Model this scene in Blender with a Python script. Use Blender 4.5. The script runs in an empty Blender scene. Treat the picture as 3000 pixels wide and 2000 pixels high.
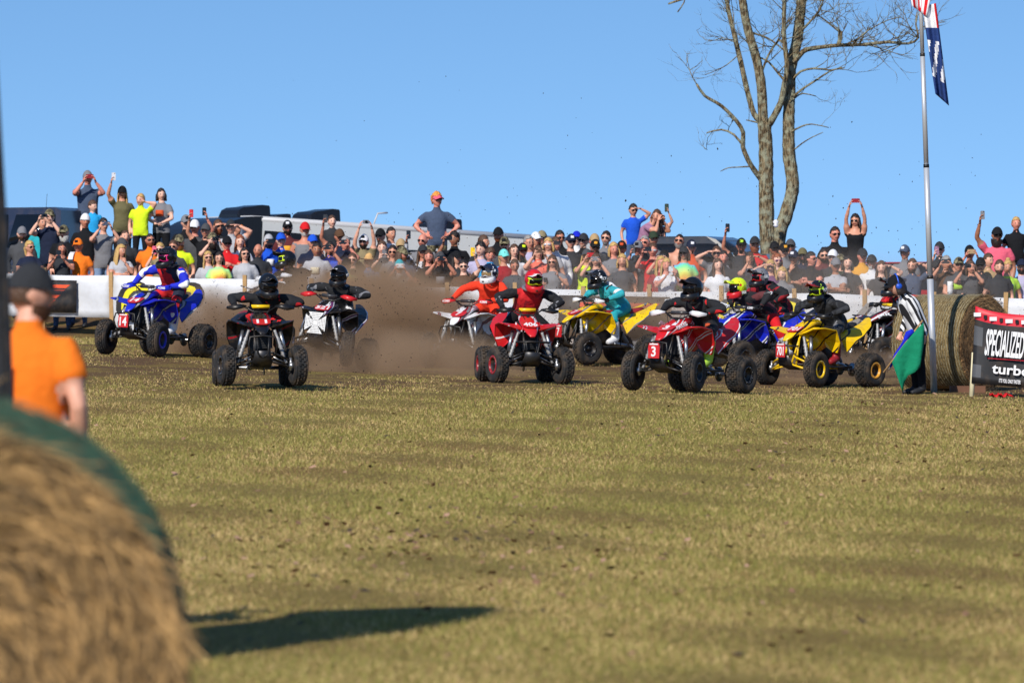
import bpy, math, random
import numpy as np
from mathutils import Vector, Matrix
R = math.radians
rnd = random.Random(7)
nrg = np.random.default_rng(11)
SC = bpy.context.scene
COL = SC.collection
# ---------------------------------------------------------------- camera, sky, sun, exposure
F = 200.0 / 36.0 * 3000.0          # focal length in photo pixels
CZ = 1.75
cam_d = bpy.data.cameras.new('camera'); cam = bpy.data.objects.new('camera', cam_d); COL.objects.link(cam)
cam_d.lens = 200; cam_d.sensor_width = 36; cam_d.sensor_fit = 'HORIZONTAL'
cam_d.clip_start = 0.5; cam_d.clip_end = 5000
cam.location = (0, 0, CZ); cam.rotation_euler = (R(90), 0, 0)
cam_d.dof.use_dof = True; cam_d.dof.focus_distance = 80; cam_d.dof.aperture_fstop = 4.6
SC.camera = cam
SUN_AZ, SUN_EL = 24.0, 36.0         # degrees left of straight behind the camera, degrees up
wd = bpy.data.worlds.new('World'); SC.world = wd; wd.use_nodes = True
nt = wd.node_tree; nt.nodes.clear()
o_ = nt.nodes.new('ShaderNodeOutputWorld'); b_ = nt.nodes.new('ShaderNodeBackground')
s_ = nt.nodes.new('ShaderNodeTexSky'); s_.sky_type = 'NISHITA'; s_.sun_disc = False
s_.sun_elevation = R(SUN_EL); s_.sun_rotation = R(180 + SUN_AZ)
s_.altitude = 300; s_.air_density = 1.0; s_.dust_density = 0.2; s_.ozone_density = 2.5
tc = nt.nodes.new('ShaderNodeTexCoord'); mp = nt.nodes.new('ShaderNodeMapping')
mp.inputs['Location'].default_value = (0, 0, 0.17)   # clear October air: no pale band at the horizon
mp.inputs['Scale'].default_value = (1, 1, 1.9)
nv_ = nt.nodes.new('ShaderNodeVectorMath'); nv_.operation = 'NORMALIZE'
nt.links.new(tc.outputs['Generated'], mp.inputs['Vector']); nt.links.new(mp.outputs[0], nv_.inputs[0])
nt.links.new(nv_.outputs[0], s_.inputs['Vector'])
hs = nt.nodes.new('ShaderNodeHueSaturation'); hs.inputs['Saturation'].default_value = 1.18
nt.links.new(s_.outputs[0], hs.inputs['Color']); nt.links.new(hs.outputs[0], b_.inputs['Color'])
b_.inputs['Strength'].default_value = 0.15
nt.links.new(b_.outputs[0], o_.inputs[0])
sl = bpy.data.lights.new('sun', 'SUN'); sl.energy = 4.5; sl.angle = R(0.53); sl.color = (1.0, 0.94, 0.85)
so = bpy.data.objects.new('sun', sl); COL.objects.link(so)
LDIR = Vector((math.sin(R(SUN_AZ)) * math.cos(R(SUN_EL)), math.cos(R(SUN_AZ)) * math.cos(R(SUN_EL)), -math.sin(R(SUN_EL))))
so.rotation_euler = LDIR.to_track_quat('-Z', 'Y').to_euler(); so.location = (-20, -20, 40)
SC.view_settings.view_transform = 'Standard'; SC.view_settings.look = 'None'
SC.view_settings.exposure = 0.0; SC.view_settings.gamma = 1.0; SC.view_settings.use_curve_mapping = False
SC.cycles.use_denoising = True
SC.cycles.max_bounces = 6; SC.cycles.volume_bounces = 2; SC.cycles.volume_step_rate = 2.0; SC.cycles.volume_max_steps = 96
SC.cycles.transparent_max_bounces = 8

# ---------------------------------------------------------------- small helpers
def P(px, py, d):
    return Vector(((px - 1500) * d / F, d, CZ - (py - 1000) * d / F))
def lin(c):
    return tuple(((v / 255.0) / 12.92 if v / 255.0 <= 0.04045 else ((v / 255.0 + 0.055) / 1.055) ** 2.4) for v in c)
PAL = dict(black=(22, 23, 27), charcoal=(48, 50, 54), darkgrey=(74, 75, 78), grey=(122, 122, 126), lightgrey=(176, 176, 180), white=(226, 226, 228),
  red=(204, 30, 36), crimson=(150, 22, 34), maroon=(94, 42, 44), coral=(228, 112, 92), orange=(246, 122, 32), rust=(206, 84, 44), gold=(224, 160, 52),
  yellow=(240, 196, 8), neon=(214, 240, 40), limegreen=(178, 220, 70), green=(16, 128, 92), darkgreen=(48, 62, 46), olive=(104, 98, 68), khaki=(140, 128, 98), tan=(176, 148, 108),
  teal=(40, 160, 170), aqua=(120, 214, 206), cyan=(40, 160, 220), blue=(28, 84, 200), navy=(28, 36, 58), slate=(70, 82, 104), royal=(24, 40, 190), denim=(70, 92, 126), paledenim=(128, 152, 186),
  mauve=(160, 116, 142), lilac=(178, 172, 200), pink=(226, 98, 120), hotpink=(232, 40, 130), purple=(112, 60, 110), brown=(92, 66, 48), camo=(104, 98, 76), cream=(226, 214, 184), wood=(176, 140, 92),
  blonde=(198, 160, 96), darkhair=(38, 28, 24), brownhair=(84, 58, 40), greyhair=(150, 146, 142), whitehair=(214, 210, 202), redhair=(150, 82, 48), orangehair=(226, 150, 60))
MATS = {}
def mat(name, rgb=None, rough=0.6, metal=0.0, var=0.12, vscale=6.0, bump=0.0, bscale=40.0, spec=None, dust=0.0, coat=0.0, sheen=0.0):
    key = (name, rgb, rough, metal)
    if key in MATS: return MATS[key]
    if rgb is None: rgb = PAL[name]
    m = bpy.data.materials.new(name); m.use_nodes = True; t = m.node_tree; b = t.nodes['Principled BSDF']
    c = lin(rgb)
    b.inputs['Roughness'].default_value = rough; b.inputs['Metallic'].default_value = metal
    if spec is not None: b.inputs['Specular IOR Level'].default_value = spec
    if coat: b.inputs['Coat Weight'].default_value = coat; b.inputs['Coat Roughness'].default_value = 0.15
    tcn = t.nodes.new('ShaderNodeTexCoord')
    src = None
    if var > 0:
        n = t.nodes.new('ShaderNodeTexNoise'); n.inputs['Scale'].default_value = vscale; n.inputs['Detail'].default_value = 4
        t.links.new(tcn.outputs['Object'], n.inputs['Vector'])
        mx = t.nodes.new('ShaderNodeMix'); mx.data_type = 'RGBA'
        mx.inputs['A'].default_value = tuple(max(0, v * (1 - var)) for v in c) + (1,)
        mx.inputs['B'].default_value = tuple(min(1, v * (1 + var) + 0.004) for v in c) + (1,)
        t.links.new(n.outputs['Fac'], mx.inputs['Factor']); src = mx.outputs['Result']
    else:
        b.inputs['Base Color'].default_value = c + (1,)
    if dust > 0:
        n2 = t.nodes.new('ShaderNodeTexNoise'); n2.inputs['Scale'].default_value = 9; n2.inputs['Detail'].default_value = 6
        t.links.new(tcn.outputs['Object'], n2.inputs['Vector'])
        rp = t.nodes.new('ShaderNodeMapRange'); rp.inputs[1].default_value = 0.45; rp.inputs[2].default_value = 0.75; rp.inputs[4].default_value = dust
        t.links.new(n2.outputs['Fac'], rp.inputs[0])
        m2 = t.nodes.new('ShaderNodeMix'); m2.data_type = 'RGBA'
        if src: t.links.new(src, m2.inputs['A'])
        else: m2.inputs['A'].default_value = c + (1,)
        m2.inputs['B'].default_value = lin((120, 98, 74)) + (1,)
        t.links.new(rp.outputs[0], m2.inputs['Factor']); src = m2.outputs['Result']
    if src: t.links.new(src, b.inputs['Base Color'])
    if bump > 0:
        n3 = t.nodes.new('ShaderNodeTexNoise'); n3.inputs['Scale'].default_value = bscale; n3.inputs['Detail'].default_value = 3
        t.links.new(tcn.outputs['Object'], n3.inputs['Vector'])
        bp = t.nodes.new('ShaderNodeBump'); bp.inputs['Strength'].default_value = bump; bp.inputs['Distance'].default_value = 0.03
        t.links.new(n3.outputs['Fac'], bp.inputs['Height']); t.links.new(bp.outputs[0], b.inputs['Normal'])
    MATS[key] = m
    return m
def cloth(name, rgb=None): return mat(name if rgb is None else 'cloth_' + name, rgb, rough=0.9, var=0.16, vscale=5, bump=0.6, bscale=11, spec=0.2)
def plastic(name, rgb=None): return mat('plastic_' + name, rgb or PAL[name], rough=0.32, var=0.06, dust=0.25)
SKINS = [(222, 164, 138), (208, 146, 118), (196, 128, 102), (232, 180, 156), (168, 112, 84), (216, 140, 118)]
def skin(i): return mat('skin', SKINS[i % len(SKINS)], rough=0.5, var=0.08, vscale=12)
def hairm(n): return mat('hair_' + n, PAL[n], rough=0.55, var=0.3, vscale=40, bump=0.5, bscale=60)
RUBBER = mat('rubber', (30, 30, 31), rough=0.85, var=0.2, dust=0.45)
BLACKM = mat('black_steel', (16, 16, 18), rough=0.4, var=0.1, dust=0.2)
STEEL = mat('steel', (170, 172, 176), rough=0.35, metal=0.9, var=0.1)
DARKP = mat('plastic_black', (20, 20, 22), rough=0.4, var=0.1, dust=0.2)
GLASSY = mat('dark_lens', (12, 12, 15), rough=0.08, var=0.0)
WHITEP = mat('print_white', (232, 232, 232), rough=0.6, var=0.03)

class MB:
    """collects shapes; build() links them as one mesh object"""
    def __init__(s): s.v = []; s.f = []; s.m = []; s.sm = []
    def add(s, vs, fs, mi=0, smooth=True):
        o = len(s.v); s.v.extend([tuple(v) for v in vs]); s.f.extend([tuple(i + o for i in f) for f in fs])
        s.m.extend([mi] * len(fs) if isinstance(mi, int) else mi); s.sm.extend([smooth] * len(fs)); return s
    def box(s, c, size, mi=0, rot=None, taper=1.0):
        hx, hy, hz = size[0] / 2, size[1] / 2, size[2] / 2
        vs = []
        for dz in (-1, 1):
            k = taper if dz > 0 else 1.0
            for dx, dy in ((-1, -1), (1, -1), (1, 1), (-1, 1)):
                p = Vector((dx * hx * k, dy * hy * k, dz * hz))
                if rot is not None: p = rot @ p
                vs.append(p + Vector(c))
        return s.add(vs, [(3, 2, 1, 0), (4, 5, 6, 7), (0, 1, 5, 4), (1, 2, 6, 5), (2, 3, 7, 6), (3, 0, 4, 7)], mi, False)
    def loft(s, rings, mi=0, cap=True, smooth=True):
        n = len(rings[0]); vs = [p for r in rings for p in r]; fs = []
        for i in range(len(rings) - 1):
            for j in range(n):
                a = i * n + j; b = i * n + (j + 1) % n
                fs.append((a, b, b + n, a + n))
        if cap:
            fs.append(tuple(range(n - 1, -1, -1))); fs.append(tuple((len(rings) - 1) * n + j for j in range(n)))
        return s.add(vs, fs, mi, smooth)
    def tube(s, pts, rad, n=8, mi=0, flat=1.0, smooth=True, up=None):
        pts = [Vector(p) for p in pts]
        if not isinstance(rad, (list, tuple)): rad = [rad] * len(pts)
        rings = []; prev = None
        for i, p in enumerate(pts):
            a = pts[max(0, i - 1)]; b = pts[min(len(pts) - 1, i + 1)]; t = (b - a)
            if t.length < 1e-9: t = Vector((0, 0, 1))
            t.normalize()
            if prev is None:
                u = Vector(up) if up is not None else (Vector((0, 0, 1)) if abs(t.z) < 0.9 else Vector((1, 0, 0)))
            else: u = prev
            u = (u - t * u.dot(t)); u.normalize(); w = t.cross(u); prev = u
            rings.append([p + (u * math.cos(2 * math.pi * k / n) * flat + w * math.sin(2 * math.pi * k / n)) * rad[i] for k in range(n)])
        return s.loft(rings, mi, True, smooth)
    def ellipsoid(s, c, r, mi=0, nu=12, nv=8, rot=None):
        c = Vector(c); vs = []; fs = []
        for i in range(nv + 1):
            th = math.pi * i / nv
            for j in range(nu):
                ph = 2 * math.pi * j / nu
                p = Vector((r[0] * math.sin(th) * math.cos(ph), r[1] * math.sin(th) * math.sin(ph), r[2] * math.cos(th)))
                vs.append(c + (rot @ p if rot is not None else p))
        for i in range(nv):
            for j in range(nu):
                a = i * nu + j; b = i * nu + (j + 1) % nu
                fs.append((a, a + nu, b + nu, b))
        return s.add(vs, fs, mi)
    def sheet(s, grid, th=0.008, mi=0, nrm=None, smooth=True):
        """thick sheet over a grid of points (rows of equal length)"""
        nr, nc = len(grid), len(grid[0]); g = [[Vector(p) for p in r] for r in grid]
        top = []; bot = []
        for i in range(nr):
            for j in range(nc):
                du = g[min(i + 1, nr - 1)][j] - g[max(i - 1, 0)][j]; dv = g[i][min(j + 1, nc - 1)] - g[i][max(j - 1, 0)]
                n = du.cross(dv); n = n.normalized() if n.length > 1e-9 else Vector((0, 0, 1))
                top.append(g[i][j] + n * th / 2); bot.append(g[i][j] - n * th / 2)
        N = nr * nc; fs = []
        for i in range(nr - 1):
            for j in range(nc - 1):
                a = i * nc + j
                fs.append((a, a + nc, a + nc + 1, a + 1)); fs.append((N + a, N + a + 1, N + a + nc + 1, N + a + nc))
        edge = [(0, j) for j in range(nc)] + [(i, nc - 1) for i in range(1, nr)] + [(nr - 1, j) for j in range(nc - 2, -1, -1)] + [(i, 0) for i in range(nr - 2, 0, -1)]
        for k in range(len(edge)):
            a = edge[k][0] * nc + edge[k][1]; b = edge[(k + 1) % len(edge)]; b = b[0] * nc + b[1]
            fs.append((a, b, N + b, N + a))
        return s.add(top + bot, fs, mi, smooth)
    def prism(s, poly, axis_o, u, v, w, mi=0, smooth=False):
        """extrude polygon (list of (a,b)) lying in u,v at axis_o along w"""
        o = Vector(axis_o); u = Vector(u); v = Vector(v); w = Vector(w); n = len(poly)
        vs = [o + u * a + v * b for a, b in poly] + [o + u * a + v * b + w for a, b in poly]
        fs = [tuple(range(n - 1, -1, -1)), tuple(range(n, 2 * n))] + [(i, (i + 1) % n, (i + 1) % n + n, i + n) for i in range(n)]
        return s.add(vs, fs, mi, smooth)
    def mesh(s, name, mats):
        used = sorted({i for f in s.f for i in f})
        if len(used) < len(s.v):
            ix = {u: k for k, u in enumerate(used)}; s.v = [s.v[u] for u in used]; s.f = [tuple(ix[i] for i in f) for f in s.f]
        me = bpy.data.meshes.new(name); me.from_pydata(s.v, [], s.f)
        for m in (mats if isinstance(mats, (list, tuple)) else [mats]): me.materials.append(m)
        me.polygons.foreach_set('material_index', s.m); me.polygons.foreach_set('use_smooth', s.sm); me.update(); return me
    def build(s, name, mats, parent=None, matrix=None):
        o = bpy.data.objects.new(name, s.mesh(name, mats)); COL.objects.link(o)
        if parent is not None: o.parent = parent
        if matrix is not None: o.matrix_local = matrix
        return o
def tag(o, label=None, cat=None, group=None, kind=None):
    if label: o['label'] = label
    if cat: o['category'] = cat
    if group: o['group'] = group
    if kind: o['kind'] = kind
    return o
def empty(name, loc=(0, 0, 0), rz=0.0, mw=None):
    o = bpy.data.objects.new(name, None); COL.objects.link(o); o.empty_display_size = 0.2
    if mw is not None: o.matrix_world = mw
    else: o.location = loc; o.rotation_euler = (0, 0, rz)
    return o
def link(name, me, parent=None, matrix=None):
    o = bpy.data.objects.new(name, me); COL.objects.link(o)
    if parent is not None: o.parent = parent
    if matrix is not None: o.matrix_local = matrix
    return o
# lettering: meshes made once from the built-in font, centred, height about 1
TXT = {}
def prebuild_text(strings, extrude=0.03, shear=0.0):
    tmp = []
    for s in strings:
        cu = bpy.data.curves.new('t', 'FONT'); cu.body = s; cu.extrude = extrude; cu.align_x = 'CENTER'; cu.align_y = 'CENTER'; cu.shear = shear; cu.resolution_u = 3; cu.offset = 0.022
        ob = bpy.data.objects.new('t', cu); COL.objects.link(ob); tmp.append((s, ob))
    dg = bpy.context.evaluated_depsgraph_get()
    for s, ob in tmp:
        me = bpy.data.meshes.new_from_object(ob.evaluated_get(dg)); me.name = 'lettering'
        co = np.empty(len(me.vertices) * 3); me.vertices.foreach_get('co', co); co = co.reshape(-1, 3)
        lo, hi = co.min(0), co.max(0); w, h = hi[0] - lo[0], hi[1] - lo[1]
        co -= (lo + hi) / 2; co[:, 0] /= w; co[:, 1] /= h; co[:, 2] /= (hi[2] - lo[2]); me.vertices.foreach_set('co', co.ravel())   # unit box
        TXT[s] = me
    for s, ob in tmp: bpy.data.objects.remove(ob)
def text(s, parent, M, w, h, m, name='lettering', depth=0.006):
    """lettering w by h in the x-y plane of M"""
    me = TXT[s]
    key = (s, m.name)
    if key not in TXT:
        me = me.copy(); me.materials.clear(); me.materials.append(m); TXT[key] = me
    me = TXT[key]
    return link(name, me, parent, M @ Matrix.Diagonal((w, h, depth, 1)))
def frame(o, x, y):
    """matrix with origin o, x axis and y axis given (z = x cross y)"""
    x = Vector(x).normalized(); y = Vector(y); z = x.cross(y).normalized(); y = z.cross(x)
    return Matrix(((x.x, y.x, z.x, o[0]), (x.y, y.y, z.y, o[1]), (x.z, y.z, z.z, o[2]), (0, 0, 0, 1)))
prebuild_text(['14', '11', '521', '406', '3', '701', '7', '002', 'FLY', 'OSC', 'MAXXIS', 'MR', 'FLY ', 'SPECIALIZED', 'turbo', "IT'S YOU, ONLY FASTER", 'Kawasaki', 'ENDURO', 'FXR', '18', 'SI', 'ACERBIS', 'FLT', 'RCNR', 'HONDA'])
prebuild_text(['OCP', 'GNCC'], shear=0.25)
# ---------------------------------------------------------------- ground
def DF(x): return 101.3 - 0.387 * x            # distance of the barrier line
_cp = []
def _g(px, py, s): d = F / s; p = P(px, py, d); _cp.append((p.x, d, p.z))
for a in [(700, 1152, 224), (1950, 1150, 224), (1560, 1133, 207), (440, 1025, 191), (2430, 1135, 195), (1750, 1066, 176), (2680, 1151, 203), (2900, 1150, 205), (1010, 1085, 188)]: _g(*a)
for px, s, top in [(-200, 159, 795), (330, 160, 802), (1110, 162.5, 830), (1700, 165, 845), (2330, 168, 852), (2950, 170, 866), (3300, 171, 872)]:
    d = F / s; p = P(px, top, d); _cp.append((p.x, d, p.z - 1.16))
_cp += [(-2, 17, 0.12), (2, 17, 0.12), (-3, 30, 0.30), (0, 30, 0.26), (3, 30, 0.24), (-4, 48, 0.58), (0, 48, 0.55), (5, 48, 0.46), (0, 0, 0.0), (-9, 70, 0.98), (9, 70, 0.85), (0, 60, 0.78)]
_cp = np.array(_cp)
def _k(r): return r
def _solve():
    n = len(_cp); S = np.array([1.0, 0.35]); X = _cp[:, :2] * S
    D = np.sqrt(((X[:, None] - X[None]) ** 2).sum(-1)); A = np.zeros((n + 3, n + 3)); A[:n, :n] = _k(D) - 0.8 * np.eye(n)
    Q = np.c_[np.ones(n), X]; A[:n, n:] = Q; A[n:, :n] = Q.T
    return np.linalg.solve(A, np.r_[_cp[:, 2], 0, 0, 0]), X, S
_w, _X, _S = _solve()
def gz(x, y):
    """ground height, vectorised"""
    x = np.atleast_1d(np.asarray(x, float)); y = np.atleast_1d(np.asarray(y, float))
    df = 101.3 - 0.387 * x; off = y - df
    xc = np.clip(x, -14, 14); yc = np.clip(np.minimum(y, df + 0.0), -5, 112)
    q = np.c_[xc, yc] * _S
    D = np.sqrt(((q[:, None] - _X[None]) ** 2).sum(-1) + 0.4)
    z = _k(D) @ _w[:-3] + _w[-3] + q @ _w[-2:]
    off = np.maximum(off, 0)
    z = z + 0.1 * np.minimum(off, 6)
    t = np.clip((off - 9.5) / 7.0, 0, 1); z = z - 1.6 * t * t * (3 - 2 * t) - 0.05 * np.maximum(off - 16.5, 0)
    return z
def GZ(x, y): return float(gz(x, y)[0])
def ground_mat():
    m = bpy.data.materials.new('dry_turf'); m.use_nodes = True; t = m.node_tree; b = t.nodes['Principled BSDF']; b.inputs['Roughness'].default_value = 1.0; b.inputs['Specular IOR Level'].default_value = 0.1
    tcn = t.nodes.new('ShaderNodeTexCoord')
    def noise(sc, det, w=None):
        n = t.nodes.new('ShaderNodeTexNoise'); n.inputs['Scale'].default_value = sc; n.inputs['Detail'].default_value = det; t.links.new(tcn.outputs['Object'], n.inputs['Vector']); return n
    n1 = noise(0.35, 5); n2 = noise(30, 6)
    cr = t.nodes.new('ShaderNodeValToRGB'); e = cr.color_ramp.elements
    e[0].position = 0.3; e[0].color = lin((140, 116, 72)) + (1,); e[1].position = 0.68; e[1].color = lin((142, 130, 74)) + (1,)
    t.links.new(n1.outputs['Fac'], cr.inputs[0])
    cr2 = t.nodes.new('ShaderNodeValToRGB'); e = cr2.color_ramp.elements
    e[0].position = 0.35; e[0].color = (0.55, 0.5, 0.45, 1); e[1].position = 0.7; e[1].color = (1.25, 1.2, 1.1, 1)
    t.links.new(n2.outputs['Fac'], cr2.inputs[0])
    mx = t.nodes.new('ShaderNodeMix'); mx.data_type = 'RGBA'; mx.blend_type = 'MULTIPLY'; mx.inputs['Factor'].default_value = 1
    t.links.new(cr.outputs[0], mx.inputs['A']); t.links.new(cr2.outputs[0], mx.inputs['B']); t.links.new(mx.outputs['Result'], b.inputs['Base Color'])
    # the worn racing line: bare brown soil showing through
    sp = t.nodes.new('ShaderNodeSeparateXYZ'); t.links.new(tcn.outputs['Object'], sp.inputs[0])
    mr = t.nodes.new('ShaderNodeMapRange'); mr.interpolation_type = 'SMOOTHSTEP'; mr.inputs[1].default_value = 66; mr.inputs[2].default_value = 84; t.links.new(sp.outputs['Y'], mr.inputs[0])
    n5 = noise(0.8, 6); mr2 = t.nodes.new('ShaderNodeMapRange'); mr2.inputs[1].default_value = 0.40; mr2.inputs[2].default_value = 0.56; t.links.new(n5.outputs['Fac'], mr2.inputs[0])
    mu = t.nodes.new('ShaderNodeMath'); mu.operation = 'MULTIPLY'; t.links.new(mr.outputs[0], mu.inputs[0]); t.links.new(mr2.outputs[0], mu.inputs[1])
    mx2 = t.nodes.new('ShaderNodeMix'); mx2.data_type = 'RGBA'; mx2.inputs['B'].default_value = lin((104, 80, 58)) + (1,)
    t.links.new(mu.outputs[0], mx2.inputs['Factor']); t.links.new(mx.outputs['Result'], mx2.inputs['A']); t.links.new(mx2.outputs['Result'], b.inputs['Base Color'])
    bp = t.nodes.new('ShaderNodeBump'); bp.inputs['Strength'].default_value = 0.8; bp.inputs['Distance'].default_value = 0.05
    t.links.new(n2.outputs['Fac'], bp.inputs['Height']); t.links.new(bp.outputs[0], b.inputs['Normal'])
    return m
def make_ground():
    xs = np.concatenate([np.array([-900, -300, -120, -60, -35]), np.arange(-22, 22.01, 0.5), np.array([35, 60, 120, 300, 900])])
    ys = np.concatenate([np.array([-300, -60, -10, 0, 8]), np.arange(14, 124, 0.5), np.array([130, 140, 160, 200, 300, 600, 1500])])
    X, Y = np.meshgrid(xs, ys); Z = gz(X.ravel(), Y.ravel())
    Z += 0.02 * np.sin(X.ravel() * 2.1 + Y.ravel() * 0.6) * np.sin(Y.ravel() * 0.9 + 1.0) * (np.abs(X.ravel()) < 25)
    nx = len(xs); vs = np.c_[X.ravel(), Y.ravel(), Z]; fs = []
    for j in range(len(ys) - 1):
        for i in range(nx - 1):
            a = j * nx + i; fs.append((a, a + 1, a + nx + 1, a + nx))
    mb = MB(); mb.v = vs.tolist(); mb.f = fs; mb.m = [0] * len(fs); mb.sm = [True] * len(fs)
    return tag(mb.build('ground', ground_mat()), kind='structure')
make_ground()
def vnoise(x, y, s, seed=0):
    r = np.random.default_rng(seed); T = r.random((64, 64))
    u = x / s; v = y / s; i = np.floor(u).astype(int); j = np.floor(v).astype(int); f = u - i; g = v - j
    f = f * f * (3 - 2 * f); g = g * g * (3 - 2 * g); a = lambda p, q: T[p % 64, q % 64]
    return a(i, j) * (1 - f) * (1 - g) + a(i + 1, j) * f * (1 - g) + a(i, j + 1) * (1 - f) * g + a(i + 1, j + 1) * f * g
def grass_mat():
    m = bpy.data.materials.new('grass_blades'); m.use_nodes = True; t = m.node_tree; b = t.nodes['Principled BSDF']
    b.inputs['Roughness'].default_value = 0.7; b.inputs['Specular IOR Level'].default_value = 0.2
    a = t.nodes.new('ShaderNodeAttribute'); a.attribute_name = 'tint'; t.links.new(a.outputs['Color'], b.inputs['Base Color'])
    return m
def make_grass(n_tot=1120000):
    # distance drawn so that blades are spread evenly over the picture; far blades larger and fewer
    u = nrg.random(n_tot); d0, d1 = 23.0, 103.0
    p = 0.15                                                  # density ~ d^(p-2)
    d = (d0 ** p + u * (d1 ** p - d0 ** p)) ** (1 / p) if p else d0 * (d1 / d0) ** u
    x = (nrg.random(n_tot) - 0.5) * (0.18 * d * 1.28 + 2.2)
    cl = vnoise(x, d, 0.22, 3) * 0.6 + vnoise(x, d, 0.09, 4) * 0.4
    big = vnoise(x, d * 0.35, 1.7, 5) * 0.55 + vnoise(x, d * 0.5, 0.6, 6) * 0.45
    df = 101.3 - 0.387 * x
    track = np.exp(-((d - 86) / 10.0) ** 2)                   # worn by wheels
    keep = nrg.random(n_tot) < np.clip(0.42 + 0.95 * cl - 0.75 * track * (big < 0.66) - 0.25 * track, 0.05, 1)
    x, d, cl, big, track = x[keep], d[keep], cl[keep], big[keep], track[keep]; n = len(x)
    z = gz(x, d); sc = 0.50 + d / 120.0
    L = (0.018 + 0.030 * nrg.random(n) * (0.5 + cl)) * (0.72 + d / 190.0) * (1 - 0.35 * track)
    wdt = 0.0042 * sc * (0.6 + 0.8 * nrg.random(n))
    az = nrg.random(n) * 2 * np.pi; lean = (0.25 + 0.95 * nrg.random(n)); straw = nrg.random(n) < np.clip(0.48 + 0.4 * track + 0.75 * (0.5 - big), 0.15, 0.94)
    lean = np.where(straw, lean + 0.35, lean)
    dx, dy = np.cos(az), np.sin(az); tip = np.c_[x + dx * L * np.sin(lean), d + dy * L * np.sin(lean), z + L * np.cos(lean) + 0.004]
    rz_ = nrg.random(n) * np.pi; bx, by = np.cos(rz_) * wdt, np.sin(rz_) * wdt * 0.4
    v = np.empty((n, 3, 3)); v[:, 0] = np.c_[x - bx, d - by, z - 0.006]; v[:, 1] = np.c_[x + bx, d + by, z - 0.006]; v[:, 2] = tip
    me = bpy.data.meshes.new('grass'); me.vertices.add(3 * n); me.vertices.foreach_set('co', v.ravel())
    me.loops.add(3 * n); me.loops.foreach_set('vertex_index', np.arange(3 * n, dtype=np.int32))
    me.polygons.add(n); me.polygons.foreach_set('loop_start', np.arange(0, 3 * n, 3, dtype=np.int32)); me.polygons.foreach_set('loop_total', np.full(n, 3, dtype=np.int32))
    g1 = np.array(lin((104, 104, 48))); g2 = np.array(lin((160, 152, 82))); s1 = np.array(lin((150, 122, 76))); s2 = np.array(lin((218, 190, 132)))
    t = nrg.random(n)[:, None]; c = np.where(straw[:, None], s1 * (1 - t) + s2 * t, g1 * (1 - t) + g2 * t)
    dk = nrg.random(n) < 0.06; c[dk] *= 0.5
    col = np.ones((n, 3, 4), np.float32); col[:, :, :3] = c[:, None, :]
    at = me.attributes.new('tint', 'FLOAT_COLOR', 'POINT'); at.data.foreach_set('color', col.ravel())
    me.materials.append(grass_mat()); me.update(); me.validate()
    o = link('grass', me); tag(o, 'short dry grass and straw covering the sloping field', 'grass', kind='stuff'); return o
make_grass()
# a few fallen leaves and hay wisps on the grass
def make_leaves():
    mb = MB(); n = 900
    for i in range(n):
        d = 27 + 55 * rnd.random() ** 1.4; x = (rnd.random() - 0.5) * 0.19 * d
        if i % 3 == 0: d = rnd.gauss(37, 3.0); x = rnd.gauss(-.5, .9)
        elif i % 3 == 1: d = rnd.gauss(62, 7); x = rnd.gauss(3.6, 1.7)
        z = GZ(x, d) + 0.022
        s = 0.02 + 0.02 * rnd.random(); a = rnd.random() * 6.3; u = Vector((math.cos(a), math.sin(a), rnd.uniform(-.5, .5))) * s; w = Vector((-math.sin(a), math.cos(a), rnd.uniform(-.3, .6))) * s * 0.7
        c = Vector((x, d, z)); mb.add([c - u, c - w * 0.8, c + u, c + w], [(0, 1, 2), (0, 2, 3)], rnd.choice([0, 0, 1, 2]), False)
    o = mb.build('fallen_leaves', [mat('leaf_brown', (134, 98, 74), rough=0.9), mat('leaf_tan', (176, 136, 112), rough=0.9), mat('leaf_dark', (58, 44, 34), rough=0.9)]); tag(o, 'small brown fallen leaves scattered over the field', 'leaves', kind='stuff')
make_leaves()

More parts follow.
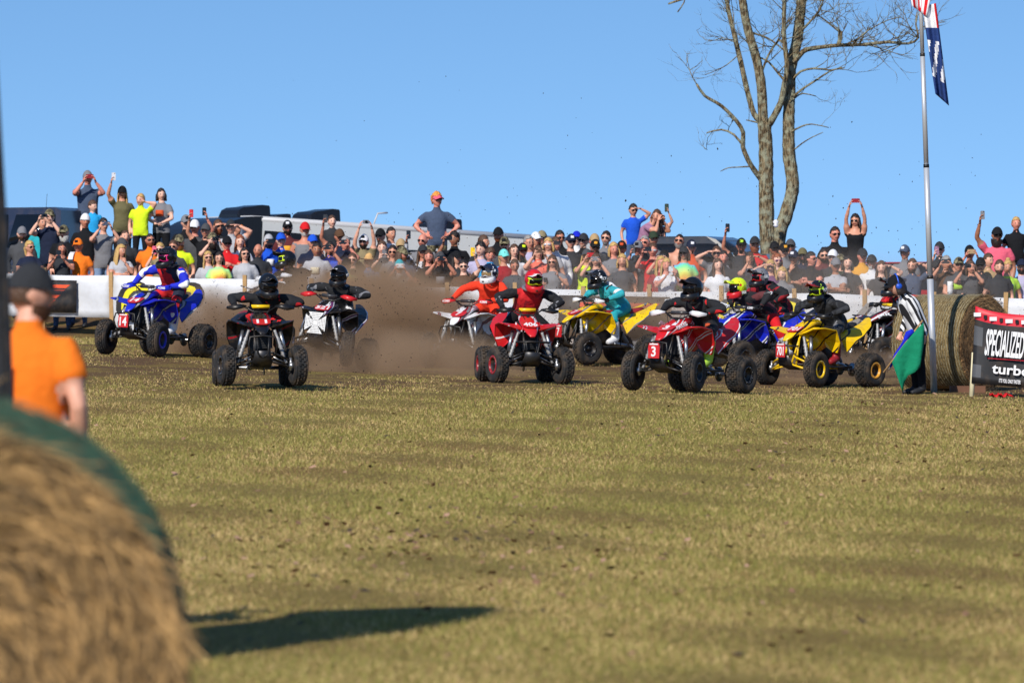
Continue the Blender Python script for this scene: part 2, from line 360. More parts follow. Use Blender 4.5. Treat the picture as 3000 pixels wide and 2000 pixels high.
# ---------------------------------------------------------------- barrier: white banner on wooden stakes
POSTS = [-68, 130, 329, 525, 720, 912, 1115, 1314, 1513, 1708, 1906, 2117, 2331, 2536, 2741, 2946, 3152]
def fence_pt(px):
    k = (px - 1500) / F; d = 101.3 / (1 + 0.387 * k); return Vector((k * d, d, 0))
def fence_top(x): 
    return GZ(x, DF(x)) + 1.16
BANW = mat('banner_white', (212, 214, 218), rough=0.55, var=0.05, vscale=2, bump=0.25, bscale=3, dust=0.12)
def make_fence():
    global FENCE_DIR
    a, b = fence_pt(-68), fence_pt(3152); u = (b - a); u.z = 0; u.normalize(); nrm = Vector((u.y, -u.x, 0))    # towards the camera
    FENCE_DIR = (u, nrm)
    wm = mat('wood_stake', PAL['wood'], rough=0.8, var=0.3, vscale=14)
    for px in POSTS:
        p = fence_pt(px); z = GZ(p.x, p.y); lean = rnd.uniform(-0.03, 0.03)
        mb = MB(); h = 1.2 + rnd.uniform(0.0, 0.06)
        rot = Matrix.Rotation(math.atan2(u.y, u.x), 3, 'Z') @ Matrix.Rotation(lean, 3, 'Y')
        mb.box((0, 0, (h - 0.25) / 2), (0.075, 0.035, h + 0.25), rot=rot)
        o = mb.build('fence_stake', wm); o.location = (p.x, p.y, z); o.location += nrm * 0.03
        tag(o, 'pale wooden stake holding up the white banner barrier', 'stake', 'wooden stakes along the banner barrier')
    spans = [(-68, 325, 0), (333, 1314, 1), (1314, 2117, 2), (2117, 3152, 3)]
    labs = ['white vinyl barrier banner with black panel and orange stripe logo, held clear of the ground', 'white barrier banner with yellow and black lettering behind the blue quad', 'dusty white barrier banner with black panel and orange bars behind the teal rider',
            'mud spattered white barrier banner with yellow and grey emblems behind the yellow quad']
    out = []
    for (p0, p1, k) in spans:
        A, B = fence_pt(p0), fence_pt(p1); n = max(8, int((B - A).length / 0.15)); rows = 7; grid = []
        for i in range(n + 1):
            t = i / n; q = A.lerp(B, t); zt = fence_top(q.x) - 0.03 + 0.012 * math.sin(t * n * 0.39 + k); g0 = GZ(q.x, q.y); zb = g0 + (0.36 if k == 0 else 0.06)
            row = []
            for j in range(rows):
                s = j / (rows - 1); bulge = 0.03 * math.sin(t * n * 0.77 + 3 * s) * s * (1 - s) * 4 + 0.012 * math.sin(t * n * 2.2 + 5 * s)
                if k == 0: bulge += 0.05 * math.exp(-((t - 0.82) / 0.07) ** 2) * math.sin(6 * s)
                row.append(q + nrm * bulge + Vector((0, 0, zt + (zb - zt) * s)))
            grid.append(row)
        mb = MB(); mb.sheet(grid, 0.006)
        o = mb.build('banner', BANW); tag(o, labs[k], 'banner', 'white banners of the barrier'); out.append(o)
    return out
BANNERS = make_fence()
def on_fence(px0, px1, up0, up1, out):
    """corner frame on the barrier: centre, width and height; up in metres below the top edge"""
    u, nrm = FENCE_DIR; a = fence_pt((px0 + px1) / 2); z = fence_top(a.x) - (up0 + up1) / 2
    w = (fence_pt(px1) - fence_pt(px0)).length; slope = (fence_top(fence_pt(px1).x) - fence_top(fence_pt(px0).x)) / w
    x = (u + Vector((0, 0, slope))).normalized()
    return frame(a + nrm * out + Vector((0, 0, z)), x, (0, 0, 1)), w, abs(up1 - up0)
def fence_prints():
    blk = mat('print_black', (24, 22, 24), rough=0.6, var=0.1, dust=0.2); org = mat('print_orange', (236, 84, 40), rough=0.6, var=0.05); yel = mat('print_yellow', (244, 226, 20), rough=0.6, var=0.05, dust=0.2); gry = mat('print_grey', (150, 146, 142), rough=0.7, var=0.05)
    def panel(parent, px0, px1, a, b, m, name, out=0.075):
        M, w, h = on_fence(px0, px1, a, b, out); mb = MB()
        n = max(2, int(w / 0.2)); g = [[(-w / 2 + w * i / n, h / 2 - h * j / 3, 0) for j in range(4)] for i in range(n + 1)]
        mb.sheet(g, 0.004); return mb.build(name, m, parent, M)
    def stripes(parent, px0, px1, a, b):
        M, w, h = on_fence(px0, px1, a, b, 0.08)
        for i in range(5):
            mb = MB(); y = h / 2 - h * (i + 0.5) / 5; ww = w * (0.95 - 0.13 * i); sl = 0.09
            mb.prism([(-w / 2, -h * 0.07), (-w / 2 + ww - sl, -h * 0.07), (-w / 2 + ww, h * 0.07), (-w / 2 + 0.03, h * 0.07)], (0, y, 0), (1, 0, 0), (0, 1, 0), (0, 0, 0.004))
            mb.build('stripe', org, parent, M)
    panel(BANNERS[0], 60, 229, 0.13, 0.72, blk, 'black_panel'); stripes(BANNERS[0], 110, 216, 0.2, 0.66)
    panel(BANNERS[2], 1640, 1965, 0.12, 0.86, blk, 'black_panel'); stripes(BANNERS[2], 1700, 1950, 0.22, 0.8)
    for b, p0, p1 in ((1, 350, 592), (3, 2095, 2352)):
        M, w, h = on_fence(p0, p1, 0.1, 0.86, 0.075); text('OCP', BANNERS[b], M, w * 1.04, h * 1.0, blk, 'emblem_outline', 0.004)
        M, w, h = on_fence(p0 + 8, p1 - 8, 0.14, 0.82, 0.082); text('OCP', BANNERS[b], M, w * 0.97, h * 0.94, yel, 'emblem_letters', 0.004)
    M, w, h = on_fence(2455, 2660, 0.1, 0.8, 0.076)
    for poly in ([(-.6, -.3), (-.1, .28), (.02, .28), (-.42, -.3)], [(0.0, .02), (.7, .12), (.7, 0.0), (.1, -.1)], [(.2, -.3), (.34, -.3), (.1, -.02), (0.0, -.08)]):
        mb = MB(); mb.prism(poly, (0, 0, 0), (1, 0, 0), (0, 1, 0), (0, 0, 0.004)); mb.build('emblem_bar', gry, BANNERS[3], M)
    # mud splashes on the banners
    for b, p0, p1, n in ((1, 600, 1310, 260), (2, 1320, 2110, 330), (3, 2120, 3100, 260)):
        mb = MB(); u, nrm = FENCE_DIR
        for i in range(n):
            px = rnd.uniform(p0, p1); q = fence_pt(px); zt = fence_top(q.x); s = rnd.uniform(0.003, 0.010) * (1.8 if rnd.random() < .1 else 1)
            c = q + nrm * 0.09 + Vector((0, 0, zt - 0.06 - 0.85 * rnd.random())); k = 5
            vs = [c + u * math.cos(2 * math.pi * i_ / k) * s * rnd.uniform(.6, 1.2) + Vector((0, 0, math.sin(2 * math.pi * i_ / k) * s * rnd.uniform(.7, 1.5))) for i_ in range(k)]
            vs2 = [v + nrm * 0.004 for v in vs]; mb.add(vs + vs2, [tuple(range(k - 1, -1, -1)), tuple(range(k, 2 * k))] + [(a, (a + 1) % k, (a + 1) % k + k, a + k) for a in range(k)], 0, False)
        o = mb.build('mud_spatter', mat('mud', (58, 46, 36), rough=0.95), BANNERS[b]); o['kind'] = 'stuff'
fence_prints()
# ---------------------------------------------------------------- people
def ik(a, b, l1, l2, pole):
    a = Vector(a); b = Vector(b); d = b - a; L = d.length; mx = (l1 + l2) * 0.995
    if L > mx: b = a + d * (mx / L); d = b - a; L = mx
    if L < abs(l1 - l2) * 1.05: L = abs(l1 - l2) * 1.05
    u = d.normalized(); x = (l1 * l1 - l2 * l2 + L * L) / (2 * L); h = math.sqrt(max(0, l1 * l1 - x * x))
    p = Vector(pole); p = p - u * p.dot(u)
    if p.length < 1e-6: p = Vector((0, 0, -1))
    p.normalize(); return a + u * x + p * h, b
NU, NVV = 26, 18
_hd = []
for i in range(NVV + 1):
    th = math.pi * i / NVV
    for j in range(NU):
        ph = 2 * math.pi * j / NU; _hd.append((math.sin(th) * math.sin(ph), -math.sin(th) * math.cos(ph), math.cos(th)))
HD = np.array(_hd)
HF = np.array([(i * NU + j, (i + 1) * NU + j, (i + 1) * NU + (j + 1) % NU, i * NU + (j + 1) % NU) for i in range(NVV) for j in range(NU)])
def head_shape(D, feat=True):
    x, y, z = D[:, 0], D[:, 1], D[:, 2]; g = lambda a, w: np.exp(-(a / w) ** 2)
    wx = 0.078 * (1 - 0.30 * np.clip(-z, 0, 1) ** 1.3); dy = np.where(y < 0, 0.096 * (1 - 0.10 * np.clip(-z, 0, 1)), 0.104 * (1 - 0.55 * np.clip(-z - 0.15, 0, 1)))
    V = np.c_[x * wx, y * dy, z * 0.118]
    if feat:
        fr = (y < 0)
        V[:, 1] -= fr * (0.026 * g(x, 0.17) * g(z + 0.16, 0.17) + 0.006 * g(x, 0.3) * g(z + 0.48, 0.09) + 0.008 * g(x, 0.3) * g(z + 0.82, 0.15) + 0.006 * g(z - 0.24, 0.09) * g(x, 0.55))
        V[:, 1] += fr * 0.010 * g(np.abs(x) - 0.38, 0.16) * g(z - 0.05, 0.11)
        V[:, 0] += np.sign(x) * 0.017 * g(np.abs(x) - 0.97, 0.12) * g(z + 0.02, 0.22) * g(y - 0.15, 0.25)
    return V
HV = head_shape(HD)
HFC = HD[HF].mean(1)
HM = np.zeros(len(HF), int)
HM[(HFC[:, 1] < -0.5) & (np.abs(HFC[:, 0]) < 0.32) & (HFC[:, 2] > -0.56) & (HFC[:, 2] < -0.42)] = 6
def ell(c, r, nu=7, nv=5):
    m = MB(); m.ellipsoid(c, r, 0, nu, nv); return np.array(m.v), m.f
EYES = [(ell((sx * 0.030, -0.083, 0.006), (0.0135, 0.008, 0.0075)), 4) for sx in (-1, 1)] + [(ell((sx * 0.030, -0.0895, 0.006), (0.0062, 0.004, 0.0066)), 5) for sx in (-1, 1)]
BROWS = [(ell((sx * 0.031, -0.0915, 0.026), (0.018, 0.005, 0.0042)), 7) for sx in (-1, 1)]
def hand_parts(wr, d, n, side, curl, sc=1.0, spread=0.0):
    """palm and five fingers; d = along the hand, n = palm normal (fingers curl towards n), side = +1 left hand"""
    d = Vector(d).normalized(); n = Vector(n); n = (n - d * n.dot(d)).normalized(); w = d.cross(n) * side      # w points to the thumb side
    wr = Vector(wr); m = MB()
    rings = []
    for t, hw, ht in ((-0.02, 0.026, 0.022), (0.02, 0.032, 0.019), (0.06, 0.040, 0.016), (0.092, 0.041, 0.014)):
        c = wr + d * t * sc
        rings.append([c + (w * math.cos(a) * hw + n * math.sin(a) * ht) * sc for a in [k * math.pi / 4 for k in range(8)]])
    m.loft(rings)
    for k, (off, L) in enumerate(((0.030, 0.070), (0.010, 0.078), (-0.010, 0.072), (-0.030, 0.056))):
        p = wr + (d * 0.086 + w * off) * sc; a = 0.0; pts = [p - d * 0.01 * sc]
        for s_, fr in enumerate((0.45, 0.32, 0.23)):
            a += curl * (0.75, 1.0, 0.8)[s_]; dd = d * math.cos(a) + n * math.sin(a) + w * (spread * (off / 0.03)) * 0.3
            p = p + dd.normalized() * L * fr * sc; pts.append(p)
        m.tube(pts, [0.0098 * sc, 0.0096 * sc, 0.0088 * sc, 0.0066 * sc], n=6)
    p0 = wr + (d * 0.02 + w * 0.026) * sc; p1 = p0 + (d * 0.034 + w * 0.026 + n * 0.012) * sc; p2 = p1 + (d * 0.028 + w * 0.004 + n * (0.012 + 0.02 * curl)) * sc
    m.tube([p0, p1, p2], [0.013 * sc, 0.011 * sc, 0.0085 * sc], n=6)
    return np.array(m.v), m.f
QUEUE = []
def segd(Pn, a, b):
    a = np.array(a); b = np.array(b); ab = b - a; t = np.clip(((Pn - a) @ ab) / max(1e-9, ab @ ab), 0, 1); return np.linalg.norm(Pn - (a + t[:, None] * ab), axis=1), t
def queue_body(J, mats, k=1.0, fat=0.0, female=False, sleeve=0.55, pants=2.0, hem=-0.10, headM=None, hscale=1.0, handspec=(), boots=False, neckline=0.72, loose=1.0, voxel=0.021, parent=None, gloves=False, tank=False, hairless_head=False, skirt=False, name='body', sleeve_slot=1):
    """J: joints in the person's own space; mats: skin, top, bottom, shoe, eye white, iris, lips, brow, glove"""
    J = {n: Vector(v) for n, v in J.items()}
    m = MB(); lo = loose
    side0 = (J['hipL'] - J['hipR']).normalized(); side1 = (J['shL'] - J['shR']).normalized()
    pel, ch, nk, hd = J['pel'], J['chest'], J['neck'], J['head']
    up0 = (ch - pel).normalized()
    sw = (J['shL'] - J['shR']).length / (0.37 * k)
    fm = 0.9 if female else 1.0; hm = 1.06 if female else 1.0; b = fat
    keys = [(pel - up0 * 0.11 * k, 0.12 * hm, 0.10), (pel - up0 * 0.04 * k, 0.155 * hm + 0.03 * b, 0.115 + 0.03 * b), (pel.lerp(ch, 0.12), 0.160 * hm + 0.04 * b, 0.118 + 0.05 * b), (pel.lerp(ch, 0.42), 0.147 * fm + 0.055 * b, 0.108 + 0.075 * b),
            (pel.lerp(ch, 0.72), 0.160 * fm + 0.045 * b, 0.118 + 0.055 * b), (ch, 0.176 * sw + 0.03 * b, 0.122 + 0.03 * b + (0.018 if female else 0)), (ch.lerp(nk, 0.42), 0.172 * sw + 0.02 * b, 0.102 + 0.015 * b), (ch.lerp(nk, 0.72), 0.115 + 0.012 * b, 0.080), (ch.lerp(nk, 0.92), 0.070 + 0.008 * b, 0.068), (nk.lerp(hd, 0.30), 0.056 + 0.008 * b, 0.060 + 0.005 * b), (nk.lerp(hd, 0.8), 0.053, 0.058)]
    rings = []; cs = []; hws = []
    for i, (c, hw, hdp) in enumerate(keys):
        t = min(1, max(0, (i - 2) / 4)); s = side0.lerp(side1, t).normalized()
        a_ = keys[max(0, i - 1)][0]; b_ = keys[min(len(keys) - 1, i + 1)][0]; u = (b_ - a_).normalized(); s = (s - u * s.dot(u)).normalized(); f = s.cross(u)
        L = lo if i < 7 else 1.0; hw *= k * L; hdp *= k * L
        rings.append([c + s * math.copysign(abs(math.cos(q)) ** 0.85, math.cos(q)) * hw + f * math.copysign(abs(math.sin(q)) ** 0.9, math.sin(q)) * hdp for q in [2 * math.pi * z_ / 16 for z_ in range(16)]])
        cs.append(np.array(c)); hws.append((hw + hdp) / 2)
    m.loft(rings)
    ra = (0.056 + 0.012 * b) * k; sl = sleeve
    chains = {}
    for S in ('L', 'R'):
        sh, el, wr = J['sh' + S], J['el' + S], J['wr' + S]; inn = sh.lerp(ch.lerp(nk, 0.4), 0.35)
        bl = lo * (1.12 if sl > 0.2 else 1.0); long_ = sl > 1.2
        pts = [inn, sh, sh.lerp(el, 0.3), sh.lerp(el, 0.56), sh.lerp(el, 0.62), sh.lerp(el, 0.9), el, el.lerp(wr, 0.3), el.lerp(wr, 0.92), wr]
        e = 1.0 if not long_ else 1.22 * lo
        rad = [ra * 0.85, ra * 0.98, ra * bl, ra * bl * 1.03, ra * 0.80 * e, ra * 0.72 * e, ra * 0.70 * e, ra * 0.72 * e, ra * 0.50 * e, ra * 0.46 * (1.0 if not long_ else 1.15)]
        m.tube(pts, rad, n=12)
        hip, kn, an = J['hip' + S], J['kn' + S], J['an' + S]; rl = (0.088 + 0.02 * b) * k * hm * lo
        bt = 1.25 if boots else 1.0
        m.tube([hip.lerp(pel, 0.25) + up0 * 0.04 * k, hip, hip.lerp(kn, 0.5), kn, kn.lerp(an, 0.35), kn.lerp(an, 0.85), an], [rl * 0.95, rl, rl * 0.84, rl * 0.66, rl * 0.66 * bt, rl * 0.52 * bt, rl * 0.5 * bt], n=12)
        toe = J['toe' + S]; fu = (toe - an).normalized(); heel = an - fu * 0.03 * k
        m.tube([heel, an + fu * 0.05 * k, an.lerp(toe, 0.8), toe + fu * 0.05 * k], [0.040 * k * bt, 0.047 * k * bt, 0.046 * k * bt, 0.030 * k * bt], n=10)
        chains[S] = (sh, el, wr, hip, kn, an, toe)
    me = m.mesh('raw', []); ob = bpy.data.objects.new('raw', me); COL.objects.link(ob)
    md = ob.modifiers.new('r', 'REMESH'); md.mode = 'VOXEL'; md.voxel_size = voxel * max(0.8, k)
    ms = ob.modifiers.new('s', 'SMOOTH'); ms.factor = 0.5; ms.iterations = 3
    extra = []
    if headM is not None and not hairless_head:
        Mh = np.array(headM.to_3x3()) * hscale; th = np.array(headM.translation)
        tr = lambda v: v @ Mh.T + th
        extra.append((tr(HV), HF, HM))
        for (v, f), mi in EYES + BROWS: extra.append((tr(v), f, mi))
    elif headM is not None:
        Mh = np.array(headM.to_3x3()) * hscale; th = np.array(headM.translation); extra.append((HV @ Mh.T + th, HF, HM * 0))
        for (v, f), mi in EYES: extra.append((v @ Mh.T + th, f, mi))
    for (wr, d, n, sd, curl, sc) in handspec:
        v, f = hand_parts(wr, d, n, sd, curl, sc); extra.append((v, f, 8 if gloves else 0))
    QUEUE.append(dict(ob=ob, me=me, mats=mats, extra=extra, chains=chains, cs=np.array(cs), hws=np.array(hws), ra=ra, k=k, sleeve=sl, pants=pants, hem=hem, parent=parent, neckline=neckline, pel=np.array(pel), up0=np.array(up0), ch=np.array(ch), nk=np.array(nk), boots=boots, gloves=gloves, tank=tank, name=name, rl=0.088 * k, sleeve_slot=sleeve_slot))
def flush_bodies():
    if not QUEUE: return
    dg = bpy.context.evaluated_depsgraph_get()
    for q in QUEUE:
        rm = bpy.data.meshes.new_from_object(q['ob'].evaluated_get(dg))
        nv = len(rm.vertices); V = np.empty(nv * 3); rm.vertices.foreach_get('co', V); V = V.reshape(-1, 3)
        npoly = len(rm.polygons); lt = np.empty(npoly, np.int32); rm.polygons.foreach_get('loop_total', lt); lv = np.empty(len(rm.loops), np.int32); rm.loops.foreach_get('vertex_index', lv)
        ls = np.r_[0, np.cumsum(lt)[:-1]]
        C = np.add.reduceat(V[lv], ls, axis=0) / lt[:, None]
        # which piece of clothing each face belongs to
        dT = np.full(npoly, 9.0); tT = np.zeros(npoly)
        cs, hws = q['cs'], q['hws']
        for i in range(len(cs) - 1):
            d, t = segd(C, cs[i], cs[i + 1]); r = hws[i] * (1 - t) + hws[i + 1] * t; dn = d / r; b = dn < dT; dT[b] = dn[b]; tT[b] = i + t[b]
        mi = np.where(tT > 7 + q['neckline'], 0, 1)
        # legs
        below = (C - (q['pel'] + q['up0'] * q['hem'] * q['k'])) @ q['up0'] < 0
        for S in ('L', 'R'):
            sh, el, wr, hip, kn, an, toe = q['chains'][S]
            d1, t1 = segd(C, hip, kn); d2, t2 = segd(C, kn, an); d3, t3 = segd(C, an, toe)
            dl = np.minimum(np.minimum(d1, d2), d3); rl = q['rl']; par = np.where(d1 <= d2, t1, 1 + t2); ft = d3 < np.minimum(d1, d2)
            leg = (dl / rl < 1.6) & ((dl / (rl * 1.0) < dT) | below) & (below | (par > 0.25)) & ((d1 < rl * 2) | (d2 < rl * 2) | (d3 < rl * 2))
            mi[leg] = np.where(par[leg] < q['pants'], 2, 0)
            ftm = leg & (ft | (par > (1.28 if q['boots'] else 1.93))); mi[ftm] = 3
        mi[below & (mi == 1)] = 2
        for S in ('L', 'R'):
            sh, el, wr, *_ = q['chains'][S]
            d1, t1 = segd(C, sh, el); d2, t2 = segd(C, el, wr); d = np.minimum(d1, d2); par = np.where(d1 <= d2, t1, 1 + t2)
            arm = (d < q['ra'] * 1.75) & (d / (q['ra'] * 1.25) < dT * 1.05) & (par > 0.03)
            sk = arm & (par > q['sleeve']); mi[sk] = 8 if q['gloves'] and q['sleeve'] > 1.2 else 0
            mi[arm & ~sk] = q['sleeve_slot']
        verts = [V]; loops = [lv]; tots = [lt]; mis = [mi]; o = nv
        for v, f, m_ in q['extra']:
            verts.append(v)
            if isinstance(f, np.ndarray): loops.append((f + o).ravel()); tots.append(np.full(len(f), f.shape[1])); nf = len(f)
            else: loops.append(np.array([i + o for g in f for i in g])); tots.append(np.array([len(g) for g in f])); nf = len(f)
            mis.append(m_ if isinstance(m_, np.ndarray) else np.full(nf, m_)); o += len(v)
        V = np.concatenate(verts); L = np.concatenate(loops).astype(np.int32); T = np.concatenate(tots).astype(np.int32); M = np.concatenate(mis).astype(np.int32)
        me = bpy.data.meshes.new('body'); me.vertices.add(len(V)); me.vertices.foreach_set('co', V.ravel()); me.loops.add(len(L)); me.loops.foreach_set('vertex_index', L)
        me.polygons.add(len(T)); me.polygons.foreach_set('loop_start', np.r_[0, np.cumsum(T)[:-1]].astype(np.int32)); me.polygons.foreach_set('loop_total', T)
        for mm in q['mats']: me.materials.append(mm)
        me.polygons.foreach_set('material_index', M); me.polygons.foreach_set('use_smooth', np.ones(len(T), bool)); me.update(); me.validate()
        q['body'] = link(q['name'], me, q['parent'])
        bpy.data.meshes.remove(rm)
    for q in QUEUE:
        bpy.data.objects.remove(q['ob']); bpy.data.meshes.remove(q['me'])
    QUEUE.clear()
EYEW = mat('eye_white', (225, 220, 214), rough=0.3, var=0); IRIS = mat('iris', (34, 26, 22), rough=0.2, var=0); LIPS = mat('lips', (168, 92, 84), rough=0.5, var=0.05)
def shell(mask, grow, zs=1.0, jitter=0.0, seed=0, mi=0):
    """part of the head surface pushed outwards: verts, faces"""
    r = np.random.default_rng(seed); V = head_shape(HD, False); n = HD * np.array([1, 1, 1])
    g = grow(HD) if callable(grow) else grow
    V = V + n * np.asarray(g)[..., None] if np.ndim(g) else V + n * g
    if jitter: V += r.normal(0, jitter, V.shape)
    V[:, 2] = np.where(V[:, 2] > 0, V[:, 2] * zs, V[:, 2])
    keep = mask(HFC)
    return V, [tuple(f) for f in HF[keep]]
def add_hair(parent, Mh, style, color, seed=0):
    if style == 'bald': return
    m = MB(); mt = hairm(color)
    line = lambda D: np.where(D[:, 1] < -0.35, D[:, 2] > 0.60 - 0.12 * np.abs(D[:, 0]), np.where(D[:, 1] < 0.12, D[:, 2] > 0.14, D[:, 2] > -0.42))
    gr = {'buzz': 0.004, 'short': 0.012, 'curly': 0.024}.get(style, 0.013)
    v, f = shell(line, lambda D: gr * (0.7 + 0.6 * np.clip(D[:, 2], 0, 1)), 1.03, {'buzz': 0.0006, 'curly': 0.006}.get(style, 0.0025), seed)
    m.add(v, f)
    if style in ('long', 'wavy', 'mid'):
        Ld = {'long': 0.34, 'wavy': 0.30, 'mid': 0.17}[style]; r = random.Random(seed); n = 17; rings = []
        amp = 0.016 if style == 'wavy' else 0.005
        for s in range(8):
            t = s / 7; z = 0.05 - t * Ld; ring = []; inner = []
            for j in range(n):
                a = R(-118 + 236 * j / (n - 1)); rr = 0.086 + 0.012 * math.sin(t * 3.0) + r.uniform(-1, 1) * amp + 0.008 * t; fl = 1.0 + 0.16 * t
                x = math.sin(a) * rr * 1.0 * fl; y = math.cos(a) * rr * 1.16 + 0.012
                ring.append(Vector((x, y, z + r.uniform(-.01, .01)))); inner.append(Vector((x * 0.80, y * 0.82, z)))
            rings.append(ring + inner[::-1])
        m.loft(rings)
    if style == 'pony':
        m.tube([(0, 0.10, 0.04), (0, 0.15, 0.0), (0.01, 0.15, -0.12), (0.015, 0.13, -0.22)], [0.02, 0.032, 0.026, 0.006], n=8)
    if style == 'bun': m.ellipsoid((0, 0.05, 0.135), (0.042, 0.042, 0.038), 0, 10, 7)
    m.build('hair', mt, parent, Mh)
def add_beard(parent, Mh, color, big=0.0, goatee=False):
    lim = 0.42 if goatee else 2
    mask = lambda D: (D[:, 1] < 0.05) & (D[:, 2] < -0.30) & (np.abs(D[:, 0]) < lim) & ~((np.abs(D[:, 0]) < 0.22) & (D[:, 2] > -0.56) & (D[:, 2] < -0.40))
    v, f = shell(mask, lambda D: (0.010 + big * np.clip(-D[:, 2], 0, 1)), 1.0, 0.002, 5); v[:, 2] -= big * 0.6 * np.clip(-HD[:, 2] - 0.3, 0, 1); v[:, 1] -= 0.004
    m = MB(); m.add(v, f); m.build('beard', hairm(color), parent, Mh)
def add_cap(parent, Mh, c1, c2, back=False, logo=None, visor_only=False):
    rot = Matrix.Rotation(math.pi, 4, 'Z') if back else Matrix.Identity(4)
    m = MB(); zmin = 0.22
    mk = (lambda D: (D[:, 2] > zmin)) if not visor_only else (lambda D: (D[:, 2] > zmin) & (D[:, 2] < 0.58))
    v, f = shell(mk, 0.015, 1.08); v[:, 2] += 0.004
    m.add(v, f)
    o = m.build('cap', cloth(c1), parent, Mh @ rot)
    g = []
    for i in range(11):
        a = R(-62 + 124 * i / 10); row = []
        for j in range(4):
            t = j / 3; rr = 1.0; x = math.sin(a) * 0.088; y = -math.cos(a) * 0.108; ext = 0.085 * math.cos(a * 0.9) ** 0.8 * t
            row.append((x * (1 + 0.04 * t), y - ext, 0.034 + 0.010 * t - 0.55 * x * x / 0.088 * (0.5 + t) * 0.5 - 0.012 * t))
        g.append(row)
    b = MB(); b.sheet(g, 0.005); b.build('brim', cloth(c2), o)
    if logo:
        lg = MB(); gg = [[(0.030 * (i - 2) / 2, -0.1105 + 0.0035 * (abs(i - 2)) + 0.010 * j, 0.066 + 0.022 * j) for j in range(3)] for i in range(5)]
        lg.sheet(gg, 0.004); lg.build('cap_patch', cloth(logo), o)
def add_straw_hat(parent, Mh):
    m = MB(); v, f = shell(lambda D: D[:, 2] > 0.3, 0.016, 1.25); m.add(v, f); o = m.build('straw_hat', mat('straw', (214, 168, 104), rough=0.9, var=0.3, vscale=60), parent, Mh)
    g = []
    for i in range(25):
        a = 2 * math.pi * i / 24; row = []
        for j in range(4):
            t = j / 3; rr = 0.09 + 0.11 * t; row.append((math.sin(a) * rr, -math.cos(a) * (rr + 0.016), 0.045 + 0.035 * t * t * abs(math.sin(a)) - 0.012 * t))
        g.append(row)
    b = MB(); b.sheet(g, 0.006); b.build('brim', mat('straw_brim', (92, 44, 40), rough=0.9), o)
def add_glasses(parent, Mh, color='black', clear=False):
    m = MB()
    for sx in (-1, 1):
        g = [[(sx * (0.010 + 0.048 * i / 4), -0.099 + 0.016 * (i / 4) ** 2, 0.024 - 0.032 * j / 2 + 0.003 * math.sin(i)) for j in range(3)] for i in range(5)]
        m.sheet(g, 0.005)
        m.box((sx * 0.070, -0.045, 0.014), (0.004, 0.085, 0.006))
    m.box((0, -0.102, 0.018), (0.024, 0.006, 0.006))
    mt = GLASSY if color == 'black' else mat('lens_' + color, PAL[color], rough=0.1, metal=0.3, var=0)
    m.build('sunglasses', mt, parent, Mh)
def add_spectacles(parent, Mh):
    m = MB()
    for sx in (-1, 1):
        pts = [(sx * 0.032 + 0.021 * math.cos(a), -0.101 + 0.004 * abs(math.cos(a)), 0.006 + 0.017 * math.sin(a)) for a in [2 * math.pi * i / 10 for i in range(11)]]
        m.tube(pts, 0.0022, n=5); m.box((sx * 0.070, -0.05, 0.012), (0.003, 0.085, 0.004))
    m.build('spectacles', DARKP, parent, Mh)
